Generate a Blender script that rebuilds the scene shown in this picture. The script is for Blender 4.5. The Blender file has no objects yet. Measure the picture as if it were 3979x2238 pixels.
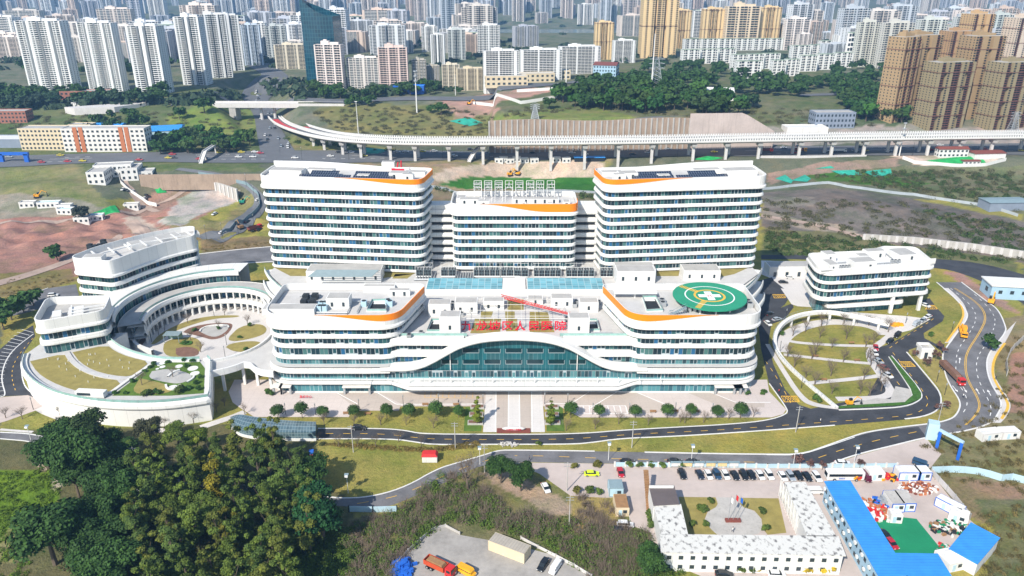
import bpy, bmesh, math, random
import numpy as np
from mathutils import Vector, Matrix, noise as mnoise
from mathutils.geometry import tessellate_polygon
random.seed(11); rng = np.random.default_rng(5)
R = math.radians
SC = bpy.context.scene
COL = SC.collection
F, CX, CY, H, PITCH = 2950.0, 1989.5, 1119.0, 140.0, R(22.6)
SP, CP = math.sin(PITCH), math.cos(PITCH)
cam = bpy.data.cameras.new("camera"); cam.sensor_width = 36; cam.lens = F/3979*36
cam.clip_start = 1; cam.clip_end = 30000
camo = bpy.data.objects.new("camera", cam); COL.objects.link(camo)
camo.location = (0, 0, H); camo.rotation_euler = (R(90)-PITCH, 0, 0)
SC.camera = camo
HAZE = 0.00018
SUN_AZ, SUN_EL = R(33), R(41)          # sun behind the camera, to its left
world = bpy.data.worlds.new("World"); SC.world = world; world.use_nodes = True
wn = world.node_tree
bg = wn.nodes["Background"]
sky = wn.nodes.new("ShaderNodeTexSky"); sky.sky_type = 'NISHITA'; sky.sun_disc = False
sky.sun_elevation = SUN_EL; sky.sun_rotation = R(180)+SUN_AZ; sky.air_density = 1.0; sky.dust_density = 0.6
wn.links.new(sky.outputs[0], bg.inputs[0]); bg.inputs[1].default_value = 0.11
sl = bpy.data.lights.new("sun", 'SUN'); sl.energy = 4.4; sl.angle = R(0.5); sl.color = (1.0, 0.935, 0.83)
so = bpy.data.objects.new("sun", sl); COL.objects.link(so)
sdir = Vector((-math.sin(SUN_AZ)*math.cos(SUN_EL), -math.cos(SUN_AZ)*math.cos(SUN_EL), math.sin(SUN_EL)))
so.rotation_euler = sdir.to_track_quat('Z', 'Y').to_euler(); so.location = sdir*400
vs = SC.view_settings; vs.view_transform = 'Standard'; vs.look = 'None'; vs.exposure = 0.68; vs.gamma = 1
SC.cycles.max_bounces = 6; SC.cycles.transparent_max_bounces = 8; SC.cycles.volume_bounces = 0
SC.cycles.caustics_reflective = False; SC.cycles.caustics_refractive = False
SC.cycles.sample_clamp_indirect = 6
def ss(a, b, x):
    t = np.clip((np.asarray(x, float)-a)/(b-a), 0, 1); return t*t*(3-2*t)
CUTS = []                               # (polyline (n,2), level, half width, slope)
def poly_dist(x, y, pl):
    d = np.full(np.shape(x), 1e9)
    for (x0, y0), (x1, y1) in zip(pl[:-1], pl[1:]):
        dx, dy = x1-x0, y1-y0
        t = np.clip(((x-x0)*dx+(y-y0)*dy)/(dx*dx+dy*dy+1e-9), 0, 1)
        d = np.minimum(d, np.hypot(x-x0-t*dx, y-y0-t*dy))
    return d
def T(x, y):
    x = np.asarray(x, float); y = np.asarray(y, float)
    k = ss(-60, 0, x); a = 500+28*k; b = 522+34*k; hb = 6*ss(385, 455, y)*ss(60, 110, x)*(1-.5*ss(300, 340, x))+9*ss(446, 496, y)*(1-ss(-80, -50, x))
    z = hb+(14-hb)*ss(a, b, y)+16*ss(590, 730, y)
    inx = ss(-20, -14, x)*(1-ss(186, 204, x))
    yw = y-.07*(x+17)
    z = np.where(yw > 565, np.maximum(z, 14+inx*24*ss(566.5, 570.5, yw)*(1-ss(760, 900, y))), z)
    z = z+10*np.exp(-((x-95)/70)**2-((y-660)/55)**2)
    z = z+(1.6*np.sin(x*.061+1.3*np.sin(y*.043))+1.1*np.sin(y*.087+x*.031))*ss(395, 470, y)*(1-ss(500, 520, y)*.9)*(1-ss(1300, 1600, y))
    z = z+(.9*np.sin(.33*x+2.2*np.sin(.13*y))+.7*np.sin(.41*y+1.7*np.sin(.11*x)))*ss(388, 400, y)*(1-ss(440, 452, y))*(1-ss(-150, -135, x))
    r = np.hypot((x+211)/52, (y-478)/30); z = z-9*(1-ss(.6, 1.0, r))
    for pl, lev, hw, sl_ in CUTS:
        d = poly_dist(x, y, pl)
        z = np.where(d < 140, np.minimum(z, lev+np.maximum(0, d-hw)*sl_), z)
    z = z-42*ss(1560, 1760, y)+30*ss(2300, 2700, y)
    z = z+(150+90*np.sin(x*.0011+.6)+60*np.sin(x*.0031+2))*ss(3300, 5600, y)
    return z
def ray(px, py):
    u, v = (px-CX)/F, (py-CY)/F
    return u, CP-v*SP, -(SP+v*CP)
_ts = np.geomspace(120, 12000, 1100)
def G(px, py):
    """world point where the line of sight through a photo pixel meets the ground"""
    dx, dy, dz = ray(px, py)
    h = H+_ts*dz-T(_ts*dx, _ts*dy)
    i = np.argmax(h < 0)
    if h[i] >= 0: i = len(_ts)-1
    t0, t1, a, b = _ts[i-1], _ts[i], h[i-1], h[i]
    t = t0+(t1-t0)*a/(a-b) if a > b else t1
    return Vector((t*dx, t*dy, H+t*dz))
def PZ(px, py, z=0.0):
    dx, dy, dz = ray(px, py); t = (z-H)/dz
    return Vector((t*dx, t*dy, z))
def PY(px, py, Y):
    dx, dy, dz = ray(px, py); t = Y/dy
    return Vector((t*dx, Y, H+t*dz))
def zY(py, Y): return PY(CX, py, Y).z
QS = 3979/2576
def Q(x, y): return (x*QS, y*QS)
def Z(x0, y0, *pts): return [(x0+a/2.576, y0+b/2.576) for a, b in pts]
def to_px(x, y, z):
    zc = y*CP-(z-H)*SP; yc = -(z-H)*CP-y*SP
    return CX+F*x/zc, CY+F*yc/zc
CUTS.append((np.array([[*PZ(*Q(1150, 385), 14)[:2]], [*PZ(*Q(705, 385), 14)[:2]], [*PZ(*Q(665, 330), 14)[:2]], [*PZ(*Q(640, 285), 16)[:2]], [*PZ(*Q(650, 225), 22)[:2]]]), 14.0, 17.0, .75))
def new_mat(name):
    m = bpy.data.materials.new(name); m.use_nodes = True
    nt = m.node_tree; b = nt.nodes["Principled BSDF"]
    return m, nt, b
def N(nt, t, ins=None, **at):
    n = nt.nodes.new(t)
    for k, v in at.items(): setattr(n, k, v)
    for k, v in (ins or {}).items():
        s = n.inputs[k]
        if isinstance(v, bpy.types.NodeSocket): nt.links.new(v, s)
        elif isinstance(v, bpy.types.Node): nt.links.new(v.outputs[0], s)
        else: s.default_value = v
    return n
def MA(nt, op, a, b=0.0, c=None):
    ins = {0: a, 1: b}
    if c is not None: ins[2] = c
    return N(nt, "ShaderNodeMath", ins, operation=op).outputs[0]
def MIX(nt, f, a, b, bt='MIX'):
    n = nt.nodes.new("ShaderNodeMix"); n.data_type = 'RGBA'; n.blend_type = bt
    for k, v in ((0, f), (6, a), (7, b)):
        if isinstance(v, bpy.types.NodeSocket): nt.links.new(v, n.inputs[k])
        else: n.inputs[k].default_value = v if k == 0 else (*v[:3], 1)
    return n.outputs[2]
def RAMP(nt, f, stops, interp='LINEAR'):
    n = nt.nodes.new("ShaderNodeValToRGB"); n.color_ramp.interpolation = interp
    e = n.color_ramp.elements
    while len(e) < len(stops): e.new(0.5)
    for el, (p, c) in zip(e, stops):
        el.position = p; el.color = (*c[:3], 1) if not isinstance(c, (int, float)) else (c, c, c, 1)
    nt.links.new(f, n.inputs[0]); return n.outputs[0]
def COORD(nt, kind='Object'): return N(nt, "ShaderNodeTexCoord").outputs[kind]
def NOISE(nt, vec, scale, detail=3, rough=.55):
    return N(nt, "ShaderNodeTexNoise", {'Vector': vec, 'Scale': scale, 'Detail': detail, 'Roughness': rough}).outputs[0]
def plain(name, col, rough=.7, var=.12, scale=.6, metal=0.0, spec=.3, world_space=True, stain=0.0):
    """a painted or mineral surface: base colour with soft blotches and fine grain"""
    m, nt, b = new_mat(name)
    pos = N(nt, "ShaderNodeNewGeometry").outputs['Position'] if world_space else COORD(nt)
    n1 = NOISE(nt, pos, scale); n2 = NOISE(nt, pos, scale*9, 2)
    f = MA(nt, 'ADD', MA(nt, 'MULTIPLY', n1, .7), MA(nt, 'MULTIPLY', n2, .3))
    c = RAMP(nt, f, [(.3, [v*(1-var) for v in col]), (.7, [min(1, v*(1+var)) for v in col])])
    if stain:
        sp = N(nt, "ShaderNodeMapping", {'Vector': pos, 'Scale': (.9, .9, .06)}).outputs[0]
        s = NOISE(nt, sp, 1.0, 4, .7)
        c = MIX(nt, RAMP(nt, s, [(.52, 0), (.72, stain)]), c, [v*.45 for v in col])
    nt.links.new(c, b.inputs['Base Color'])
    b.inputs['Roughness'].default_value = rough; b.inputs['Metallic'].default_value = metal
    b.inputs['Specular IOR Level'].default_value = spec
    return m
class MB:
    def __init__(s): s.v = []; s.f = []; s.mi = []; s.uv = []; s.m = 0; s.has_uv = False
    def face(s, idx, uv=None):
        s.f.append(idx); s.mi.append(s.m); s.uv.append(uv)
        if uv: s.has_uv = True
    def poly(s, pts, uv=None):
        o = len(s.v); s.v.extend([tuple(p) for p in pts]); s.face(list(range(o, o+len(pts))), uv)
    def box(s, c, d, rz=0.0, taper=1.0, top=True):
        x, y, z = d[0]/2, d[1]/2, d[2]/2; ca, sa = math.cos(rz), math.sin(rz); o = len(s.v)
        for k, t in ((-1, 1), (1, taper)):
            for a, b in ((-x*t, -y*t), (x*t, -y*t), (x*t, y*t), (-x*t, y*t)):
                s.v.append((c[0]+a*ca-b*sa, c[1]+a*sa+b*ca, c[2]+k*z))
        for q in ((0, 3, 2, 1), (4, 5, 6, 7), (0, 1, 5, 4), (1, 2, 6, 5), (2, 3, 7, 6), (3, 0, 4, 7)):
            s.face([o+i for i in q])
    def prism(s, poly, z0, z1, cap=True, bottom=False):
        n = len(poly); o = len(s.v)
        if sum(poly[i][0]*poly[(i+1) % n][1]-poly[(i+1) % n][0]*poly[i][1] for i in range(n)) < 0: poly = poly[::-1]
        u = 0
        for i in range(n):
            a, b = poly[i], poly[(i+1) % n]; L = math.hypot(b[0]-a[0], b[1]-a[1])
            s.poly([(a[0], a[1], z0), (b[0], b[1], z0), (b[0], b[1], z1), (a[0], a[1], z1)], [(u, z0), (u+L, z0), (u+L, z1), (u, z1)])
            u += L
        if cap: s.cap(poly, z1)
        if bottom: s.cap(poly, z0, True)
    def cap(s, poly, z, flip=False):
        o = len(s.v); s.v.extend([(p[0], p[1], z if len(p) < 3 or z is not None else p[2]) for p in poly])
        for t in tessellate_polygon([[Vector((p[0], p[1], 0)) for p in poly]]):
            a, b, c = [poly[i] for i in t]
            cr = (b[0]-a[0])*(c[1]-a[1])-(b[1]-a[1])*(c[0]-a[0])
            t = list(t) if cr > 0 else list(t)[::-1]
            if flip: t = t[::-1]
            s.face([o+i for i in t], [(poly[i][0], poly[i][1]) for i in t])
    def tube(s, p0, p1, r0, r1=None, n=6, caps=True):
        r1 = r0 if r1 is None else r1; p0, p1 = Vector(p0), Vector(p1); d = p1-p0
        if d.length < 1e-6: return
        d.normalize(); a = d.orthogonal().normalized(); b = d.cross(a); o = len(s.v)
        for p, r in ((p0, r0), (p1, r1)):
            for i in range(n):
                t = 2*math.pi*i/n; s.v.append(tuple(p+a*(r*math.cos(t))+b*(r*math.sin(t))))
        for i in range(n): s.face([o+i, o+(i+1) % n, o+n+(i+1) % n, o+n+i])
        if caps: s.face([o+n+i for i in range(n)]); s.face([o+i for i in range(n)][::-1])
    def ball(s, c, r, nu=12, nv=8, jit=0.0):
        rx, ry, rz = (r, r, r) if isinstance(r, (int, float)) else r; o = len(s.v)
        for j in range(nv+1):
            ph = math.pi*j/nv
            for i in range(nu):
                th = 2*math.pi*i/nu; k = 1+(random.uniform(-jit, jit) if jit else 0)
                s.v.append((c[0]+rx*k*math.sin(ph)*math.cos(th), c[1]+ry*k*math.sin(ph)*math.sin(th), c[2]+rz*k*math.cos(ph)))
        for j in range(nv):
            for i in range(nu):
                a, b = o+j*nu+i, o+j*nu+(i+1) % nu
                s.face([a, a+nu, b+nu, b])
    def sweep(s, pts, nrm, prof, closed=True, uscale=1.0):
        """carry a profile of (outward offset, z) along an outline"""
        n = len(pts); m = len(prof); o = len(s.v); us = [0.0]
        for i in range(n):
            a, b = pts[i], pts[(i+1) % n]; us.append(us[-1]+math.hypot(b[0]-a[0], b[1]-a[1]))
        for p, q in zip(pts, nrm):
            zz = p[2] if len(p) > 2 else 0
            for off, z in prof: s.v.append((p[0]+q[0]*off, p[1]+q[1]*off, z+zz))
        vl = [0.0]
        for (a, b), (c, d) in zip(prof[:-1], prof[1:]): vl.append(vl[-1]+math.hypot(c-a, d-b))
        tot = vl[-1] or 1
        for i in range(n if closed else n-1):
            j = (i+1) % n
            for k in range(m-1):
                s.face([o+i*m+k, o+j*m+k, o+j*m+k+1, o+i*m+k+1],
                       [(us[i], vl[k]/tot), (us[i+1], vl[k]/tot), (us[i+1], vl[k+1]/tot), (us[i], vl[k+1]/tot)])
    def build(s, name, mats, parent=None, smooth=False):
        me = bpy.data.meshes.new(name); me.from_pydata(s.v, [], s.f)
        for m in (mats if isinstance(mats, (list, tuple)) else [mats]): me.materials.append(m)
        if any(s.mi): me.polygons.foreach_set("material_index", s.mi)
        if s.has_uv:
            l = me.uv_layers.new(name="UVMap"); d = []
            for f, uv in zip(s.f, s.uv):
                for k in range(len(f)): d.extend(uv[k] if uv else (0, 0))
            l.data.foreach_set("uv", d)
        if smooth: me.polygons.foreach_set("use_smooth", [True]*len(me.polygons))
        me.update()
        o = bpy.data.objects.new(name, me); COL.objects.link(o)
        if parent: o.parent = parent
        return o
def np_obj(name, v, f, mat, parent=None, smooth=False):
    """v (n,3), f (m,k) arrays"""
    me = bpy.data.meshes.new(name); k = f.shape[1]
    me.vertices.add(len(v)); me.vertices.foreach_set("co", np.asarray(v, np.float32).ravel())
    me.loops.add(f.size); me.loops.foreach_set("vertex_index", f.ravel().astype(np.int32))
    me.polygons.add(len(f)); me.polygons.foreach_set("loop_start", np.arange(0, f.size, k, dtype=np.int32))
    me.polygons.foreach_set("loop_total", np.full(len(f), k, np.int32))
    if smooth: me.polygons.foreach_set("use_smooth", np.ones(len(f), bool))
    me.materials.append(mat); me.update(calc_edges=True)
    o = bpy.data.objects.new(name, me); COL.objects.link(o)
    if parent: o.parent = parent
    return o
def tag(o, label, cat, group=None, kind=None):
    if label: o['label'] = label
    if cat: o['category'] = cat
    if group: o['group'] = group
    if kind: o['kind'] = kind
    return o
def struct(o): o['kind'] = 'structure'; return o
def thing(name, label, cat, loc=(0, 0, 0), rz=0.0, group=None):
    o = bpy.data.objects.new(name, None); COL.objects.link(o); o.empty_display_size = .5
    o.location = loc; o.rotation_euler = (0, 0, rz)
    return tag(o, label, cat, group)
KIDS = {}
def kids(o):
    return list(o.children)
def dup(root, loc, rz=0.0, label=None, group=None, scale=None, color=None, kd=None):
    r = root.copy(); COL.objects.link(r); r.location = loc; r.rotation_euler = (0, 0, rz)
    if scale is not None: r.scale = scale if isinstance(scale, (tuple, list)) else (scale,)*3
    if label: r['label'] = label
    if group: r['group'] = group
    if color: r.color = color
    for ch in (kd if kd is not None else list(root.children)):
        c = ch.copy(); COL.objects.link(c); c.parent = r
        if color: c.color = color
        for g in list(ch.children):
            d = g.copy(); COL.objects.link(d); d.parent = c
            if color: d.color = color
    return r
ORD = ["first", "second", "third", "fourth", "fifth", "sixth", "seventh", "eighth", "ninth", "tenth", "eleventh", "twelfth",
       "thirteenth", "fourteenth", "fifteenth", "sixteenth", "seventeenth", "eighteenth", "nineteenth", "twentieth"]
_tens = ["", "", "twenty", "thirty", "forty", "fifty", "sixty", "seventy", "eighty", "ninety"]
def ordw(i):
    i += 1
    if i <= 20: return ORD[i-1]
    t, u = divmod(i, 10)
    if t >= 10: return "hundred and "+ordw(i-101) if i > 100 else "hundredth"
    if u == 0: return _tens[t][:-1]+"ieth"
    return _tens[t]+"-"+ORD[u-1]
def fillet(poly, rad, seg=8):
    """polygon (ccw) with rounded corners -> points and outward normals; rad scalar or per-corner list"""
    n = len(poly); out = []
    if sum(poly[i][0]*poly[(i+1) % n][1]-poly[(i+1) % n][0]*poly[i][1] for i in range(n)) < 0:
        poly = poly[::-1]; rad = rad[::-1] if isinstance(rad, (list, tuple)) else rad
    for i in range(n):
        p0, p, p1 = Vector(poly[i-1]), Vector(poly[i]), Vector(poly[(i+1) % n])
        r = rad[i] if isinstance(rad, (list, tuple)) else rad
        a, b = (p0-p), (p1-p); la, lb = a.length, b.length; a.normalize(); b.normalize()
        ang = a.angle(b)
        if r <= 0 or ang > 3.1: out.append(p); continue
        d = min(r/math.tan(ang/2), la*.48, lb*.48)
        s0, s1 = p+a*d, p+b*d
        for k in range(seg+1):
            t = k/seg; out.append(s0*(1-t)**2+p*(2*t*(1-t))+s1*t**2)
    pts = []
    m = len(out)
    for i in range(m):                       # long runs get intermediate points
        a, b = out[i], out[(i+1) % m]; L = (b-a).length; k = max(1, int(L/6))
        for j in range(k): pts.append(a+(b-a)*(j/k))
    return pts, normals(pts)
def normals(pts, closed=True):
    n = len(pts); nr = []
    for i in range(n):
        a = pts[i-1] if (closed or i > 0) else pts[i]; b = pts[(i+1) % n] if (closed or i < n-1) else pts[i]
        d = Vector((b[0]-a[0], b[1]-a[1]))
        if d.length < 1e-9: d = Vector((1, 0))
        d.normalize(); nr.append((d.y, -d.x))
    return nr
def off(pts, nr, d): return [(p[0]+q[0]*d, p[1]+q[1]*d) for p, q in zip(pts, nr)]
def resample(pts, n):
    p = np.array([tuple(q)[:3] for q in pts], float); d = np.r_[0, np.cumsum(np.linalg.norm(np.diff(p, axis=0), axis=1))]
    t = np.linspace(0, d[-1], n)
    return np.stack([np.interp(t, d, p[:, k]) for k in range(p.shape[1])], 1)
def smooth_line(pts, it=2):
    p = [np.array(tuple(q), float) for q in pts]
    for _ in range(it):
        q = [p[0]]
        for a, b in zip(p[:-1], p[1:]): q += [a*.75+b*.25, a*.25+b*.75]
        q.append(p[-1]); p = q
    return p
M = {}
M['white'] = plain("white_panel", (.70, .695, .67), .5, .05, .15, spec=.4, stain=.10)
_nt = M['white'].node_tree; _b = _nt.nodes['Principled BSDF']; _f = MA(_nt, 'GREATER_THAN', MA(_nt, 'FRACT', MA(_nt, 'DIVIDE', N(_nt, 'ShaderNodeSeparateXYZ', {0: N(_nt, 'ShaderNodeUVMap').outputs[0]}).outputs[0], 4.5)), .955)
_nt.links.new(MIX(_nt, MA(_nt, 'MULTIPLY', _f, .3), _b.inputs['Base Color'].links[0].from_socket, (.3, .3, .29)), _b.inputs['Base Color'])
M['white_old'] = plain("weathered_white", (.70, .69, .66), .7, .10, .3, stain=.5)
M['offwhite'] = plain("off_white_wall", (.66, .64, .60), .7, .06, .2)
M['roof'] = plain("roof_screed", (.40, .39, .37), .85, .14, .25)
M['roof_light'] = plain("roof_paving", (.50, .49, .475), .8, .10, .3)
M['orange'] = plain("orange_panel", (.90, .235, .006), .45, .03, .2)
M['metal'] = plain("galvanised_metal", (.45, .47, .48), .45, .1, 1.0, metal=.5)
M['dark'] = plain("dark_metal", (.025, .03, .035), .5, .2, 1.0)
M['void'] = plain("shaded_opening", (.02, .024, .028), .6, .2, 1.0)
M['greyblue'] = plain("grey_blue_steel", (.22, .30, .33), .55, .12, .5)
M['concrete'] = plain("concrete", (.44, .42, .39), .85, .14, .25, stain=.45)
M['concrete_light'] = plain("pale_concrete", (.58, .56, .54), .8, .10, .2, stain=.25)
M['kerb'] = plain("kerb_stone", (.66, .65, .63), .8, .1, .8)
M['asphalt'] = plain("new_asphalt", (.048, .050, .057), .85, .42, .16)
M['asphalt_old'] = plain("worn_asphalt", (.15, .148, .155), .9, .34, .14)
M['asphalt_far'] = plain("distant_asphalt", (.13, .135, .145), .9, .18, .05)
M['pink_ground'] = plain("dusty_concrete_ground", (.47, .40, .365), .9, .14, .06)
M['dirt'] = plain("pale_dirt_track", (.36, .27, .22), .95, .25, .1)
M['hoard'] = plain('grey_hoarding', (.36, .40, .43), .8, .15, .2)
M['city_glass'] = plain('city_window', (.010, .016, .022), .3, .3, .3)
M['truckred'] = plain('orange_red_paint', (.48, .07, .025), .5, .15, .8)
M['yard'] = plain("worn_concrete_yard", (.33, .31, .285), .9, .28, .09)
M['yellow_paint'] = plain("yellow_road_paint", (.70, .42, .06), .8, .2, 1.5)
M['white_paint'] = plain("white_road_paint", (.78, .78, .76), .8, .12, 1.5)
M['red'] = plain("red_paint", (.55, .03, .03), .45, .1, .5)
M['signred'] = plain("sign_red", (.60, .008, .035), .45, .04, .5)
M['redbrown'] = plain("red_brown_stone", (.20, .06, .045), .7, .15, .8)
M['blue_roof'] = plain("blue_sheet_roof", (.04, .27, .70), .5, .06, .2)
M['blue'] = plain("blue_paint", (.02, .12, .50), .5, .1, .5)
M['bluewhite'] = plain("pale_blue_panel", (.42, .58, .66), .5, .08, .3)
M['lblue'] = plain("light_blue_wall", (.34, .50, .62), .6, .08, .2)
M['green_mat'] = plain("green_ground_sheet", (.012, .22, .10), .8, .14, .15)
M['teal_net'] = plain("teal_debris_net", (.03, .33, .24), .8, .3, .25)
M['green_net'] = plain("bright_green_net", (.02, .30, .08), .85, .3, .25)
M['helipad'] = plain("helipad_green", (.025, .27, .155), .7, .08, .2)
M['yellow'] = plain("machine_yellow", (.80, .36, .02), .5, .12, .6)
M['wood'] = plain("weathered_timber", (.30, .17, .08), .8, .2, 1.0)
M['lamp'] = plain("lamp_white", (.8, .8, .8), .3, .02, 1.0)
M['hedge'] = plain("clipped_hedge", (.045, .12, .018), .95, .5, 1.2)
M['hedge_dry'] = plain("dry_hedge", (.17, .13, .035), .95, .5, 1.0)
M['turf'] = plain("roof_turf", (.27, .225, .07), .95, .22, .35)
M['turf_green'] = plain("green_turf", (.085, .15, .022), .95, .35, .4)
M['mulch'] = plain("bare_soil_bed", (.19, .105, .075), .95, .25, .6)
M['water'] = plain("river_water", (.14, .17, .13), .25, .12, .01, spec=.5)
M['skin'] = plain("skin", (.5, .3, .2), .6, .05, 1)
M['cloth'] = plain("dark_clothing", (.03, .035, .06), .9, .2, 1)
M['hair'] = plain("black_hair", (.01, .01, .012), .6, .1, 1)
def m_objcol(name, rough=.35, coat=0.0, leaf=False, spec=.5):
    m, nt, b = new_mat(name); oi = N(nt, "ShaderNodeObjectInfo")
    pos = N(nt, "ShaderNodeNewGeometry").outputs['Position']
    if leaf:
        n = NOISE(nt, pos, .55, 2); w = N(nt, "ShaderNodeTexWhiteNoise", {'Vector': N(nt, "ShaderNodeVectorMath", {0: pos, 1: (.7, .7, .7)}, operation='SNAP').outputs[0]}, noise_dimensions='3D').outputs[0]
        f = MA(nt, 'ADD', MA(nt, 'MULTIPLY', n, .65), MA(nt, 'MULTIPLY', w, .35))
        k = RAMP(nt, f, [(.2, (.45, .50, .42)), (.5, (.95, .95, .9)), (.8, (1.65, 1.5, 1.1))])
        c = MIX(nt, 1.0, oi.outputs['Color'], k, 'MULTIPLY')
        b.inputs['Subsurface Weight'].default_value = 0
    else:
        k = RAMP(nt, NOISE(nt, pos, 1.3, 3), [(.3, .9), (.7, 1.06)])
        c = MIX(nt, 1.0, oi.outputs['Color'], k, 'MULTIPLY')
    nt.links.new(c, b.inputs['Base Color']); b.inputs['Roughness'].default_value = rough
    b.inputs['Coat Weight'].default_value = coat; b.inputs['Specular IOR Level'].default_value = spec
    return m
M['paint'] = m_objcol("car_paint", .35, .6)
M['leaf'] = m_objcol("foliage", .75, 0, True, .25)
M['wall'] = m_objcol("rendered_wall", .7, spec=.25)
M['bark'] = plain("bark", (.13, .10, .075), .95, .25, 1.5)
M['twig'] = plain("bare_twigs", (.16, .125, .095), .95, .25, .5)
M['tyre'] = plain("tyre_rubber", (.015, .015, .016), .8, .1, 3)
def glassy(name, col, rough=.12, spec=.6, var=.2):
    m = plain(name, col, rough, var, .5, spec=spec); return m
M['car_glass'] = glassy("car_glass", (.012, .018, .022), .08)
M['dark_glass'] = glassy("dark_window_glass", (.035, .05, .06), .2)
M['light_glass'] = glassy("pale_lamp_glass", (.7, .7, .68), .15)
M['rail_glass'] = glassy("green_rail_glass", (.25, .42, .38), .15)
def ribbon(name, pane, stops, frame=(.45, .50, .52), op=.30, low=0.0):
    """strip glazing: UV u in metres along the facade, v 0..1 over the strip height"""
    m, nt, b = new_mat(name)
    uv = N(nt, "ShaderNodeUVMap").outputs[0]; sp = N(nt, "ShaderNodeSeparateXYZ", {0: uv}); u, v = sp.outputs[0], sp.outputs[1]
    rnd = N(nt, "ShaderNodeObjectInfo").outputs['Random']
    k = MA(nt, 'DIVIDE', u, pane); cell = MA(nt, 'FLOOR', k); fr = MA(nt, 'FRACT', k)
    cv = N(nt, "ShaderNodeCombineXYZ", {0: cell, 1: MA(nt, 'MULTIPLY', rnd, 517.0), 2: 0.0})
    w = N(nt, "ShaderNodeTexWhiteNoise", {'Vector': cv.outputs[0]}, noise_dimensions='3D').outputs[0]
    big = NOISE(nt, N(nt, "ShaderNodeCombineXYZ", {0: MA(nt, 'MULTIPLY', cell, .09), 1: MA(nt, 'MULTIPLY', rnd, 91.0), 2: 0.0}).outputs[0], 1.0, 2)
    f = MA(nt, 'ADD', MA(nt, 'MULTIPLY', w, .75), MA(nt, 'MULTIPLY', big, .25))
    c = RAMP(nt, f, stops, 'CONSTANT')
    grime = NOISE(nt, uv, 2.3, 3)
    c = MIX(nt, MA(nt, 'MULTIPLY', grime, .16), c, (.14, .24, .26))
    edge = MA(nt, 'MINIMUM', fr, MA(nt, 'SUBTRACT', 1.0, fr))
    mull = MA(nt, 'LESS_THAN', edge, .045)
    hm = MA(nt, 'ADD', MA(nt, 'LESS_THAN', v, .07), MA(nt, 'GREATER_THAN', v, .93))
    c = MIX(nt, MA(nt, 'MINIMUM', MA(nt, 'ADD', mull, hm), 1.0), c, [x*.55 for x in frame])
    w2 = N(nt, "ShaderNodeTexWhiteNoise", {'Vector': N(nt, "ShaderNodeVectorMath", {0: cv.outputs[0], 1: (3.7, 9.1, 1.3)}, operation='ADD').outputs[0]}, noise_dimensions='3D').outputs[0]
    isop = MA(nt, 'LESS_THAN', w2, op)
    ve = MA(nt, 'MINIMUM', MA(nt, 'SUBTRACT', v, .12), MA(nt, 'SUBTRACT', .9, v))
    ring = MA(nt, 'LESS_THAN', MA(nt, 'MINIMUM', edge, ve), .12)
    c = MIX(nt, MA(nt, 'MULTIPLY', MA(nt, 'MULTIPLY', isop, ring), .75), c, frame)
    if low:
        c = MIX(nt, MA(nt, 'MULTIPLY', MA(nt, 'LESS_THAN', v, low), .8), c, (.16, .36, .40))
    nt.links.new(c, b.inputs['Base Color']); b.inputs['Roughness'].default_value = .16; b.inputs['Specular IOR Level'].default_value = .3
    return m
TEAL = [(0, (.003, .010, .018)), (.26, (.005, .026, .038)), (.4, (.010, .055, .068)), (.53, (.026, .095, .095)), (.63, (.004, .016, .026)), (.72, (.06, .15, .14)), (.80, (.015, .10, .22))]
M['ribbon'] = ribbon("strip_window_glass", 1.5, TEAL)
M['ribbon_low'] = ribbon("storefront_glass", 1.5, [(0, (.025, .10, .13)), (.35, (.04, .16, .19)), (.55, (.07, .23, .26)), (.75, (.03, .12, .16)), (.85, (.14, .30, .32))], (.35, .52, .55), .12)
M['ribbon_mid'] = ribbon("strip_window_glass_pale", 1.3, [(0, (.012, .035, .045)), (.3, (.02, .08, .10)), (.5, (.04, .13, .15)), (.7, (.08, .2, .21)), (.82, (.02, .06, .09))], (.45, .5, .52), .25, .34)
def gridglass(name, base, line, gx, gy, lw=.06, rough=.12, var=.3):
    m, nt, b = new_mat(name); uv = N(nt, "ShaderNodeUVMap").outputs[0]; sp = N(nt, "ShaderNodeSeparateXYZ", {0: uv})
    cs, ls = [], []
    for i, g in ((0, gx), (1, gy)):
        k = MA(nt, 'DIVIDE', sp.outputs[i], g); cs.append(MA(nt, 'FLOOR', k)); fr = MA(nt, 'FRACT', k)
        ls.append(MA(nt, 'LESS_THAN', MA(nt, 'MINIMUM', fr, MA(nt, 'SUBTRACT', 1.0, fr)), lw/g))
    w = N(nt, "ShaderNodeTexWhiteNoise", {'Vector': N(nt, "ShaderNodeCombineXYZ", {0: cs[0], 1: cs[1], 2: 0.0}).outputs[0]}, noise_dimensions='3D').outputs[0]
    n = NOISE(nt, uv, .08, 3)
    c = RAMP(nt, MA(nt, 'ADD', MA(nt, 'MULTIPLY', w, .5), MA(nt, 'MULTIPLY', n, .5)), [(.2, [x*(1-var) for x in base]), (.8, [x*(1+var) for x in base])])
    c = MIX(nt, MA(nt, 'MAXIMUM', ls[0], ls[1]), c, line)
    nt.links.new(c, b.inputs['Base Color']); b.inputs['Roughness'].default_value = rough; b.inputs['Specular IOR Level'].default_value = .6
    return m
M['hall_glass'] = gridglass("hall_curtain_glass", (.018, .105, .125), (.10, .22, .24), 1.5, 40, .06, .1)
M['skylight'] = gridglass("skylight_glass", (.13, .36, .44), (.32, .50, .55), 2.6, 2.2, .12, .2, .35)
M['tower_glass'] = gridglass("dark_tower_glass", (.006, .045, .075), (.03, .10, .13), 3.0, 4.0, .25, .1)
M['ramp_glass'] = gridglass("ramp_canopy_glass", (.085, .14, .165), (.22, .29, .31), 1.6, 1.6, .10, .2)
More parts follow.
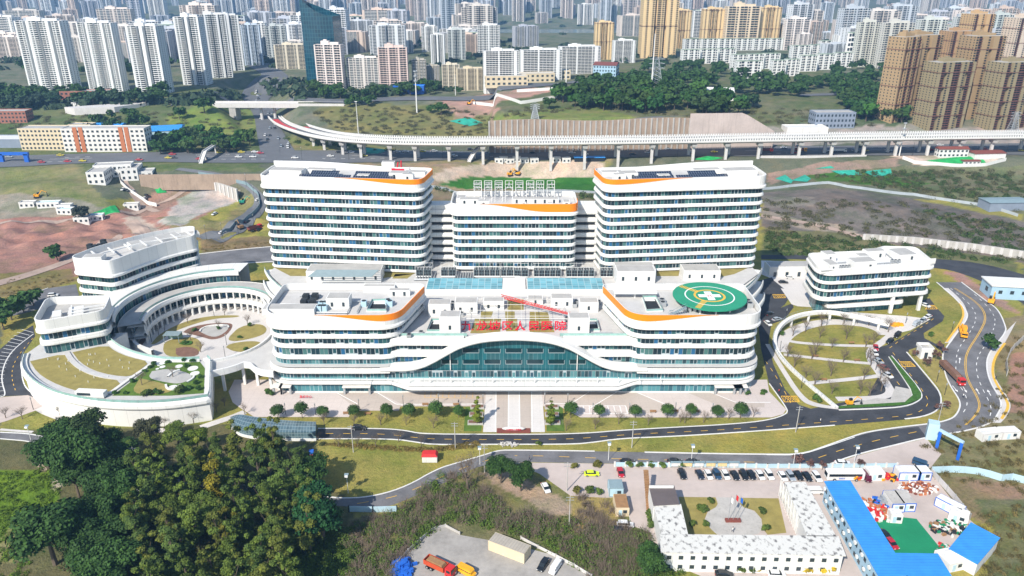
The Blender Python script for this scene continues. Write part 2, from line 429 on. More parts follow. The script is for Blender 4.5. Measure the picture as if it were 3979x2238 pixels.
def tiles(name, col, g, lw=.03, dark=.82, patch=None):
    m, nt, b = new_mat(name); pos = N(nt, "ShaderNodeNewGeometry").outputs['Position']; sp = N(nt, "ShaderNodeSeparateXYZ", {0: pos})
    ls = []
    for i in (0, 1):
        fr = MA(nt, 'FRACT', MA(nt, 'DIVIDE', sp.outputs[i], g)); ls.append(MA(nt, 'LESS_THAN', fr, lw))
    n = NOISE(nt, pos, .05, 4); n2 = NOISE(nt, pos, 1.2, 2)
    c = RAMP(nt, MA(nt, 'ADD', MA(nt, 'MULTIPLY', n, .7), MA(nt, 'MULTIPLY', n2, .3)), [(.3, [x*.86 for x in col]), (.7, [min(1, x*1.1) for x in col])])
    c = MIX(nt, MA(nt, 'MULTIPLY', MA(nt, 'MAXIMUM', ls[0], ls[1]), 1-dark), c, (.1, .1, .1))
    nt.links.new(c, b.inputs['Base Color']); b.inputs['Roughness'].default_value = .85
    return m
M['paving'] = tiles("pale_stone_paving", (.56, .49, .455), 3.0)
M['paving_warm'] = tiles("warm_stone_paving", (.47, .405, .355), 3.0)
M['paving_white'] = tiles("white_stone_paving", (.63, .60, .575), 2.4)
M['path'] = tiles("path_slabs", (.56, .53, .505), 2.0)
def ribbed(name, col, g=.9, axis=0, dark=.75, obj=True):
    m, nt, b = new_mat(name); uv = COORD(nt) if obj else N(nt, "ShaderNodeUVMap").outputs[0]
    sp = N(nt, "ShaderNodeSeparateXYZ", {0: uv}); fr = MA(nt, 'FRACT', MA(nt, 'DIVIDE', sp.outputs[axis], g))
    pos = N(nt, "ShaderNodeNewGeometry").outputs['Position']; n = NOISE(nt, pos, .35, 4)
    c = RAMP(nt, n, [(.3, [x*.88 for x in col]), (.7, [min(1, x*1.08) for x in col])])
    c = MIX(nt, MA(nt, 'MULTIPLY', MA(nt, 'LESS_THAN', fr, .2), 1-dark), c, [x*.3 for x in col])
    nt.links.new(c, b.inputs['Base Color']); b.inputs['Roughness'].default_value = .5
    return m
M['blue_ribbed'] = ribbed("blue_ribbed_sheet", (.04, .27, .70), 1.0, 1)
M['grey_ribbed'] = ribbed("grey_corrugated_sheet", (.40, .36, .30), .8, 0)
M['dark_roof'] = plain('brown_felt_roof', (.12, .10, .10), .9, .12, .4)
M['solar'] = gridglass("solar_cells", (.012, .016, .035), (.20, .23, .27), 1.05, 2.1, .06, .25)
def stained_roof():
    m, nt, b = new_mat("mould_stained_roof"); pos = COORD(nt)
    n = NOISE(nt, pos, .5, 4, .6); n2 = NOISE(nt, N(nt, "ShaderNodeMapping", {'Vector': pos, 'Scale': (.9, .6, 1)}).outputs[0], 1.0, 4, .65)
    sx_ = N(nt, 'ShaderNodeSeparateXYZ', {0: pos}); cs = MA(nt, 'MULTIPLY', MA(nt, 'COSINE', MA(nt, 'MULTIPLY', sx_.outputs[0], 2.1)), MA(nt, 'COSINE', MA(nt, 'MULTIPLY', sx_.outputs[1], 2.1))); n2 = MA(nt, 'ADD', n2, MA(nt, 'MULTIPLY', cs, .10))
    c = RAMP(nt, n2, [(.54, (.62, .61, .57)), (.61, (.36, .35, .33)), (.70, (.09, .085, .085))])
    c = MIX(nt, MA(nt, 'MULTIPLY', n, .3), c, (.5, .5, .47))
    nt.links.new(c, b.inputs['Base Color']); b.inputs['Roughness'].default_value = .9; return m
M['mould'] = stained_roof()
def inpoly(px, py, poly):
    r = np.zeros(px.shape, bool); n = len(poly)
    for i in range(n):
        (x0, y0), (x1, y1) = poly[i], poly[(i+1) % n]
        c = ((y0 > py) != (y1 > py))
        with np.errstate(divide='ignore', invalid='ignore'): r ^= c & (px < (x1-x0)*(py-y0)/(y1-y0)+x0)
    return r
ZN = [  # soil and growth zones: colour, patchiness colour, outline (in 2576-wide photo units)
 ((.19, .165, .048), (.15, .15, .035), [(0, 500), (2576, 500), (2576, 1500), (0, 1500)]),
 ((.12, .118, .09), (.06, .08, .04), [(-400, -50), (2976, -50), (2976, 330), (-400, 330)]),
 ((.10, .105, .055), (.05, .08, .022), [(-400, 225), (650, 225), (660, 430), (-400, 430)]),
 ((.095, .15, .028), (.13, .14, .05), [(425, 285), (520, 262), (632, 262), (650, 300), (640, 340), (500, 345), (430, 320)]),
 ((.15, .135, .075), (.10, .115, .04), [(-300, 395), (200, 410), (235, 470), (290, 520), (150, 545), (-300, 560)]),
 ((.20, .18, .15), (.13, .12, .09), [(-300, 490), (60, 490), (230, 505), (300, 545), (120, 560), (-300, 590)]),
 ((.245, .135, .105), (.18, .10, .085), [(-400, 565), (170, 545), (300, 530), (430, 470), (480, 450), (560, 470), (560, 520), (480, 560), (420, 590), (380, 600), (330, 650), (175, 700), (-400, 790)]),
 ((.30, .255, .215), (.25, .2, .165), [(310, 550), (345, 540), (400, 575), (390, 600), (350, 605)]),
 ((.13, .125, .05), (.16, .13, .06), [(400, 545), (560, 560), (640, 470), (655, 500), (640, 560), (560, 600), (480, 610)]),
 ((.29, .265, .25), (.21, .195, .19), [(400, 560), (455, 500), (520, 470), (600, 480), (600, 505), (540, 530), (490, 545), (460, 570)]),
 ((.165, .105, .085), (.21, .14, .11), [(300, 545), (345, 510), (440, 460), (500, 455), (450, 500), (400, 540)]),
 ((.125, .095, .055), (.15, .12, .04), [(-300, 705), (180, 680), (190, 712), (110, 730), (-300, 790)]),
 ((.16, .115, .055), (.12, .09, .05), [(500, 605), (690, 595), (690, 622), (505, 638)]),
 ((.135, .125, .055), (.10, .105, .035), [(780, 275), (880, 262), (1130, 260), (1250, 290), (1250, 345), (1000, 345), (850, 330)]),
 ((.285, .17, .135), (.22, .15, .125), [(1100, 252), (1230, 236), (1310, 222), (1420, 222), (1400, 248), (1290, 270), (1250, 300), (1160, 300)]),
 ((.105, .10, .065), (.065, .085, .03), [(1250, 260), (1400, 225), (1500, 165), (1650, 150), (2000, 175), (2220, 190), (2260, 320), (1900, 320), (1250, 310)]),
 ((.09, .13, .03), (.12, .12, .05), [(1190, 290), (1500, 270), (1600, 290), (1560, 312), (1240, 312)]),
 ((.075, .09, .055), (.05, .075, .03), [(2000, 290), (2250, 260), (2300, 320), (2000, 325)]),
 ((.24, .21, .19), (.18, .16, .15), [(1880, 320), (2260, 315), (2576, 318), (2976, 318), (2976, 365), (1880, 365)]),
 ((.10, .13, .04), (.14, .12, .06), [(680, 345), (800, 345), (1000, 372), (1000, 380), (700, 380)]),
 ((.20, .145, .115), (.13, .13, .05), [(690, 412), (1000, 408), (1540, 402), (1540, 480), (1060, 480), (900, 440), (690, 440)]),
 ((.37, .295, .24), (.27, .22, .18), [(1085, 445), (1120, 425), (1250, 410), (1520, 402), (1520, 446), (1300, 448), (1150, 470)]),
 ((.024, .115, .016), (.05, .14, .03), [(1100, 462), (1150, 450), (1240, 446), (1515, 446), (1515, 478), (1300, 477), (1180, 476)]),
 ((.09, .095, .05), (.15, .11, .08), [(1075, 480), (1180, 478), (1520, 478), (1540, 540), (1075, 540)]),
 ((.12, .105, .095), (.075, .068, .062), [(1915, 480), (2100, 475), (2300, 500), (2650, 570), (2900, 600), (2900, 690), (2576, 660), (2160, 600), (1915, 580)]),
 ((.225, .195, .155), (.16, .14, .115), [(1915, 528), (2020, 555), (2110, 565), (2170, 590), (2080, 590), (1960, 560), (1915, 545)]),
 ((.15, .135, .115), (.11, .1, .09), [(1915, 490), (2050, 495), (2050, 520), (1915, 520)]),
 ((.075, .095, .032), (.11, .10, .055), [(1915, 575), (2080, 585), (2170, 592), (2200, 610), (2560, 650), (2560, 690), (2330, 650), (2200, 640), (1915, 645)]),
 ((.085, .10, .05), (.11, .10, .065), [(1990, 445), (2060, 425), (2300, 420), (2576, 415), (2900, 430), (2900, 590), (2450, 520), (2240, 470), (2000, 458)]),
 ((.045, .135, .018), (.075, .12, .03), [(2010, 442), (2080, 430), (2220, 435), (2350, 465), (2260, 468), (2060, 458)]),
 ((.16, .12, .10), (.2, .14, .11), [(1930, 440), (2000, 425), (2060, 408), (2260, 398), (2260, 420), (2100, 428), (2020, 445), (1935, 465)]),
 ((.36, .32, .29), (.28, .22, .18), [(2240, 392), (2480, 385), (2520, 400), (2480, 418), (2300, 415)]),
 ((.16, .13, .085), (.13, .12, .045), [(2520, 800), (2576, 790), (2900, 780), (2900, 1130), (2400, 1140), (2330, 1085), (2420, 1070), (2470, 1040), (2500, 990), (2500, 900)]),
 ((.23, .13, .10), (.19, .12, .09), [(2540, 890), (2900, 860), (2900, 1060), (2540, 1040)]),
 ((.26, .15, .115), (.2, .13, .11), [(2360, 680), (2420, 690), (2500, 740), (2570, 790), (2510, 775), (2440, 730)]),
 ((.07, .068, .032), (.09, .085, .04), [(-300, 1100), (700, 1060), (790, 1110), (790, 1200), (870, 1250), (900, 1320), (1000, 1290), (1010, 1500), (-300, 1500)]),
 ((.115, .20, .014), (.08, .13, .02), [(-200, 1190), (60, 1180), (130, 1190), (150, 1240), (110, 1310), (0, 1360), (-200, 1380)]),
 ((.30, .25, .21), (.22, .19, .15), [(75, 1165), (130, 1150), (165, 1185), (150, 1240), (120, 1230), (140, 1190)]),
 ((.17, .15, .08), (.13, .14, .04), [(60, 1290), (110, 1275), (150, 1310), (70, 1400), (0, 1420), (0, 1360)]),
 ((.135, .11, .065), (.09, .10, .035), [(880, 1300), (1000, 1285), (1090, 1190), (1240, 1160), (1300, 1170), (1430, 1240), (1640, 1260), (1660, 1449), (1660, 1520), (850, 1520)]),
 ((.28, .20, .165), (.2, .16, .11), [(1200, 1190), (1290, 1190), (1420, 1260), (1460, 1300), (1390, 1300), (1290, 1240)]),
 ((.145, .24, .012), (.10, .16, .02), [(790, 1390), (850, 1340), (890, 1360), (880, 1420), (840, 1500), (770, 1500)]),
 ((.19, .155, .055), (.22, .17, .06), [(1430, 1235), (1540, 1235), (1560, 1340), (1440, 1330)]),
 ((.19, .125, .09), (.13, .11, .05), [(2290, 1205), (2390, 1190), (2560, 1210), (2900, 1240), (2900, 1520), (2480, 1520), (2500, 1330), (2400, 1290)]),
 ((.11, .105, .065), (.07, .085, .03), [(2450, 1260), (2900, 1240), (2900, 1520), (2460, 1520), (2510, 1350)]),
 ((.15, .13, .075), (.09, .10, .035), [(2130, 1150), (2400, 1100), (2576, 1100), (2900, 1100), (2900, 1240), (2560, 1215), (2300, 1190)]),
 ((.21, .18, .06), (.14, .14, .03), [(1690, 1250), (2000, 1250), (2030, 1330), (1720, 1345)]),
 ((.17, .16, .045), (.13, .13, .03), [(2030, 1210), (2120, 1230), (2180, 1330), (2140, 1400), (2030, 1230)]),
]
def make_ground():
    ys = np.concatenate([np.linspace(100, 400, 260)[:-1], np.linspace(400, 600, 160)[:-1], np.geomspace(600, 7000, 230)])
    k = np.linspace(-1.15, 1.15, 430)
    X = ys[:, None]*k[None, :]; Y = np.repeat(ys[:, None], len(k), 1); Zz = T(X, Y)
    zc = Y*CP-(Zz-H)*SP; yc = -(Zz-H)*CP-Y*SP
    px = (CX+F*X/zc)/QS; py = (CY+F*yc/zc)/QS
    n1 = np.sin(X*.21+np.sin(Y*.17)*2)+np.sin(Y*.33-X*.12)+np.sin(X*.057+Y*.041)*1.3
    n2 = np.sin(X*.61+Y*.43+2*np.sin(X*.13))+np.sin(Y*.71-X*.37)+1.2*np.sin(Y*.11+X*.07)
    jx = px+n2*2.2; jy = py+n1*1.4
    C = np.zeros((*X.shape, 4)); C[..., :3] = (.12, .13, .09); C[..., 3] = 1
    f = np.clip(.5+.27*n1*.6+.27*n2*.5, 0, 1)[..., None]
    rn = rng.random(X.shape)[..., None]; f = np.clip(f*.75+rn*.35-.05, 0, 1)
    for i, (a, b, pl) in enumerate(ZN):
        m = inpoly(jx, jy, pl)
        c = (np.array(a)*(1-f)+np.array(b)*f)*(1.12 if a[1] > 1.6*a[0] else 1.5)
        C[m, :3] = c[m]
    nr, nc = X.shape
    ii = (np.arange(nr-1)[:, None]*nc+np.arange(nc-1)[None, :]).ravel()
    fc = np.stack([ii, ii+1, ii+nc+1, ii+nc], 1)
    m, nt, b = new_mat("open_ground")
    at = N(nt, "ShaderNodeAttribute", attribute_name="soil").outputs[0]
    pos = N(nt, "ShaderNodeNewGeometry").outputs['Position']
    n = NOISE(nt, pos, .9, 5, .7); nn = NOISE(nt, pos, .13, 4, .65); n3 = NOISE(nt, pos, 2.6, 2)
    v = MA(nt, 'ADD', MA(nt, 'MULTIPLY', n, .45), MA(nt, 'ADD', MA(nt, 'MULTIPLY', nn, .35), MA(nt, 'MULTIPLY', n3, .2)))
    at = MIX(nt, 1.0, at, RAMP(nt, NOISE(nt, pos, .035, 5, .7), [(.36, (.74, .86, .70)), (.5, (1, 1, 1)), (.64, (1.22, 1.08, .98))]), 'MULTIPLY')
    c = MIX(nt, 1.0, at, RAMP(nt, v, [(.3, (.5, .54, .5)), (.5, (1, 1, 1)), (.68, (1.5, 1.4, 1.35))]), 'MULTIPLY')
    nt.links.new(c, b.inputs['Base Color']); b.inputs['Roughness'].default_value = .95; b.inputs['Specular IOR Level'].default_value = .1
    bp = N(nt, "ShaderNodeBump", {'Height': v, 'Strength': .9, 'Distance': 1.2}); nt.links.new(bp.outputs[0], b.inputs['Normal'])
    o = np_obj("ground", np.stack([X, Y, Zz], 2).reshape(-1, 3), fc, m, None, True)
    ca = o.data.color_attributes.new("soil", 'FLOAT_COLOR', 'POINT'); ca.data.foreach_set("color", C.reshape(-1, 4).astype(np.float32).ravel())
    struct(o)
make_ground()
def qp(pts): return [Q(*p) for p in pts]
def sheet(name, pxpts, mat, z, curve=0):
    w = [PZ(x, y, z) for x, y in pxpts]
    if curve: w = [Vector(p) for p in smooth_line(w+[w[0]], curve)[:-1]]
    b = MB(); b.cap([(p.x, p.y) for p in w], z); return struct(b.build(name, M[mat]))
def lane(name, L, Rr, mat, dz=.12, n=None, flat=None, across=3, sm=2):
    """road between two edge lines given in photo pixels, laid on the terrain"""
    f = (lambda p: PZ(*p, flat)) if flat is not None else (lambda p: G(*p))
    l = smooth_line([f(p) for p in L], sm); r = smooth_line([f(p) for p in Rr], sm)
    n = n or max(8, int(sum(np.linalg.norm(b-a) for a, b in zip(l[:-1], l[1:]))/5))
    l, r = resample(l, n), resample(r, n); b = MB(); v = []
    for i in range(n):
        for j in range(across+1):
            p = l[i]*(1-j/across)+r[i]*(j/across)
            v.append((p[0], p[1], (flat if flat is not None else float(T(p[0], p[1])))+dz))
    b.v = v; a = across+1; u = 0
    for i in range(n-1):
        for j in range(across): b.face([i*a+j, i*a+j+1, (i+1)*a+j+1, (i+1)*a+j])
    o = b.build(name, M[mat]); m = o.data
    if len(m.polygons) and m.polygons[0].normal.z < 0: m.flip_normals()
    return struct(o)
def kerb(pxpts, w=.45, h=.14, z0=0.0, closed=False, mat='kerb', name='kerb', sm=2, world=False):
    p = [Vector(q) for q in (pxpts if world else [PZ(x, y, z0) for x, y in pxpts])]
    p = smooth_line(p+([p[0]] if closed else []), sm)
    pts = [(q[0], q[1]) for q in p]; b = MB(); nr = normals(pts, False)
    b.sweep(pts, nr, [(-w/2, z0), (-w/2, z0+h), (w/2, z0+h), (w/2, z0)], False)
    return struct(b.build(name, M[mat]))
def dashes(pxpts, mat, ln, gap, w=.18, z=.05, sm=2, name="road_marking", world=False, drape=False):
    p = smooth_line(pxpts if world else [(G(*q) if drape else PZ(*q, 0)) for q in pxpts], sm)
    L = sum(np.linalg.norm(b[:2]-a[:2]) for a, b in zip(p[:-1], p[1:])); n = max(2, int(L/.8)); q = resample(p, n); step = L/(n-1)
    b = MB(); i = 0
    while i < n-1:
        k = min(n-1, i+max(1, round(ln/step)))
        for a in range(i, k):
            d = q[a+1][:2]-q[a][:2]; d = d/(np.linalg.norm(d)+1e-9); e = np.array([-d[1], d[0]])*w/2
            A, B = q[a], q[a+1]; za, zb = (A[2]+.3, B[2]+.3) if drape else (z, z)
            b.poly([(A[0]-e[0], A[1]-e[1], za), (B[0]-e[0], B[1]-e[1], zb), (B[0]+e[0], B[1]+e[1], zb), (A[0]+e[0], A[1]+e[1], za)][::-1])
        i = k+max(1, round(gap/step)) if gap else k
    o = b.build(name, M[mat]); m = o.data
    if len(m.polygons) and m.polygons[0].normal.z < 0: m.flip_normals()
    return struct(o)
# plaza in front of the hospital
sheet('plaza', qp([(590, 955), (1930, 955), (1935, 985), (1978, 1030), (1970, 1042), (1940, 1050), (1460, 1050), (1408, 1022), (1205, 1022), (884, 1022), (878, 1049), (640, 1049), (610, 1030), (585, 1012), (575, 985)]), 'paving', .10)
P3 = lambda *p: Z(2000, 1120, *p)
P2 = lambda *p: Z(1000, 1120, *p)
P4 = lambda *p: Z(2979, 1120, *p)
B3 = lambda *p: Z(2000, 1678, *p)
B4 = lambda *p: Z(2979, 1678, *p)
B2 = lambda *p: Z(1000, 1678, *p)
L1 = lambda *p: Z(0, 1120, *p)
B1 = lambda *p: Z(0, 1678, *p)
sheet('plaza', P2((780, 1040), (1190, 1040), (1380, 1160), (1440, 1165), (1415, 1225), (1020, 1225)), 'paving_warm', .115)
sheet('plaza', P2((1430, 1040), (2280, 1040), (2270, 1160), (1450, 1160), (1200, 1040)), 'paving_warm', .117)
sheet('plaza', P3((290, 1040), (1210, 1040), (1480, 1160), (1700, 1220), (1260, 1255), (1130, 1255), (1110, 1180), (540, 1170), (310, 1155)), 'paving_warm', .116)
sheet('plaza', P3((1720, 1040), (1940, 1040), (2200, 1140), (2500, 1150), (2500, 1190), (2080, 1190)), 'paving_warm', .118)
for a in (((780, 1040), (1000, 1160)), ((1190, 1040), (1390, 1165), (2270, 1160))):
    dashes(P2(*a), 'white_paint', 999, 0, .3, .135, 0)
for a in (((560, 1160), (760, 1030)), ((740, 1210), (1040, 1030)), ((310, 1158), (520, 1158)), ((1210, 1040), (1510, 1165)), ((1940, 1035), (2210, 1145), (2560, 1145))):
    dashes(P3(*a), 'white_paint', 999, 0, .3, .136, 0)
for x0 in (620, 685, 745): dashes(P3((x0, 1180), (x0+10, 1255)), 'white_paint', 99, 0, .25, .137, 0)
for k in range(6): dashes(P3((870+k*60, 1178), (885+k*62, 1258)), 'white_paint', 99, 0, .25, .137, 0)
dashes(P3((610, 1178), (1110, 1178), (1130, 1258), (625, 1258), (612, 1178)), 'white_paint', 999, 0, .25, .138, 0)
for k in range(9): dashes(P2((1680+k*60, 1035), (1675+k*60, 1095)), 'yellow_paint', 99, 0, .15, .137, 0)
dashes(P2((1670, 1097), (2260, 1103)), 'yellow_paint', 99, 0, .15, .138, 0)
# central avenue
sheet('avenue', P2((2290, 1035), (2848, 1035), (2877, 1390), (2878, 1440), (2258, 1440), (2262, 1390)), 'paving_white', .13)
for a, b_ in (((2390, 1035), (2385, 1440)), ((2515, 1035), (2512, 1440)), ((2622, 1035), (2628, 1440)), ((2745, 1035), (2750, 1440))):
    dashes(P2(a, b_), 'white_paint', 999, 0, .35, .15, 0)
sheet('avenue', P2((2392, 1036), (2512, 1036), (2509, 1440), (2388, 1440)), 'paving_warm', .14)
sheet('avenue', P2((2626, 1036), (2743, 1036), (2748, 1440), (2631, 1440)), 'paving_warm', .14)
# campus road
ROAD_T = qp([(800, 1078), (960, 1078), (1020, 1083), (1060, 1092), (1215, 1093), (1372, 1093), (1480, 1090), (1560, 1083), (1700, 1075), (1800, 1070), (1900, 1062), (1950, 1053), (1982, 1040), (1978, 1025), (1935, 965), (1915, 880), (1905, 800), (1905, 740)])
ROAD_B = qp([(790, 1104), (990, 1104), (1050, 1113), (1090, 1119), (1215, 1118), (1425, 1118), (1480, 1115), (1560, 1103), (1700, 1098), (1900, 1085), (2100, 1070), (2280, 1055), (2330, 1045), (2362, 1030), (2366, 1008), (2350, 975), (2280, 895), (2255, 868), (2180, 1000), (2040, 1028), (2010, 1018), (1975, 980), (1945, 915), (1933, 860), (1945, 790), (1975, 765), (1990, 740), (1940, 700)])
sheet('road', ROAD_T+ROAD_B[::-1], 'asphalt', .05)
sheet('road', P4((640, 1240), (1060, 1215), (1230, 1100), (1270, 1000), (1050, 700), (1080, 600), (1200, 570), (1340, 500), (1500, 400), (1640, 310), (1560, 120), (1630, 100), (1700, 190), (1780, 280), (1760, 330), (1570, 450), (1580, 500), (1700, 560), (1780, 560), (1770, 640), (1650, 560), (1400, 640), (1740, 1060), (1750, 1170), (1690, 1240), (1560, 1290), (640, 1320)), 'asphalt', .062)
sheet('road', P4((-140, -60), (50, -110), (130, 0), (110, 90), (130, 200), (260, 150), (270, 190), (180, 310), (20, 370), (-200, 300), (-180, 100)), 'asphalt', .055)
sheet('forecourt', P4((720, 1180), (1100, 1100), (1240, 1110), (1290, 980), (1440, 1010), (1450, 1100), (1400, 1150), (1200, 1165), (800, 1195)), 'concrete', .09)
# main four-lane road on the right and its run along the front
MR_L = P4((1700, -60), (1880, 90), (2005, 230), (2012, 300), (1940, 400), (1860, 510), (1800, 590), (1765, 650), (1760, 720), (1790, 880), (1850, 1000), (1925, 1110), (1940, 1180), (1905, 1260), (1850, 1310), (1700, 1350), (1300, 1395), (1000, 1440))+B4((850, 50), (600, 140), (350, 228), (0, 226))+B3((2000, 220), (1300, 205), (800, 195), (520, 190), (0, 184))+B2((2420, 185), (2280, 230), (2000, 312), (1800, 372), (1500, 545), (1200, 640), (900, 672), (600, 640), (300, 610))+B1((1640, 392), (1220, 280), (700, 130), (360, 22), (0, 5))
MR_R = P4((1950, -60), (2200, 130), (2300, 200), (2350, 280), (2385, 370), (2400, 430), (2300, 560), (2212, 670), (2198, 800), (2240, 950), (2330, 1090), (2352, 1180), (2310, 1270), (2250, 1350), (2050, 1420))+B4((1600, 55), (1300, 130), (880, 232), (640, 322), (0, 320))+B3((2000, 320), (1300, 322), (800, 315), (500, 310), (0, 300))+B2((2420, 305), (2200, 350), (2030, 430), (1850, 520), (1650, 612), (1400, 718), (1290, 752), (920, 752), (600, 720), (260, 690))+B1((1600, 480), (1240, 400), (700, 230), (360, 100), (0, 70))
lane('main_road', MR_L, MR_R, 'asphalt_old', .03, 260, 0.0, 2)
sheet('main_road', B4((300, 236), (850, 55), (1100, -5), (1520, -50), (1600, 50), (880, 226), (640, 315), (420, 316)), 'asphalt', .056)
kerb(MR_L[:24], .5, .15); kerb(MR_L[24:44], .4, .15); kerb(MR_R[:19], .5, .15); kerb(MR_R[36:44], .3, .15)
kerb(ROAD_T[:15], .4, .15); kerb(ROAD_B[:11], .4, .15)
kerb(P4((1380, 1310), (1560, 1288), (1690, 1240), (1750, 1170), (1740, 1050), (1640, 920), (1400, 640)), .5, .16)
# footways
lane('footpath', P4((1760, 0), (1900, 120), (1975, 220), (1975, 310), (1900, 430), (1780, 550)), P4((1820, 0), (1960, 130), (2008, 230), (2010, 305), (1935, 410), (1845, 545)), 'path', .10, 40, 0.0)
lane('footpath', P4((2400, 430), (2300, 560), (2212, 670), (2198, 800), (2240, 950), (2330, 1090), (2352, 1180), (2310, 1270), (2250, 1350)), P4((2500, 330), (2380, 560), (2290, 690), (2270, 860), (2330, 970), (2420, 1100), (2450, 1190), (2400, 1290), (2340, 1350)), 'path', .10, 60, 0.0)
dashes(P4((2385, 550), (2275, 700), (2255, 860), (2310, 980), (2395, 1110), (2425, 1190), (2350, 1310)), 'yellow_paint', 999, 0, .9, .125)
dashes(P4((1930, 140), (1970, 230), (1965, 310), (1800, 540)), 'yellow_paint', 999, 0, .8, .125)
lane('footpath', P4((-15, 560), (100, 760), (330, 1130), (480, 1190), (720, 1215)), P4((30, 560), (150, 760), (370, 1100), (520, 1160), (710, 1190)), 'path', .09, 40, 0.0)
# oval garden paths
def path(pts, wd=1.9, mat='path', z=.08, name='garden_path'):
    p = smooth_line([PZ(*q, 0) for q in pts], 2); q = [(a[0], a[1]) for a in p]; b = MB(); b.sweep(q, normals(q, False), [(-wd/2, z), (wd/2, z)], False)
    o = b.build(name, M[mat])
    if o.data.polygons[0].normal.z < 0: o.data.flip_normals()
    return struct(o)
path(P4((190, 520), (300, 545), (560, 565), (800, 575), (1080, 580)), 2.2)
path(P4((170, 665), (400, 690), (700, 725), (1040, 755)), 2.2)
path(P4((430, 950), (700, 925), (900, 905), (1150, 875)), 2.4)
path(P4((150, 640), (135, 560), (200, 470), (320, 400), (480, 355), (640, 335), (820, 345), (1000, 365), (1150, 420), (1190, 470)), 5.5, 'path', .07)
path(P4((1230, 380), (1270, 450), (1130, 560), (1030, 620), (1040, 730), (1130, 850), (1200, 950), (1250, 1040), (1180, 1090), (1000, 1105), (700, 1110)), 3.0, 'path', .075)
# green strips between the lanes
for pl, mt in ((P4((1225, 690), (1250, 690), (1480, 960), (1545, 1060), (1540, 1110), (1400, 1170), (720, 1205), (720, 1190), (1380, 1150), (1460, 1080), (1440, 1010)), 'hedge'),):
    w = [PZ(*p, 0) for p in pl]; b = MB(); b.prism([(p.x, p.y) for p in w], .02, .5); struct(b.build('hedge_strip', M[mt]))
kerb(P4((1222, 690), (1440, 1010), (1462, 1090), (1400, 1150), (1200, 1170)), .4, .3)
kerb(P4((1250, 680), (1490, 960), (1555, 1060), (1548, 1120), (1400, 1190), (1080, 1210), (720, 1222)), .4, .3)
lane('verge', P4((1420, 620), (1600, 560), (1770, 640), (1765, 740), (1790, 890), (1850, 1010), (1925, 1120), (1925, 1200), (1880, 1260), (1700, 1290)), P4((1430, 640), (1560, 780), (1700, 960), (1765, 1060), (1772, 1130), (1765, 1180), (1740, 1225), (1720, 1240), (1700, 1255), (1690, 1260)), 'turf', .09, 50, 0.0)
# lane lines
for k, (mt, ln, gp, pts) in enumerate((
    ('white_paint', 2.2, 3.5, P4((1840, 0), (2040, 160), (2110, 290), (2040, 440), (1910, 610), (1890, 780), (1900, 930), (2000, 1080), (2010, 1180), (1950, 1270))),
    ('white_paint', 2.2, 3.5, P4((2080, 60), (2260, 230), (2300, 360), (2190, 570), (2100, 700), (2100, 860), (2160, 1010), (2240, 1160), (2250, 1240), (2210, 1350))),
    ('yellow_paint', 2.4, 3.2, qp([(820, 1091), (960, 1091), (1040, 1101), (1110, 1106), (1420, 1106), (1500, 1100), (1600, 1092), (1800, 1083), (2000, 1068), (2250, 1050), (2310, 1040), (2340, 1015), (2320, 980), (2240, 880)])),
    ('yellow_paint', 2.4, 3.2, P4((240, 1150), (150, 980), (60, 830), (-20, 720))),
    ('yellow_paint', 2.4, 3.2, P4((1330, 970), (1260, 880), (1180, 750), (1130, 690))),
    ('yellow_paint', 2.4, 3.2, P4((1230, 600), (1350, 510), (1480, 430), (1580, 370), (1690, 290))),
    ('yellow_paint', 3.0, 4.5, B4((1500, 0), (900, 130), (400, 300))),
    ('yellow_paint', 3.0, 4.5, B3((2400, 305), (1400, 280), (900, 268), (300, 242), (0, 240))),
    ('yellow_paint', 3.0, 4.5, B2((2350, 270), (2000, 380), (1700, 520), (1400, 650), (1000, 720))),
    ('yellow_paint', 2.0, 2.5, L1((330, 500), (200, 650), (130, 770), (115, 900), (160, 1040))))):
    dashes(pts, mt, ln, gp, .22, .085)
for dx in (-7, 7):
    dashes(P4((1880+dx, 0), (2120+dx, 150), (2205+dx, 290), (2130+dx, 450), (2000+dx, 640), (1985+dx, 780), (2010+dx, 920), (2110+dx, 1090), (2138+dx, 1190), (2080+dx, 1290), (1990+dx, 1370)), 'yellow_paint', 999, 0, .22, .09)
dashes(B4((0, 232), (330, 236), (600, 150), (880, 55)), 'white_paint', 999, 0, .25, .09)
for (x, y, x2, y2) in ((1860, 975, 1915, 1040), (1965, 985, 2005, 1045), (2130, 1060, 2095, 1000), (2245, 1075, 2210, 1015), (1930, 750, 1935, 695)):   # lane arrows
    a, c = [PZ(*p, .095) for p in P4((x, y), (x2, y2))]
    d = (c-a).normalized(); e = Vector((-d.y, d.x, 0)); b = MB(); h = c-d*1.6
    b.poly([a-e*.12, a+e*.12, h+e*.12, h-e*.12]); b.poly([h+e*.5, c, h-e*.5]); struct(b.build('road_arrow', M['white_paint']))
def hatch(c4):
    p = [PZ(*q, .1) for q in c4]; b = MB()
    for i in range(4):
        b.tube(p[i], p[(i+1) % 4], .12, n=4)
    for k in range(1, 6):
        t = k/6
        b.tube(p[0].lerp(p[1], t), p[3].lerp(p[2], min(1, t+.3)), .09, n=4); b.tube(p[0].lerp(p[1], t), p[3].lerp(p[2], max(0, t-.3)), .09, n=4)
    struct(b.build('box_junction', M['yellow_paint']))
hatch(P4((145, 1080), (300, 1080), (330, 1135), (175, 1138))); hatch(P4((1330, 735), (1440, 735), (1490, 782), (1360, 785))); hatch(P4((60, 62), (180, 62), (190, 95), (75, 98))); hatch(P4((1610, 170), (1680, 170), (1710, 208), (1590, 208)))
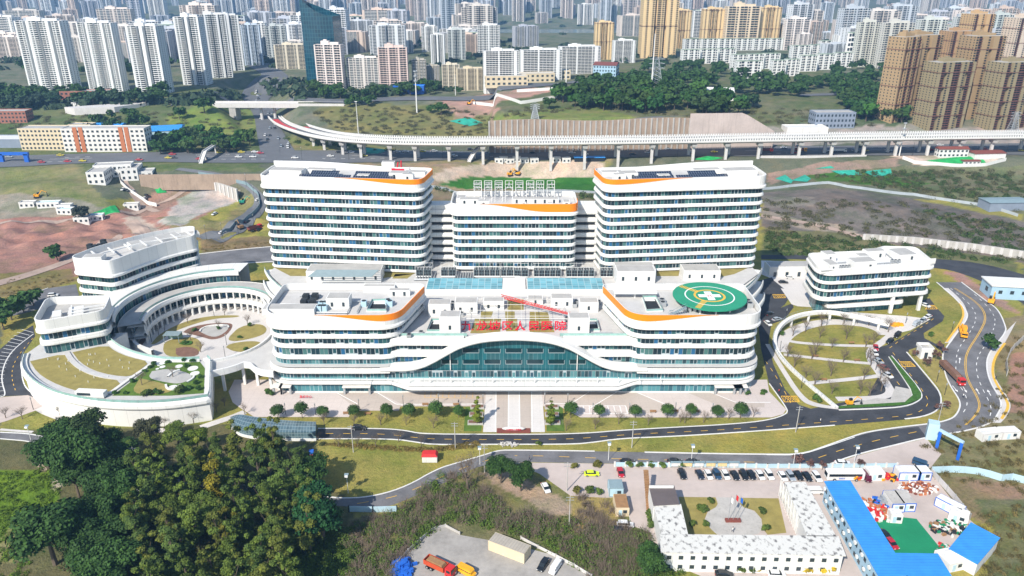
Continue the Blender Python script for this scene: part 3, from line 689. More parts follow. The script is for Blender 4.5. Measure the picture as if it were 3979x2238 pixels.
# left ring road and striped parking
sheet('ring_road', L1((0, 610), (150, 480), (330, 370), (350, 480), (240, 640), (215, 800), (225, 930), (290, 1030), (480, 1155), (280, 1070), (60, 1080), (0, 1092), (-200, 1150), (-200, 760)), 'asphalt', .05)
sheet('ring_road', L1((-300, 250), (0, 165), (300, 65), (480, 0), (760, -40), (790, 70), (500, 170), (320, 230), (0, 305), (-300, 400)), 'asphalt_old', .05)
sheet('ring_road', qp([(430, 655), (500, 640), (600, 628), (690, 620), (690, 660), (600, 663), (510, 675)]), 'asphalt_old', .05)
kerb(L1((335, 460), (150, 600), (60, 720), (20, 850), (20, 950), (62, 1075), (0, 1092)), .4, .15); kerb(L1((220, 790), (218, 880), (250, 990), (330, 1060), (480, 1160)), .4, .15)
kerb(L1((-300, 250), (0, 165), (300, 65), (480, 0)), .5, .2); kerb(qp([(495, 640), (600, 628), (690, 620)]), .5, .3); kerb(qp([(495, 672), (600, 664), (690, 658)]), .5, .3)
for k in range(19):
    t = k/18; a = np.array([335, 445])*(1-t)**2+2*t*(1-t)*np.array([-20, 690])+np.array([50, 1065])*t*t
    dashes(L1((a[0], a[1]), (a[0]-130+60*t, a[1]-35+50*t)), 'white_paint', 99, 0, .2, .085, 0)
sheet('forecourt', L1((-200, 1150), (0, 1095), (60, 1085), (280, 1070), (480, 1155), (380, 1215), (60, 1330), (-200, 1400)), 'pink_ground', .045)
# ground of the site-office yard, lower right
sheet('yard', B3((-20, 305), (500, 312), (1300, 324), (2576, 325))+B4((640, 330), (900, 240), (1300, 135), (1600, 65), (1700, 190), (1600, 400), (1650, 420), (1950, 800), (2080, 920), (1850, 1180), (1700, 1500))+B3((2000, 1500), (1400, 1250), (1330, 1000), (1180, 940), (1150, 850), (1130, 650), (920, 660), (560, 640), (250, 420), (60, 340)), 'pink_ground', .02)
sheet('yard', B4((1290, 135), (1560, 80), (1750, 220), (1640, 360), (880, 330), (1000, 260)), 'pink_ground', .035)
sheet('lawn', B3((1640, 650), (2010, 655), (2040, 740), (1930, 800), (1900, 880), (1960, 960), (2030, 1030), (1730, 1020)), 'turf', .05)
sheet('lawn', B3((2250, 660), (2640, 665), (2720, 1010), (2530, 1030), (2480, 960), (2470, 870), (2400, 790), (2260, 745)), 'turf', .05)
sheet('patio', B3((2020, 655), (2240, 655), (2260, 745), (2400, 790), (2470, 870), (2480, 960), (2430, 1040), (2040, 1040), (1950, 960), (1905, 880), (1930, 800), (2040, 740)), 'concrete', .06, 1)
sheet('ground_sheet', B4((1090, 890), (1240, 840), (1500, 870), (1760, 1190), (1760, 1310), (1700, 1240), (1290, 1220)), 'green_mat', .07)
sheet('yard', B2((1830, 925), (2020, 1030), (2576, 1130))+B3((450, 1250), (760, 1443), (600, 1600))+B2((1150, 1600), (1290, 1430), (1530, 1190)), 'yard', .06)
dashes(B3((1130, 650), (1150, 850), (1160, 960)), 'white_paint', 999, 0, .1, .08)
# left garden paths and front strips
path(L1((390, 1200), (480, 1250), (620, 1300)), 3.0); path(L1((2010, 1395), (2200, 1330), (2330, 1290), (2450, 1240)), 3.0); path(L1((1400, 1430), (1560, 1425), (1700, 1420)), 2.5); path(L1((0, 1415), (120, 1425), (330, 1440)), 1.2)
# beyond the campus: highways laid over the rising ground
lane('highway', qp([(-250, 400), (0, 394), (250, 386), (690, 380), (1000, 378), (1300, 372), (2000, 367), (2850, 358)]), qp([(-250, 436), (0, 424), (230, 408), (690, 411), (1000, 408), (1300, 403), (2000, 394), (2850, 388)]), 'asphalt_far', .35, 220, None, 6)
for dy, mt in ((9, 'white_paint'), (13, 'concrete_light'), (21, 'white_paint')):
    dashes(qp([(-250, 400+dy+3), (250, 386+dy*.8), (690, 380+dy), (1000, 378+dy), (1300, 372+dy), (2000, 367+dy*.9), (2850, 358+dy*.9)]), mt, 3 if mt == 'white_paint' else 999, 4 if mt == 'white_paint' else 0, .5, .5, 1, "road_marking", False, True)
lane('highway', qp([(655, 385), (645, 330), (640, 290), (612, 250), (605, 232), (628, 208), (665, 192), (640, 175), (610, 160)]), qp([(745, 385), (715, 340), (695, 297), (668, 262), (685, 232), (718, 214), (728, 192), (700, 172), (660, 152)]), 'asphalt_far', .4, 120, None, 5)
lane('slip_road', Z(0, 560, (1750, 260), (2150, 310), (2400, 400), (2540, 500), (2545, 600), (2400, 730), (2200, 880), (1960, 925)), Z(0, 560, (1800, 240), (2200, 285), (2480, 370), (2620, 480), (2680, 600), (2590, 740), (2450, 900), (2200, 990)), 'asphalt_far', .3, 70, None, 3)
lane('slip_road', qp([(672, 330), (678, 370), (676, 395), (690, 408), (760, 416)]), qp([(700, 330), (705, 370), (702, 390), (720, 402), (770, 410)]), 'asphalt_far', .6, 30, None, 2)
lane('street', qp([(430, 268), (600, 262), (790, 268), (1000, 252), (1250, 232), (1440, 212), (1500, 196)]), qp([(430, 256), (600, 250), (790, 258), (1000, 243), (1250, 224), (1440, 205), (1500, 190)]), 'asphalt_far', .6, 90, None, 3)
lane('street', qp([(2010, 243), (2120, 240), (2250, 250)]), qp([(2010, 238), (2120, 234), (2250, 243)]), 'asphalt_far', .5, 20)
lane('ring_road', qp([(1915, 642), (2040, 640), (2340, 650), (2460, 660), (2576, 690), (2760, 750)]), qp([(1915, 652), (2040, 652), (2330, 672), (2400, 680), (2500, 720), (2600, 780)]), 'asphalt', .08, 50, None, 3)
sheet('forecourt', qp([(1915, 655), (2030, 660), (2040, 745), (1990, 740), (1940, 700), (1915, 690)]), 'paving_white', .03)
sheet('forecourt', P4((380, 30), (420, 0), (600, 200), (310, 180), (250, 160), (140, 0)), 'paving_white', .08)
sheet('forecourt', P4((600, 220), (1420, 280), (1640, 310), (1440, 420), (1230, 470), (1200, 400), (620, 250)), 'paving_white', .04)
for l_, r_ in ((((300, 428), (303, 465), (325, 490), (385, 535)), ((318, 425), (320, 460), (345, 490), (405, 532))), (((312, 560), (350, 600), (375, 620)), ((345, 552), (385, 590), (412, 618))), (((-60, 720), (60, 690), (180, 650), (300, 590)), ((-60, 735), (60, 703), (185, 660), (310, 597))), (((0, 560), (170, 555), (300, 530), (440, 470), (540, 452)), ((0, 566), (170, 561), (303, 536), (445, 476), (540, 458))), (((1915, 540), (2060, 562), (2180, 596)), ((1915, 546), (2060, 570), (2176, 604)))):
    lane('dirt_track', qp(l_), qp(r_), 'dirt', .25, 40, None, 3)
def mirx(pl): return [(-x+1.2, y) for x, y in pl][::-1]
def lip(z0, z1, out=1.25, inn=-.9):
    """profile of a white storey band: soffit, rounded nose, sloping top"""
    h = z1-z0; r = min(.55, h*.28)
    return [(inn, z0+.06), (out-.55, z0), (out-.12, z0+.10), (out, z0+.38), (out-.02, z0+h*.45), (out-.10, z0+h*.55), (out-.16, z1-.25), (out-.35, z1), (inn-.4, z1+.02)]
def band_part(root, outline, z0, z1, out=1.25, name='storey_band', inn=-.9):
    out *= .62; z1 -= .72
    b = MB(); b.sweep(outline[0], outline[1], lip(z0, z1, out, inn)); return b.build(name, M['white'], root, False)
def glass_part(root, outline, z0, z1, inset=-.35, mat='ribbon', name='window_band'):
    inset = min(0, inset)*.2; z0 -= .85
    b = MB(); pts, nr = outline; b.sweep(pts, nr, [(inset, z0), (inset, z1)]); return b.build(name, M[mat], root)
def parapet_part(root, outline, z0, z1, zroof, th=.45, out=0.9, name='parapet'):
    b = MB(); pts, nr = outline
    b.sweep(pts, nr, [(-.6, z0+.05), (out+.25, z0), (out+.55, z0+.3), (out+.5, z0+1.0), (out+.1, z0+1.35), (out, z0+1.5), (out, z1-.12), (out-.1, z1), (out-th, z1), (out-th, zroof)])
    return b.build(name, M['white'], root)
def roof_part(root, outline, z, inset=.2, mat='roof', name='roof'):
    b = MB(); b.cap(off(*outline, inset), z); return b.build(name, M[mat], root)
def stripe_part(root, outline, s0, s1, ztop, zfun, out=.98, name='orange_stripe'):
    """orange wave painted on the parapet between two distances along the outline"""
    pts, nr = outline; n = len(pts); L = [0]
    for i in range(n): L.append(L[-1]+math.hypot(pts[(i+1) % n][0]-pts[i][0], pts[(i+1) % n][1]-pts[i][1]))
    b = MB(); m = max(8, int((s1-s0)/1.0)); prev = None
    P = np.array([[*p] for p in pts]+[[*pts[0]]]); NRM = np.array(list(nr)+[nr[0]])
    for k in range(m+1):
        s = (s0+(s1-s0)*k/m); sm = s % L[-1]
        x = np.interp(sm, L, P[:, 0]); y = np.interp(sm, L, P[:, 1]); nx = np.interp(sm, L, NRM[:, 0]); ny = np.interp(sm, L, NRM[:, 1])
        q = math.hypot(nx, ny); a = (x+nx/q*out, y+ny/q*out); zb = zfun(k/m); i = (x+nx/q*(out-.3), y+ny/q*(out-.3))
        if prev:
            pa, pz, pi = prev
            b.poly([(*pa, pz), (*a, zb), (*a, ztop), (*pa, ztop)]); b.poly([(*pa, ztop), (*a, ztop), (*i, ztop+.01), (*pi, ztop+.01)])
        prev = (a, zb, i)
    return b.build(name, M['orange'], root)
def arc_len(outline, x, y):
    pts = outline[0]; L = 0; best = (1e9, 0)
    for i in range(len(pts)):
        d = math.hypot(pts[i][0]-x, pts[i][1]-y)
        if d < best[0]: best = (d, L)
        j = (i+1) % len(pts); L += math.hypot(pts[j][0]-pts[i][0], pts[j][1]-pts[i][1])
    return best[1]
def rail_part(root, pts, z, h=1.1, name='railing', closed=False, mat='rail_glass', z_of=None):
    b = MB(); n = len(pts)
    for i in range(n if closed else n-1):
        p, q = pts[i], pts[(i+1) % n]; za = z if z_of is None else z_of(p); zb = z if z_of is None else z_of(q)
        b.tube((p[0], p[1], za+h), (q[0], q[1], zb+h), .05, n=4); b.tube((p[0], p[1], za), (p[0], p[1], za+h), .04, n=4)
        b.m = 1; b.poly([(p[0], p[1], za+.1), (q[0], q[1], zb+.1), (q[0], q[1], zb+h-.1), (p[0], p[1], za+h-.1)]); b.m = 0
    return b.build(name, [M['metal'], M[mat]], root)
def roof_room(root, px, py, zr, w, d, h, rz=0.0, win=True, name='roof_room', grey=True):
    """rooftop room placed by the middle of its front bottom edge"""
    p = PZ(px, py, zr) if not isinstance(px, Vector) else px
    c = Vector((p.x, p.y+d/2*1.0, zr)); b = MB()
    b.box((c.x, c.y, zr+h/2), (w, d, h), rz)
    o = b.build(name, M['white'], root)
    b = MB(); b.box((c.x, c.y, zr+h+.03), (w-.7, d-.7, .1), rz); b.build('flat_roof', M['roof'], o)
    if win:
        b = MB(); k = max(1, int(w/4))
        for i in range(k):
            x = c.x-w/2+w*(i+.5)/k; b.box((x, c.y-d/2-.01, zr+h*.42), (.9, .12, 1.6))
        b.build('window', M['dark_glass'], o)
    return o
def ac_units(root, pts, zr, s=(1.6, 1.1, 1.3), mat='metal', fan=True, name='condenser_unit'):
    for (x, y) in pts:
        b = MB(); b.box((x, y, zr+s[2]/2), s)
        o = b.build(name, M[mat], root)
        if fan:
            f = MB(); f.tube((x, y, zr+s[2]), (x, y, zr+s[2]+.12), min(s[:2])*.42, n=10); f.build('fan', M['dark'], o)
def pipes(root, segs, zr, r=.22, mat='metal', name='roof_pipe'):
    b = MB()
    for (x0, y0), (x1, y1) in segs:
        b.tube((x0, y0, zr+.6), (x1, y1, zr+.6), r, n=6)
        n = max(1, int(math.hypot(x1-x0, y1-y0)/4))
        for k in range(n+1):
            t = k/n; b.box((x0+(x1-x0)*t, y0+(y1-y0)*t, zr+.25), (.25, .25, .5))
    return b.build(name, M[mat], root)
ZR = 20.4                                             # podium roof level
FY = 238.5
# levels read off the front wing
lv = {k: zY(1120+v/2.576, FY) for k, v in dict(top=268, par=415, w1=452, b2=512, w2=546, b3=605, w3=657, b4=716, w4=768, t=835, w5=905, c=958).items()}
pod = thing('hospital_podium', 'white hospital podium with glazed ground storeys and arched central entrance hall', 'building', (0, 0, 0))
PODO = [(-86.5, 300), (-86.5, FY), (87.7, FY), (87.7, 300)]
out_g = fillet([(-86.8, 296), (-86.8, 238.3), (-40, 238.3), (-34, 238.8), (35, 238.8), (41, 238.3), (88, 238.3), (88, 296)], [1, 9, 3, 2, 2, 3, 9, 1], 8)
out_c = fillet([(-87.2, 296), (-87.2, 237.6), (-43, 237.6), (-36, 233.4), (37, 233.4), (44, 237.6), (88.4, 237.6), (88.4, 296)], [1, 10, 5, 5, 5, 5, 10, 1], 8)
out_t = fillet([(-87.2, 296), (-87.2, 237.6), (88.4, 237.6), (88.4, 296)], [1, 10, 10, 1], 8)
zc0, zc1 = lv['c'], lv['w5']
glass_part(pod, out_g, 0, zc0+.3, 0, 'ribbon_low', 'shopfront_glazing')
b = MB(); b.sweep(*out_g, [(.25, 0), (.25, .55), (-.2, .56)]); b.build('plinth', M['white'], pod)
band_part(pod, out_c, zc0+.5, zc1+.3, 1.2, 'storey_band', -3.0)
b = MB(); b.cap(off(*out_c, .5), zc1+.02); b.build('canopy_roof', M['white'], pod)
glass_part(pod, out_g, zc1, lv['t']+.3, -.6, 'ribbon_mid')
# terrace band: opens in the middle where the arch springs
zt0, zt1 = lv['t'], lv['w4']
def open_band(xa, xb, sgn):
    pts, nr = out_t; sel = [(p, q) for p, q in zip(pts, nr) if (p[0]*sgn >= xa*sgn and p[1] < 290)]
    return sel
for sgn in (-1, 1):
    pl = [(-44, 237.6), (-87.2, 237.6), (-87.2, 296)] if sgn < 0 else [(88.4, 296), (88.4, 237.6), (45, 237.6)]
    c = fillet([(-44, 260), (-44, 237.6), (-87.2, 237.6), (-87.2, 296), (-44, 296)] if sgn < 0 else [(45, 237.6), (45, 260), (45, 296), (88.4, 296), (88.4, 237.6)], [0, 0, 10, 1, 0] if sgn < 0 else [0, 0, 0, 1, 10], 8)
    band_part(pod, c, zt0, zt1, 1.6)
    b = MB(); b.cap(off(*c, .8), zt1-.02); b.build('terrace_floor', M['roof_light'], pod)
# arch ribbon
AR = Z(1000, 1120, (1230, 835), (1380, 832), (1480, 830), (1560, 822), (1640, 802), (1700, 780), (1780, 740), (1850, 700), (1930, 655), (2000, 617), (2060, 594), (2120, 574), (2190, 556), (2260, 543), (2340, 533), (2420, 527), (2500, 523), (2568, 522))
apts = [(PY(x, y, 237).x, PY(x, y, 237).z) for x, y in AR]; cx0 = .6
full = apts+[(2*cx0-x, z) for x, z in apts[::-1][1:]]
full = [(p[0], p[1]) for p in smooth_line(full, 2)]
b = MB(); th = 1.5; m = len(full)
for i, (x, z) in enumerate(full):
    t = abs(x-cx0)/45; d = 4.2
    yf = 236.4
    b.v += [(x, yf+.35, z), (x, yf, z+.45), (x, yf, z+th-.4), (x, yf+.5, z+th), (x, yf+d, z+th+.25), (x, yf+d, z+.1)]
for i in range(m-1):
    for k in range(6): b.face([i*6+k, (i+1)*6+k, (i+1)*6+(k+1) % 6, i*6+(k+1) % 6])
for k0 in (0, (m-1)*6): b.face([k0+k for k in range(6)])
o = b.build('entrance_arch', M['white'], pod)
bm = bmesh.new(); bm.from_mesh(o.data); bmesh.ops.recalc_face_normals(bm, faces=bm.faces); bm.to_mesh(o.data); bm.free()
# hall glazing under the arch and solid flank above it
b = MB(); yg = 239.8
for (x0, z0), (x1, z1) in zip(full[:-1], full[1:]):
    zb = zc1
    b.poly([(x0, yg, zb), (x1, yg, zb), (x1, yg, z1+.3), (x0, yg, z0+.3)], [(x0, zb), (x1, zb), (x1, z1), (x0, z0)])
hg = b.build('hall_glazing', M['hall_glass'], pod)
b = MB()
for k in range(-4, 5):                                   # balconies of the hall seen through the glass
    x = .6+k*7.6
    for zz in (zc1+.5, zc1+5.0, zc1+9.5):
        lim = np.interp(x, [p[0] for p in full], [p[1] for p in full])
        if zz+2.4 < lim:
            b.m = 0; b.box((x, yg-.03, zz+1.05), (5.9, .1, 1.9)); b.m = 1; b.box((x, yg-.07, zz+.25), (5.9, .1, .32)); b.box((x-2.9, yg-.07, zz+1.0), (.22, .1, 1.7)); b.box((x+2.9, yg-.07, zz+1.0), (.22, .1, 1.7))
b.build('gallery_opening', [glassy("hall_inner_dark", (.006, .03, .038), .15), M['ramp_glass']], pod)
for x in (-34.5, -22, 23.2, 35.7): 
    b = MB(); lim = float(np.interp(x, [p[0] for p in full], [p[1] for p in full])); b.box((x, 239.4, (zc1+lim)/2), (.28, .35, lim-zc1)); b.build('steel_mullion', M['white'], pod)
for k in range(-7, 8): b = MB(); b.box((.6+k*7.4, 235.2, zc1+1.2), (.2, .2, 2.4)); b.build('canopy_stay', M['white'], pod)
b = MB()
for k in range(44): b.box((-32+k*1.5, 236.6, zc1+.12), (1.1, .9, .18))
b.build('canopy_drain', M['roof_light'], pod)
# podium storeys between the wings (two bands each side of the arch)
for sgn in (-1, 1):
    xs = (-46, -17) if sgn < 0 else (18.2, 47.2)
    def seg(y): return [(xs[0], y), (xs[1], y)], [(0, -1), (0, -1)]
    zb4a, zb4b = zY(1385, 240.5), zY(1363, 240.5); zt = zY(1324, 240.5); ztb = zY(1342, 240.5)
    for (z0, z1, nm) in ((zb4a, zb4b, 'storey_band'), (ztb, ZR+.35, 'storey_band')):
        b = MB(); b.sweep(*seg(241.2), lip(z0, z1, 1.3), False); b.build(nm, M['white'], pod)
    for (z0, z1) in ((zb4b, ztb+.2), (zt1-.3, zb4a+.2)):
        b = MB(); b.sweep(*seg(241.2), [(-.25, z0), (-.25, z1)], False); b.build('window_band', M['ribbon'], pod)
b = MB(); b.prism([(-39.8, 241.8), (-17.5, 241.8), (18.7, 241.8), (41, 241.8), (41, 302), (-39.8, 302)], 0.5, ZR, False)
rp = [(-86, 266.5), (-39.8, 266.5), (-39.8, 241.8), (41, 241.8), (41, 266.5), (87.2, 266.5), (87.2, 280), (100, 296), (105.5, 303), (105.5, 330), (-104.3, 330), (-104.3, 303), (-98, 294), (-86, 280)]
b.cap(rp, ZR); b.build('podium_roof', M['roof_light'], pod)
b = MB(); b.prism([(-84, 266), (85.2, 266), (85.2, 290), (103, 303), (103, 329), (-102, 329), (-102, 303), (-84, 290)], .3, ZR-.05, False); b.build('side_wall', M['ribbon'], pod)
for z0 in (3.2, 7.6, 12.0, 16.2):
    o_ = fillet([(-87, 270), (88.2, 270), (88.2, 288), (105.5, 303), (105.5, 330), (-104.3, 330), (-104.3, 303), (-87, 288)], [0, 0, 8, 8, 3, 3, 8, 8], 6)
    band_part(pod, o_, z0, z0+2.1, .9)
# lobby doors and little porches
def porch(x, w, y=238.6):
    o = MB(); o.box((x, y-1.2, 3.4), (w, 3.2, .3)); r = o.build('porch', M['offwhite'], pod)
    o = MB(); o.box((x-w/2+.5, y-1.6, 1.7), (.7, .7, 3.3)); o.box((x+w/2-.5, y-1.6, 1.7), (.7, .7, 3.3)); o.build('post', M['metal'], r)
for zx, w in ((198, 4.6), (282, 5.2), (995, 12.5)): porch(PY(1000+zx/2.576, 1504, 237).x, w*.8)
for zx, w in ((2140, 10), (2260, 5)): porch(PY(2000+zx/2.576, 1499, 237).x, w)
b = MB(); b.box((PY(1000+375/2.576, 1510, 239).x, 239.2, 1.9), (5.6, .3, 3.6)); b.box((PY(2000+1215/2.576, 1510, 239).x, 239.2, 2.0), (8.6, .3, 4.0)); b.build('plant_room_door', M['concrete_light'], pod)
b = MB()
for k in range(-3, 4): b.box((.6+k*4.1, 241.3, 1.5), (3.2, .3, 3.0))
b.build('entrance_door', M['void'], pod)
def wing(sgn):
    lab = ('white six-storey front wing left of the arch, orange wave on its parapet' if sgn < 0 else 'white six-storey front wing right of the arch, green helipad on its roof')
    root = thing('front_wing', lab, 'building', (0, 0, 0), 0, 'front wings of the hospital')
    base = [(-86, 266.5), (-86, 239.2), (-40.5, 239.2), (-33.4, 266.5)]
    pl = base if sgn < 0 else mirx(base)
    rad = [2, 8, 8, 2] if sgn < 0 else [2, 8, 8, 2]
    o = fillet(pl, rad, 8)
    og = (off(*o, -.2), o[1])
    seq = [('w4', 'b4'), ('w3', 'b3'), ('w2', 'b2')]
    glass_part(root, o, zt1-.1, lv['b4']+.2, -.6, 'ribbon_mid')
    band_part(root, o, lv['b4'], lv['w3'], 1.2)
    glass_part(root, o, lv['w3'], lv['b3']+.2, -.6)
    band_part(root, o, lv['b3'], lv['w2'], 1.1)
    glass_part(root, o, lv['w2'], lv['b2']+.2, -.6)
    band_part(root, o, lv['b2'], lv['w1'], 1.0)
    glass_part(root, o, lv['w1'], lv['par']+.2, -.6)
    zr = lv['top']-2.6
    parapet_part(root, o, lv['par'], lv['top'], zr)
    roof_part(root, o, zr, .3, 'roof_light')
    s_c = arc_len(o, -40.5 if sgn < 0 else 41.7, 239.2)
    hh = lv['top']-lv['par']
    if sgn < 0: s0, s1 = s_c-27, s_c+25
    else: s0, s1 = s_c-25, s_c+29
    def zf(t):
        tt = t if sgn < 0 else 1-t
        return lv['top']-hh*.42*float(ss(0, .48, tt))
    stripe_part(root, o, s0, s1, lv['top'], zf)
    return root, zr, o
wl, zw, ol = wing(-1); wr, _, orr = wing(1)
# roof plant, left wing
def R2(zx, zy, z): return PZ(1000+zx/2.576, 1120+zy/2.576, z)
def R3(zx, zy, z): return PZ(2000+zx/2.576, 1120+zy/2.576, z)
def U2(zx, zy, z): return PZ(1000+zx/2.576, 560+zy/2.576, z)
def U3(zx, zy, z): return PZ(2000+zx/2.576, 560+zy/2.576, z)
roof_room(wl, R2(808, 205, zw), 0, zw, 8.2, 5.5, 4.0)
roof_room(wl, R2(310, 268, zw), 0, zw, 18.5, 5, 2.2, 0, False, 'roof_slab')
roof_room(wl, R2(1220, 40, zw), 0, zw, 12, 4, 2.4, 0, False, 'roof_slab'); roof_room(wl, R2(1420, 78, zw), 0, zw, 8, 2.5, 2.2)
ac_units(wl, [(R2(x, y, zw).x, R2(x, y, zw).y) for x, y in ((470, 160), (490, 110), (555, 160), (580, 105))], zw, (2.2, 2.6, 2.0), 'dark')
ac_units(wl, [(R2(x, y, zw).x, R2(x, y, zw).y) for x, y in ((630, 222), (645, 185), (675, 222), (690, 185), (1070, 175), (1310, 160), (1330, 175))], zw, (1.9, 2.2, 2.0), 'bluewhite')
pipes(wl, [((R2(a, b_, zw).x, R2(a, b_, zw).y), (R2(c, d, zw).x, R2(c, d, zw).y)) for a, b_, c, d in ((230, 170, 700, 178), (380, 180, 380, 240), (560, 255, 900, 262), (900, 262, 935, 190), (430, 90, 640, 80), (930, 150, 1120, 140), (1000, 255, 1060, 130))], zw)
def lightwell(root, c4, z, depth=3.4):
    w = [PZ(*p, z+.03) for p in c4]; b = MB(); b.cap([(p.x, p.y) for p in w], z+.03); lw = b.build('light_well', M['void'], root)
    cx = sum(p.x for p in w)/4; cy = sum(p.y for p in w)/4
    b = MB()
    for i in range(4):
        a, c = w[i], w[(i+1) % 4]; b.tube((a.x, a.y, z+.35), (c.x, c.y, z+.35), .35, n=4)
    b.build('coping', M['white'], lw)
    x0, x1 = sorted((w[0].x, w[1].x)); yb = max(p.y for p in w)
    b = MB(); b.poly([(x0+.5, yb-.3, z+.05), (x1-.5, yb-.3, z+.05), (x1-.5, yb-2.2, z+.06), (x0+.5, yb-2.2, z+.06)][::-1]); b.build('well_wall', M['white'], lw)
    rail_part(lw, [(p.x, p.y) for p in w], z+.3, 1.1, 'railing', True)
lightwell(wl, P2((1150, 140), (1300, 135), (1290, 240), (1100, 240)), zw)
lightwell(wr, P3((1275, 105), (1410, 105), (1480, 235), (1320, 245)), zw)
roof_room(wr, U3(1210, 1400, zw), 0, zw, 15, 7, 5.2)
b = MB(); c0 = R3(1200, 90, zw); b.box((c0.x, c0.y, zw+2.3), (16, 4, .4)); b.box((c0.x-7.5, c0.y, zw+1.1), (.6, .6, 2.2)); b.box((c0.x, c0.y, zw+1.1), (.6, .6, 2.2)); b.box((c0.x+7.5, c0.y, zw+1.1), (.6, .6, 2.2)); b.build('roof_canopy', M['white'], wr)
# helipad
hz = zw+3.0
hc = PZ(2000+1950/2.576, 1120+75/2.576, hz); hr = 13.2
hp = thing('helipad', 'round green rooftop helipad with white cross and yellow ring', 'helipad', (hc.x, hc.y, hz))
b = MB(); circ = [(hr*math.cos(2*math.pi*k/72), hr*math.sin(2*math.pi*k/72)) for k in range(72)]; b.prism(circ, -.45, 0, True, True); b.build('deck', M['helipad'], hp)
def ring(r0, r1, z, mat, nm, par, a0=0, a1=360, n=72):
    b = MB()
    for k in range(n):
        t0, t1 = R(a0+(a1-a0)*k/n), R(a0+(a1-a0)*(k+1)/n)
        b.poly([(r0*math.cos(t0), r0*math.sin(t0), z), (r1*math.cos(t0), r1*math.sin(t0), z), (r1*math.cos(t1), r1*math.sin(t1), z), (r0*math.cos(t1), r0*math.sin(t1), z)])
    return b.build(nm, M[mat], par)
ring(8.5, 8.95, .015, 'white_paint', 'white_ring', hp); ring(4.9, 5.7, .015, 'yellow_paint', 'yellow_ring', hp)
b = MB(); b.poly([(-4, -1.3, .016), (4, -1.3, .016), (4, 1.3, .016), (-4, 1.3, .016)]); b.poly([(-1.3, 1.3, .016), (1.3, 1.3, .016), (1.3, 4, .016), (-1.3, 4, .016)]); b.poly([(-1.3, -4, .016), (1.3, -4, .016), (1.3, -1.3, .016), (-1.3, -1.3, .016)]); b.build('white_cross', M['white_paint'], hp)
b = MB(); b.box((-.5, 0, .03), (.22, 1.9, .02)); b.box((.5, 0, .03), (.22, 1.9, .02)); b.box((0, 0, .031), (.8, .22, .02)); b.build('letter_h', M['red'], hp)
b = MB()
for a in (238, 133):
    for k in range(9):
        r = 5.9+k*.82; t = R(a); p = (r*math.cos(t), r*math.sin(t)); b.box((p[0], p[1], .02), (.5, 2.0, .02), t)
b.build('yellow_hatching', M['yellow_paint'], hp)
b = MB()
for k in range(12):
    t = R(k*30); b.tube((10.5*math.cos(t), 10.5*math.sin(t), -3.0), (10.5*math.cos(t), 10.5*math.sin(t), -.4), .3, n=6)
b.build('steel_column', M['white'], hp)
b = MB(); b.box((-15.5, -9, -1.8), (1.4, .2, .2)); 
for k in range(10): b.box((-16.5+k*.62, -10.2, -3.3+k*.35), (.62, 1.6, .12))
for s_ in (-.8, .8):
    b.tube((-16.8, -10.2+s_, -2.4), (-10.6, -10.2+s_, 1.0), .06, n=4)
b.build('stair', M['greyblue'], hp)
ac_units(wr, [(R3(1700+k*48, 228, zw).x, R3(1700, 232, zw).y) for k in range(9)], zw, (1.0, 1.2, 1.7), 'metal')
ac_units(wr, [(R3(x, y, zw).x, R3(x, y, zw).y) for x, y in ((1470, 150), (1480, 180), (2330, 160), (2350, 190))], zw, (2.2, 1.8, 1.8), 'metal')
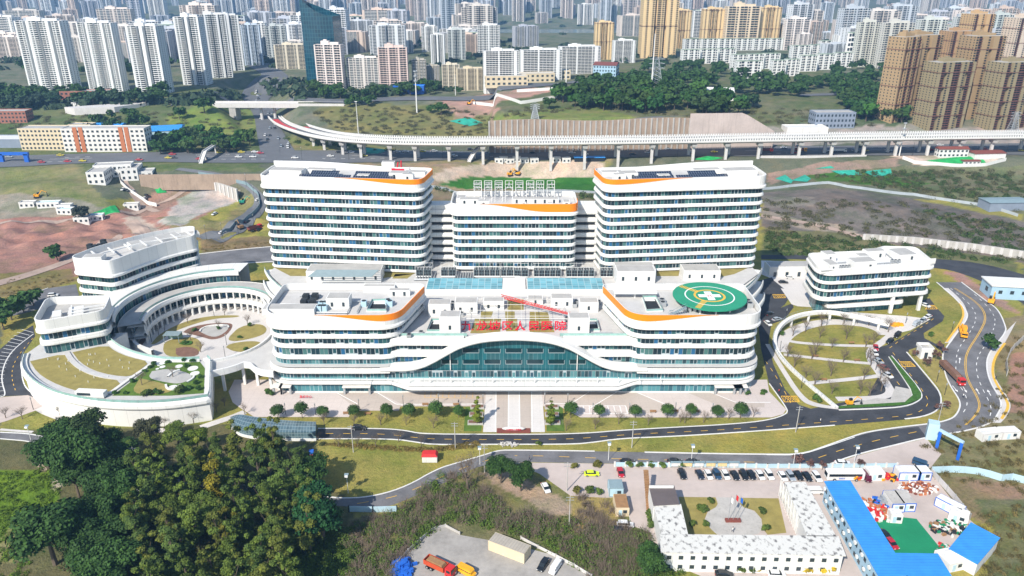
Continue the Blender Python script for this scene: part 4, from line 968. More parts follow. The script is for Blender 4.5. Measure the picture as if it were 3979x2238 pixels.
def tower(sgn, top_px=680):
    root = thing('ward_tower', 'white ten-storey ward tower %s' % ('with a red crane on its roof, left of the central tower' if sgn < 0 else 'with solar panels and no crane, right of the central tower'), 'building', (0, 0, 0), 0, 'ward towers behind the podium')
    base = [(-104.3, 329.5), (-105.3, 310.2), (-37.5, 303.4), (-34.5, 323)]
    pl = base if sgn < 0 else mirx(base)
    o = fillet(pl, [3, 4.5, 4.5, 3], 8)
    ztop = PZ(1010, 680, 0) and zY(684, 309); z1 = zY(560+455/2.576, 308)
    zb = ZR; n = 10; fh = (z1-zb)/n
    for k in range(n):
        z0 = zb+k*fh
        glass_part(root, o, z0+fh*.44, z0+fh+.25, -.9)
        band_part(root, o, z0-.05+(.0 if k else .4), z0+fh*.60, 1.0)
    zr = ztop-1.3
    parapet_part(root, o, z1, ztop, zr, .5, .7)
    roof_part(root, o, zr, .1, 'roof_light')
    cx_, cy_ = (-37.5, 303.4) if sgn < 0 else (38.7, 303.4); s_c = arc_len(o, cx_, cy_)
    def zf(t):
        tt = t if sgn < 0 else 1-t
        return ztop-(ztop-z1)*.38*float(ss(0, .55, tt))
    stripe_part(root, o, s_c-35 if sgn < 0 else s_c-21, s_c+21 if sgn < 0 else s_c+35, ztop, zf, .82)
    # wave in the parapet: raised far end
    b = MB(); pts = []
    X = lambda x: x if sgn < 0 else -x+1.2
    for k in range(40):
        t = k/39; x = -104.5+t*60; pts.append((X(x), 328.6-t*5.2, 1.9*(1-float(ss(.25, 1, t)))))
    for (x0, y0, h0), (x1, y1, h1) in zip(pts[:-1], pts[1:]):
        b.poly([(x0, y0, ztop-2.5), (x1, y1, ztop-2.5), (x1, y1, ztop+h1), (x0, y0, ztop+h0)]); b.poly([(x0, y0+.5, ztop-.3), (x1, y1+.5, ztop-.3), (x1, y1+.5, ztop+h1), (x0, y0+.5, ztop+h0)])
        b.poly([(x0, y0, ztop+h0), (x1, y1, ztop+h1), (x1, y1+.5, ztop+h1), (x0, y0+.5, ztop+h0)])
    b.build('raised_parapet', M['white'], root)
    U = (lambda a, c: U2(a, c, zr)) if sgn < 0 else (lambda a, c: U3(3390-a, c, zr))
    sl = lambda x: 310.2+(x+105.3)*(-6.8/67.8)
    def at(x, dy): return Vector((X(x), sl(x)+dy, zr))
    for (x, dy, w, d, h) in ((-95, 7, 14, 6, 2.6), (-82, 12, 12, 4, 1.8), (-62, 5.0, 5, 3, 1.6), (-47, 7, 8, 5, 2.5), (-43, 3.0, 5, 3, 2.8), (-41, 12.5, 9, 4, 1.6)):
        roof_room(root, at(x, dy-d/2), 0, zr, w, d, h, -.1*(-sgn), w < 9)
    for (x0, x1, d0, d1) in ((-89, -67, 1.4, 4.0), (-85, -73, 5.4, 9.4), (-66, -47, 5.0, 9.5), (-66, -49, 1.4, 4.2)):
        b = MB(); c = []
        for (x, dd) in ((x0, d0), (x1, d0), (x1, d1), (x0, d1)): c.append((X(x), sl(x)+dd, zr+1.0+.18*(dd-d0)))
        b.poly(c if sgn < 0 else c[::-1], [(0, 0), (x1-x0, 0), (x1-x0, d1-d0), (0, d1-d0)])
        b.poly([(p[0], p[1], p[2]-.08) for p in (c if sgn < 0 else c[::-1])][::-1]); b.build('solar_panel', M['solar'], root)
    return root, zr
tl, ztr = tower(-1); tr, _ = tower(1)
# red crane parts and grey plant box on the left tower
tc = thing('roof_crane', 'small red roof crane lying on the left ward tower', 'crane', U2(1420, 262, ztr))
b = MB(); b.tube((-1, 0, .4), (-.3, 0, 3.6), .3, n=6); b.tube((.8, .4, .3), (1.0, .2, 4.2), .3, n=6); b.build('boom', M['signred'], tc)
b = MB(); b.box((0, 0, .4), (4.5, 1.6, .8)); b.box((-2.6, -.2, .5), (1.4, 1.6, .9), .3); b.build('base', M['signred'], tc)
roof_room(tl, U2(1310, 262, ztr), 0, ztr, 5.5, 3.5, 3.4, 0, False, 'chiller_box')
ct = thing('central_tower', 'white central tower with broad orange wave and a steel-framed roof sign', 'building', (0, 0, 0))
o = fillet([(-25.2, 325), (-25.2, 306), (27, 306), (27, 325)], [2, 3.5, 3.5, 2], 8)
zt_ = zY(793, 305.3); z1_ = zY(560+722/2.576, 305); n = 7; zb0 = ZR+1.0; fh = (z1_-zb0)/n
for k in range(n):
    z0 = zb0+k*fh; glass_part(ct, o, z0+fh*.46, z0+fh+.25, -.9); band_part(ct, o, z0-.05, z0+fh*.60, 1.0)
parapet_part(ct, o, z1_, zt_, zt_-2.2, .5, .7); roof_part(ct, o, zt_-2.2, .1, 'roof_light')
s_c = arc_len(o, 27, 306)
stripe_part(ct, o, s_c-40, s_c+8, zt_, lambda t: zt_-(zt_-z1_-.9)*.80*float(ss(0, .62, t)), .82)
czr = zt_-2.2
for (x, y, w, d, h) in ((-18, 314, 9, 4, 2.2), (-12, 309.5, 5, 2.5, 2.6), (-22, 319, 4, 6, 1.6), (10, 316, 20, 3.5, 1.8), (16, 309, 2.5, 2, 1.8), (23, 311, 3, 4, 2.0), (5, 309, 2, 1.6, 2)):
    roof_room(ct, Vector((x, y-d/2, czr)), 0, czr, w, d, h)
for sgn in (-1, 1):
    lk = thing('link_building', 'white recessed link building between central tower and %s ward tower' % ('left' if sgn < 0 else 'right'), 'building', (0, 0, 0), 0, 'links between the towers')
    xs = (-37.5, -25.6) if sgn < 0 else (27.4, 38.7)
    ltop = zY(795, 318); lb = ZR; nn = 7; f2 = (ltop-2.2-lb)/nn
    b = MB(); b.prism([(xs[0], 317), (xs[1], 317), (xs[1], 324), (xs[0], 324)], lb, ltop); b.build('body', M['white'], lk)
    for k in range(nn):
        z0 = lb+f2*k+.6
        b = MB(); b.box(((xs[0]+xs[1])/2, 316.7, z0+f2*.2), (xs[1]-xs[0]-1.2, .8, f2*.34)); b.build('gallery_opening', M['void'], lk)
        b = MB(); b.sweep([(xs[0], 316.8), (xs[1], 316.8)], [(0, -1), (0, -1)], [(0, z0+f2*.38), (.9, z0+f2*.38), (1.1, z0+f2*.6), (.8, z0+f2*.92), (0, z0+f2*.95)], False); b.build('storey_band', M['white'], lk)
def text_mesh(s, size, depth):
    cu = bpy.data.curves.new("lettering", 'FONT'); cu.body = s; cu.size = size; cu.extrude = depth; cu.align_x = 'CENTER'; cu.offset = .009*size; cu.resolution_u = 2
    o = bpy.data.objects.new("lettering", cu); COL.objects.link(o)
    me = bpy.data.meshes.new_from_object(o.evaluated_get(bpy.context.evaluated_depsgraph_get())); bpy.data.objects.remove(o); bpy.data.curves.remove(cu)
    return me
def letter_obj(name, s, size, depth, mat, parent, loc, rot):
    me = text_mesh(s, size, depth); me.materials.clear(); me.materials.append(mat); me.name = name
    o = bpy.data.objects.new(name, me); COL.objects.link(o); o.parent = parent; o.location = loc; o.rotation_euler = rot; return o
CH = "九龙坡区人民医院"
sg = thing('hospital_sign', 'row of big red characters standing on the podium roof above the arch', 'sign', (0, 0, 0))
for i, ch in enumerate(CH):
    zx = (2100, 2245, 2375, 2505, 2630, 2770, 2895, 3030)[i]; p = PY(1000+zx/2.576, 1287, 248); 
    letter_obj('character', ch, 4.6, .12, M['signred'], sg, (p.x, 247.6, p.z+.45), (R(90), 0, 0))
    b = MB()
    for sx in (-1.5, 1.5): b.tube((p.x+sx, 248.1, ZR), (p.x+sx, 248.1, p.z+3.6), .04, n=4); b.tube((p.x+sx, 248.1, p.z+3), (p.x+sx, 250.6, ZR), .035, n=4)
    for zz in (.3,): b.tube((p.x-1.6, 248.1, p.z+zz), (p.x+1.6, 248.1, p.z+zz), .035, n=4)
    b.build('support_frame', M['white'], sg)
b = MB(); b.tube((-19, 248.6, ZR+4.2), (20, 248.6, ZR+4.2), .1, n=4); b.build('top_rail', M['white'], sg)
bs = thing('roof_sign', 'rooftop sign of white steel frames seen from behind, characters reversed', 'sign', (0, 0, 0))
for i, ch in enumerate(CH[::-1]):
    cxp = (1857, 1897, 1938, 1978, 2018, 2060, 2098, 2140)[i]; p = PY(cxp, 742, 320)
    zbse = p.z; hgt = PY(cxp, 702, 320).z-zbse
    b = MB()
    for sx in (-1.6, 1.6): b.tube((p.x+sx, 320, czr), (p.x+sx, 320, zbse+hgt), .14, n=4); b.tube((p.x+sx, 319.9, zbse+hgt*.6), (p.x+sx, 316, czr), .08, n=4)
    for t in (0, .33, .66, 1): b.tube((p.x-1.6, 320, zbse+hgt*t), (p.x+1.6, 320, zbse+hgt*t), .11, n=4)
    b.build('support_frame', M['white'], bs)
    letter_obj('character', ch, hgt*.9, .1, M['metal'], bs, (p.x, 320.6, zbse+hgt*.12), (R(90), 0, R(180)))
for xa, xb, lbl in ((-34.6, -4.0, 'left'), (6.3, 37.2, 'right')):
    sk = thing('atrium_skylight', 'flat blue glass atrium skylight on podium roof, %s of the pair' % lbl, 'skylight', (0, 0, 0), 0, 'atrium skylights')
    b = MB(); b.poly([(xa, 281.5, ZR+1.6), (xb, 281.5, ZR+1.6), (xb, 293.6, ZR+1.9), (xa, 293.6, ZR+1.9)], [(0, 0), (xb-xa, 0), (xb-xa, 12.1), (0, 12.1)]); b.build('glazing', M['skylight'], sk)
    b = MB(); b.prism([(xa-.4, 281), (xb+.4, 281), (xb+.4, 294), (xa-.4, 294)], ZR, ZR+1.5); b.build('kerb_wall', M['white'], sk)
b = MB(); b.box((.9, 287, ZR+1.0), (9.2, 13.5, 2.0)); b.build('roof_ridge', M['white'], pod)
b = MB(); b.box((.6, 280.2, ZR+1.2), (80, .5, 2.4)); b.build('roof_upstand', M['white'], pod)
def chiller(x, y, w, d, i, frame=True):
    c = thing('chiller_bank', 'dark rooftop chiller bank inside a white pipe frame, %s from the left' % ordw(i), 'chiller', (x, y, ZR), 0, 'chiller banks behind the skylights')
    b = MB(); b.box((0, 0, 1.7), (w, d, 2.6)); b.build('casing', M['dark'], c)
    b = MB(); nx = max(2, int(w/1.1))
    for k in range(nx):
        for j in (-.22, .22): b.tube((-w/2+w*(k+.5)/nx, d*j, 3.0), (-w/2+w*(k+.5)/nx, d*j, 3.15), w/nx*.38, n=8)
    b.build('fan', M['metal'], c)
    b = MB()
    for k in range(nx+1): 
        xx = -w/2+w*k/nx; b.tube((xx, -d/2-.05, .4), (xx, -d/2-.05, 3.05), .07, n=4)
    for zz in (.4, 1.7, 3.05): b.tube((-w/2, -d/2-.05, zz), (w/2, -d/2-.05, zz), .06, n=4)
    b.build('grille', M['greyblue'], c)
    b = MB()
    for k in range(nx//2+1):
        xx = -w/2-.4+(w+.8)*k/(nx//2)
        for yy in (-d/2-.4, d/2+.4): b.tube((xx, yy, 0), (xx, yy, 5.0), .08, n=4)
    for yy in (-d/2-.4, d/2+.4): b.tube((-w/2-.4, yy, 4.6), (w/2+.4, yy, 4.6), .08, n=4)
    b.tube((-w/2, -d/2-1.0, .5), (w/2, -d/2-1.0, .5), .28, n=6)
    if frame: b.build('pipe_frame', M['white'], c)
ci = 0
for (zx, w) in ((1665, 6.2), (1912, 6.0), (2300, 11), (2530, 9.5)):
    p = U2(zx, 1330, ZR); chiller(p.x, p.y+2.4, w if zx != 2530 else 8, 4.0, ci, True); ci += 1
for (zx, w) in ((65, 5.5), (325, 11), (655, 11.5), (920, 5)):
    p = U3(zx, 1335, ZR); chiller(p.x, p.y+2.4, w, 4.2, ci, True); ci += 1
pipes(pod, [((-40+i*1.2, 296.6), (-40+i*1.2, 304)) for i in range(7)]+[((-24+i*1.1, 296), (-24+i*1.1, 304)) for i in range(8)]+[((-41, 295.6), (38, 295.6)), ((-41, 294.9), (38, 294.9))], ZR, .25, 'metal', 'cooling_pipe')
roof_room(pod, U2(868, 1385, ZR), 0, ZR, 31, 9, 5.0)
b = MB(); p = U2(868, 1310, ZR+5); 
for k in range(9): b.tube((p.x-14+k*.2, p.y-3+k*.9, ZR+5.5), (p.x+12+k*.2, p.y-3+k*.9, ZR+5.5), .2, n=5)
b.build('roof_duct', M['greyblue'], pod)
roof_room(pod, U3(1205, 1395, ZR), 0, ZR, 16.5, 9, 6.2); roof_room(pod, U3(1870, 1365, ZR), 0, ZR, 15.5, 8, 4.4)
for pl, mt in ((Z(1000, 560, (150, 1225), (640, 1250), (1590, 1265), (1570, 1300), (1260, 1340), (1240, 1290), (560, 1270), (510, 1320), (330, 1320)), 'turf'), (Z(1000, 560, (1380, 1300), (1560, 1300), (1500, 1345), (1350, 1345)), 'turf'),
               (Z(2000, 560, (1000, 1245), (2420, 1200), (2200, 1300), (2060, 1330), (2050, 1250), (1400, 1255), (1400, 1225)), 'turf'), (Z(2000, 560, (1420, 1275), (1650, 1265), (1640, 1320), (1420, 1320)), 'turf')):
    w = [PZ(*q, ZR+.03) for q in pl]; b = MB(); b.cap([(q.x, q.y) for q in w], ZR+.03); b.build('roof_turf', M['turf'], pod)
# rooms and courts on the front terrace
for f_, zx, zy, w, d, h in ((R2, 1825, 285, 8.3, 5.0, 6.5), (R2, 2090, 260, 8.6, 5.5, 6.0), (R2, 1930, 470, 7.4, 5.5, 9.2), (R2, 2365, 215, 8.0, 4.2, 4.4), (R3, 205, 165, 6.0, 4, 3), (R3, 470, 195, 8.4, 5.0, 5.0), (R3, 740, 240, 7.3, 4.5, 5.2), (R3, 640, 475, 7.4, 5.0, 8.8)):
    roof_room(pod, f_(zx, zy, ZR), 0, ZR, w, d, h*.78)
lightwell(pod, P2((1745, 335), (1865, 335), (1850, 445), (1700, 445)), ZR); lightwell(pod, P3((710, 335), (820, 335), (850, 435), (720, 440)), ZR)
for pl in (P2((2240, 232), (2360, 232), (2340, 290), (2235, 290)), P2((2480, 232), (2576, 232), (2576, 295), (2480, 295)), P2((2180, 300), (2440, 302), (2430, 450), (2130, 450)), P3((0, 105), (90, 105), (90, 220), (0, 220)), P3((150, 235), (330, 240), (360, 330), (400, 440), (150, 440)), P2((2500, 110), (2576, 120), (2576, 220), (2500, 220)), P2((2490, 300), (2600, 300), (2610, 450), (2490, 450))):
    w = [PZ(*q, ZR+.04) for q in pl]; b = MB(); b.cap([(q.x, q.y) for q in w], ZR+.04); b.build('roof_turf', M['turf'], pod)
bmm = MB()
for k in range(6):
    y = 249+k*5.2; bmm.tube((-22, y, ZR+2.6), (19, y, ZR+2.6), .1, n=4)
for k in range(9):
    x = -22+k*5.1; bmm.tube((x, 249, ZR+2.6), (x, 275, ZR+2.6), .09, n=4); bmm.tube((x, 249, ZR), (x, 249, ZR+2.6), .1, n=4); bmm.tube((x, 275, ZR), (x, 275, ZR+2.6), .1, n=4)
bmm.build('pergola', M['offwhite'], pod)
ac_units(pod, [(R2(x, y, ZR).x, R2(x, y, ZR).y) for x, y in ((1950, 200), (1955, 170), (2045, 280), (1640, 470), (1520, 500), (1400, 490))]+[(R3(x, y, ZR).x, R3(x, y, ZR).y) for x, y in ((600, 190), (615, 160), (520, 330), (525, 370), (840, 160))], ZR, (1.5, 1.6, 1.6), 'metal')
rail_part(pod, [(x, 242.6) for x in range(-40, -14, 3)], ZR, 1.3, 'railing'); rail_part(pod, [(x, 242.6) for x in range(17, 43, 3)], ZR, 1.3, 'railing')
pipes(pod, [((-36, 244.2), (-17, 244.2)), ((22, 244.5), (36, 244.5)), ((-14, 262), (-14, 275))], ZR, .25, 'metal', 'roof_pipe')
# fallen red lattice boom
lb_ = thing('crane_boom', 'long red lattice crane boom lying across the podium roof', 'crane boom', (0, 0, 0))
p0 = PZ(1000+2440/2.576, 1120+88/2.576, ZR+3.0); p1 = PZ(2000+590/2.576, 1120+272/2.576, ZR+3.0); b = MB()
d = (p1-p0); nseg = 22; e = d.normalized().cross(Vector((0, 0, 1)))*.7
for s_ in (e, -e, Vector((0, 0, 1.1))): b.tube(p0+s_, p1+s_*.4, .16, .12, 5)
for k in range(nseg):
    a = p0+d*(k/nseg); c = p0+d*((k+1)/nseg); b.tube(a+e, c-e, .08, n=4); b.tube(a-e, c+Vector((0, 0, 1.1)), .08, n=4); b.tube(a+e, c+Vector((0, 0, 1.1)), .08, n=4)
b.build('lattice', M['red'], lb_)
b = MB(); q = p1+Vector((0, 0, -1.6)); b.box((q.x, q.y, ZR+1.4), (2, 1.4, 2.6)); q = p0+Vector((0, 0, -1.5)); b.box((q.x, q.y, ZR+1.3), (1.4, 1.4, 2.6)); b.build('rest', M['metal'], lb_)
# curved ramps at the two outer ends of the podium
for sgn in (-1, 1):
    rp_ = thing('curved_ramp', 'white curved stacked ramp wrapping the podium corner on the %s' % ('left' if sgn < 0 else 'right'), 'ramp', (0, 0, 0), 0, 'curved ramps at the podium corners')
    A = np.array([-108, 309]); B_ = np.array([-99, 289.]); C_ = np.array([-84.5, 276.5])
    for lvl, z in enumerate((18.6, 13.2, 7.4)):
        pts = []
        for k in range(17):
            t = k/16; q = A*(1-t)**2+(B_+np.array([-3*lvl, 2.5*lvl]))*2*t*(1-t)+C_*t*t; pts.append((q[0]-1.2*lvl if sgn < 0 else -(q[0]-1.2*lvl)+1.2, q[1]))
        nr_ = normals(pts, False)
        if sgn > 0: nr_ = [(-a, -c) for a, c in nr_]
        b = MB(); b.sweep(pts, nr_, [(-4.5, z), (-.2, z), (.2, z+.5), (.15, z+1.5), (-.1, z+2.0), (-.4, z+2.0), (-.45, z+1.1), (-4.5, z+1.1), (-4.5, z)], False); b.build('ramp_deck', M['white'], rp_)
        if lvl == 0: rail_part(rp_, pts[::1], z+2.0, .9)
    b = MB()
    for t in (.1, .4, .7, .95):
        q = A*(1-t)**2+B_*2*t*(1-t)+C_*t*t; x = q[0]+2 if sgn < 0 else -(q[0]+2)+1.2; b.tube((x, q[1]+1, 0), (x, q[1]+1, 19), .5, n=8)
    b.build('column', M['white'], rp_)
CC = (-125.3, 286.0)
def arc(r, a0, a1, n=None):
    n = n or max(6, int(abs(a1-a0)/3)); return [(CC[0]+r*math.cos(R(a0+(a1-a0)*k/n)), CC[1]+r*math.sin(R(a0+(a1-a0)*k/n))) for k in range(n+1)]
def radial(pts, s): return [((p[0]-CC[0])/math.hypot(p[0]-CC[0], p[1]-CC[1])*s, (p[1]-CC[1])/math.hypot(p[0]-CC[0], p[1]-CC[1])*s) for p in pts]
def fixn(o):
    bm = bmesh.new(); bm.from_mesh(o.data); bmesh.ops.recalc_face_normals(bm, faces=bm.faces); bm.to_mesh(o.data); bm.free(); return o
gr = thing('ring_gallery', 'white two-level curved colonnade around the round garden court', 'gallery', (0, 0, 0))
pi = arc(25, 28, 203); nin = radial(pi, -1)
for z0, z1 in ((3.1, 5.3), (8.4, 10.6)):
    b = MB(); b.sweep(pi, nin, [(-6, z0+.2), (.1, z0), (.65, z0+.3), (.75, z0+1.0), (.5, z0+1.6), (.3, z1), (-.3, z1), (-.4, z1-1.0), (-9, z1-1.0)], False); fixn(b.build('storey_band', M['white'], gr))
b = MB(); b.sweep(arc(29.5, 28, 203), radial(arc(29.5, 28, 203), -1), [(0, 0), (0, 8.6)], False); b.build('inner_glazing', M['ribbon'], gr)
b = MB(); b.sweep(arc(34.2, 28, 203), radial(arc(34.2, 28, 203), 1), [(0, 0), (0, 10)], False); b.build('outer_wall', M['white'], gr)
b = MB(); b.sweep(pi, nin, [(0, 9.75), (-9.3, 9.75)], False); fixn(b.build('gallery_roof', M['roof'], gr))
for a in range(31, 203, 7):
    x, y = arc(24.9, a, a+1, 1)[0]; b = MB(); b.tube((x, y, 0), (x, y, 3.3), .55, n=8); b.tube((x, y, 5.0), (x, y, 8.6), .35, n=8); b.build('column', M['white'], gr)
rail_part(gr, arc(26.2, 35, 200, 40), 10.2, 1.0)
g2 = thing('crescent_building', 'low white crescent storey with strip windows wrapping the gallery ring', 'building', (0, 0, 0))
po = arc(35.5, 88, 214); nn_ = radial(po, -1)
b = MB(); b.sweep(po, nn_, [(.0, 7), (.0, 13.2)], False); b.build('window_band', M['ribbon'], g2)
b = MB(); b.sweep(po, nn_, [(-1, 12.6), (.6, 12.5), (1.1, 12.9), (1.1, 14.2), (.7, 14.9), (.2, 14.9), (0, 14.0), (-12, 14.0)], False); fixn(b.build('storey_band', M['white'], g2))
b = MB(); b.sweep(arc(47, 88, 214), radial(arc(47, 88, 214), 1), [(0, 0), (0, 14)], False); b.build('outer_wall', M['white'], g2)
b = MB(); b.sweep(po, nn_, [(-.3, 13.9), (-11.6, 13.9)], False); fixn(b.build('flat_roof', M['roof_light'], g2))
rail_part(g2, arc(36.5, 92, 210, 34), 14.3, 1.0)
# block A
ba = thing('curved_block', 'tall white curved block with stepped storeys behind the crescent, black coolers on roof', 'building', (0, 0, 0))
def qbez(a, m, c, n=10): return [tuple(np.array(a)*(1-t)**2+np.array(m)*2*t*(1-t)+np.array(c)*t*t) for t in np.linspace(0, 1, n)]
plA = [(-189, 304), (-170, 299.5)]+qbez((-167.5, 303), (-160.5, 322), (-147, 333.0), 9)+[(-152.5, 347)]+qbez((-158, 345), (-172, 337), (-184.5, 316), 7)
oA = fillet(plA, [4, 5]+[0]*8+[4, 4]+[0]*7, 6)
zs = [(6.0, 9.6, 11.7), (11.7, 13.7, 15.9), (15.9, 18.0, 20.2), (20.2, 22.4, None)]
glass_part(ba, oA, 0.5, 5.5); band_part(ba, oA, 4.2, 6.4, 1.2)
for k, (z0, z1, z2) in enumerate(((6, 7.8, 10), (10, 11.8, 14), (14, 15.8, 18), (18, 19.8, 22.2))):
    glass_part(ba, oA, z0, z1+.4); 
    if k < 3: band_part(ba, oA, z1, z2+.3, 1.2)
parapet_part(ba, oA, 19.9+.0, 27.8, 24.8, .45, .5); roof_part(ba, oA, 24.8, .1, 'roof_light')
glass_part(ba, oA, 18, 20.2)
zr = 24.8
for (x, y, w, d, h, rz) in ((-164, 330, 22, 7, 2.4, .75), (-180, 307, 8, 5, 2.6, .1), (-152, 339, 9, 5, 2.0, .6)):
    b = MB(); b.box((x, y, zr+h/2), (w, d, h), rz); o = b.build('roof_room', M['white'], ba)
    b = MB(); b.box((x, y, zr+h+.04), (w-.8, d-.8, .1), rz); b.build('flat_roof', M['roof'], o)
b = MB()
for k in range(7):
    t = k/6; x, y = -181+t*30, 309.5+t*28; b.box((x, y, zr+2.4), (.6, 9, .5), .75+.0*t)
b.tube((-182, 306, zr+2.4), (-166, 325, zr+2.4), .3, n=4); b.tube((-166, 325, zr+2.4), (-148, 337, zr+2.4), .3, n=4); b.build('roof_frame', M['white'], ba)
ac_units(ba, [PZ(0+x/2.576, 560+y/2.576, zr+0)[:2] for x, y in ((915, 1075), (960, 1060), (1000, 1050), (1050, 1030), (905, 1050), (1040, 1005))], zr, (2.0, 2.0, 2.4), 'dark')
# fan podium
zp = 9.2
fan_px = L1((240, 655), (213, 735), (238, 830), (330, 930), (480, 1020), (680, 1080), (960, 1130), (1300, 1152), (1700, 1142), (2085, 1085), (2098, 1040), (2110, 715), (2075, 690))
inner = L1((2000, 706), (1900, 712), (1700, 712), (1560, 700), (1350, 655), (1200, 590), (1110, 520))
fan_w = [PZ(*p, zp) for p in fan_px]
outer_s = smooth_line(fan_w[:10], 2)
fan_poly = [(p[0], p[1]) for p in outer_s]+[(p.x, p.y) for p in fan_w[10:]]+[(p.x, p.y) for p in [PZ(*q, zp) for q in inner]]+[(-152, 270), (-180, 266)]
fp = thing('fan_podium', 'white fan-shaped podium with roof lawn, curved blank wall along the front', 'building', (0, 0, 0))
b = MB(); b.prism(fan_poly, 0, zp-.6, False); b.build('wall', M['white'], fp)
b = MB(); b.cap(fan_poly, zp-.6); b.build('terrace_floor', M['roof_light'], fp)
rim = [(p[0], p[1]) for p in outer_s]+[(p.x, p.y) for p in fan_w[10:]]
def nrm_out(pts):
    n = normals(pts, False); c = (-140, 250)
    return [q if (q[0]*(p[0]-c[0])+q[1]*(p[1]-c[1])) > 0 else (-q[0], -q[1]) for p, q in zip(pts, n)]
b = MB(); b.sweep(rim, nrm_out(rim), [(-.2, zp-2.6), (.5, zp-2.5), (.75, zp-2.0), (.7, zp-1.0), (.25, zp-.2), (-.2, zp+.05), (-1.6, zp), (-1.7, zp-.6)], False); fixn(b.build('rim', M['white'], fp))
irim = [(p.x, p.y) for p in [PZ(*q, zp) for q in inner]]
irim = [(p[0], p[1]) for p in smooth_line(irim, 2)]
b = MB(); b.sweep(irim, radial(irim, -1), [(0, 0), (0, 6), (.3, 6.2), (.5, 7), (.3, zp), (-1.2, zp), (-1.3, zp-.6)], False); fixn(b.build('court_rim', M['white'], fp))
rail_part(fp, [(p[0], p[1]) for p in resample([(q[0], q[1], 0) for q in rim], 46)], zp, 1.1); rail_part(fp, [(p[0], p[1]) for p in resample([(q[0], q[1], 0) for q in irim], 24)], zp, 1.1)
def roofpatch(pl, mt, z, nm, root=None, cv=2):
    w = [PZ(*q, z) for q in pl]; w = smooth_line(w+[w[0]], cv)[:-1] if cv else w
    b = MB(); b.cap([(q[0], q[1]) for q in w], z); return b.build(nm, M[mt], root)
roofpatch(L1((300, 730), (660, 650), (700, 720), (800, 810), (960, 890), (1240, 930), (1090, 1045), (900, 1050), (700, 1010), (500, 930), (370, 840)), 'turf', zp-.5, 'roof_lawn', fp, 1)
roofpatch(L1((725, 640), (1070, 565), (1150, 630), (1300, 690), (1500, 735), (1400, 820), (1310, 885), (1120, 870), (930, 820), (800, 740)), 'turf', zp-.5, 'roof_lawn', fp, 1)
roofpatch(L1((1330, 920), (1560, 745), (2000, 735), (2050, 800), (2040, 1050), (1700, 1075), (1120, 1075)), 'turf_green', zp-.52, 'roof_garden', fp, 0)
roofpatch(L1((1520, 830), (1700, 800), (1900, 850), (1930, 900), (1800, 960), (1650, 940), (1480, 900)), 'roof', zp-.48, 'garden_paving', fp, 2)
roofpatch(L1((1400, 900), (1640, 950), (1750, 1010), (1640, 1060), (1300, 1060)), 'turf', zp-.47, 'roof_lawn', fp, 2)
for (x, y, rr) in ((1610, 745, 46), (1590, 770, 14), (1625, 785, 26), (1575, 805, 16), (1790, 780, 34), (1930, 800, 46), (1950, 850, 40), (1730, 990, 40)):
    c = PZ(x/2.576, 1120+y/2.576, zp-.45); b = MB(); r_ = rr/2.576/9.8; b.tube((c.x, c.y, c.z-.1), (c.x, c.y, c.z), r_, n=16); b.build('stepping_disc', M['white'], fp)
for pts in (((1680, 890), (1720, 850), (1800, 820)), ((1660, 970), (1670, 1010), (1740, 1020), (1810, 970)), ((1870, 945), (1930, 910), (1945, 880))):
    w = smooth_line([PZ(*q, zp-.45) for q in L1(*pts)], 2); b = MB(); q = [(p[0], p[1]) for p in w]; b.sweep(q, normals(q, False), [(-.35, zp-.5), (-.35, zp), (.35, zp), (.35, zp-.5)], False); b.build('garden_bench', M['white'], fp)
w = smooth_line([PZ(*q, zp-.4) for q in L1((665, 640), (720, 730), (830, 815), (1000, 880), (1200, 905), (1310, 895))], 2); q = [(p[0], p[1]) for p in w]
b = MB(); b.sweep(q, normals(q, False), [(-.9, zp-.5), (-.9, zp-.2), (.9, zp-.2), (.9, zp-.5)], False); b.build('roof_path', M['roof_light'], fp)
w = [PZ(*q, zp-.4) for q in L1((1555, 735), (1310, 900), (1090, 1060))]; q = [(p.x, p.y) for p in w]; b = MB(); b.sweep(q, normals(q, False), [(-.6, zp-.5), (-.6, zp-.1), (.6, zp-.1), (.6, zp-.5)], False); b.build('planter_wall', M['offwhite'], fp)
p = PZ(*L1((900, 1085))[0], zp); b = MB(); b.box((p.x, p.y+1.2, zp+.7), (10, 2.4, 1.9), -.09); o = b.build('skylight_house', M['white'], fp); b = MB(); b.box((p.x-2, p.y+.2, zp+.9), (4.5, .5, .8), -.09); b.build('window', M['dark_glass'], o)
for k in range(26):                                   # lawn vents
    a, c = rng.random(2); P0 = np.array(L1((430, 720), (1150, 620), (1350, 800), (900, 980))); P = (P0[0]*(1-a)+P0[1]*a)*(1-c)+(P0[3]*(1-a)+P0[2]*a)*c
    q_ = PZ(P[0], P[1], zp-.5); b = MB(); b.tube(q_, q_+Vector((0, 0, .7)), .12, n=6); b.build('vent_pipe', M['white'], fp)
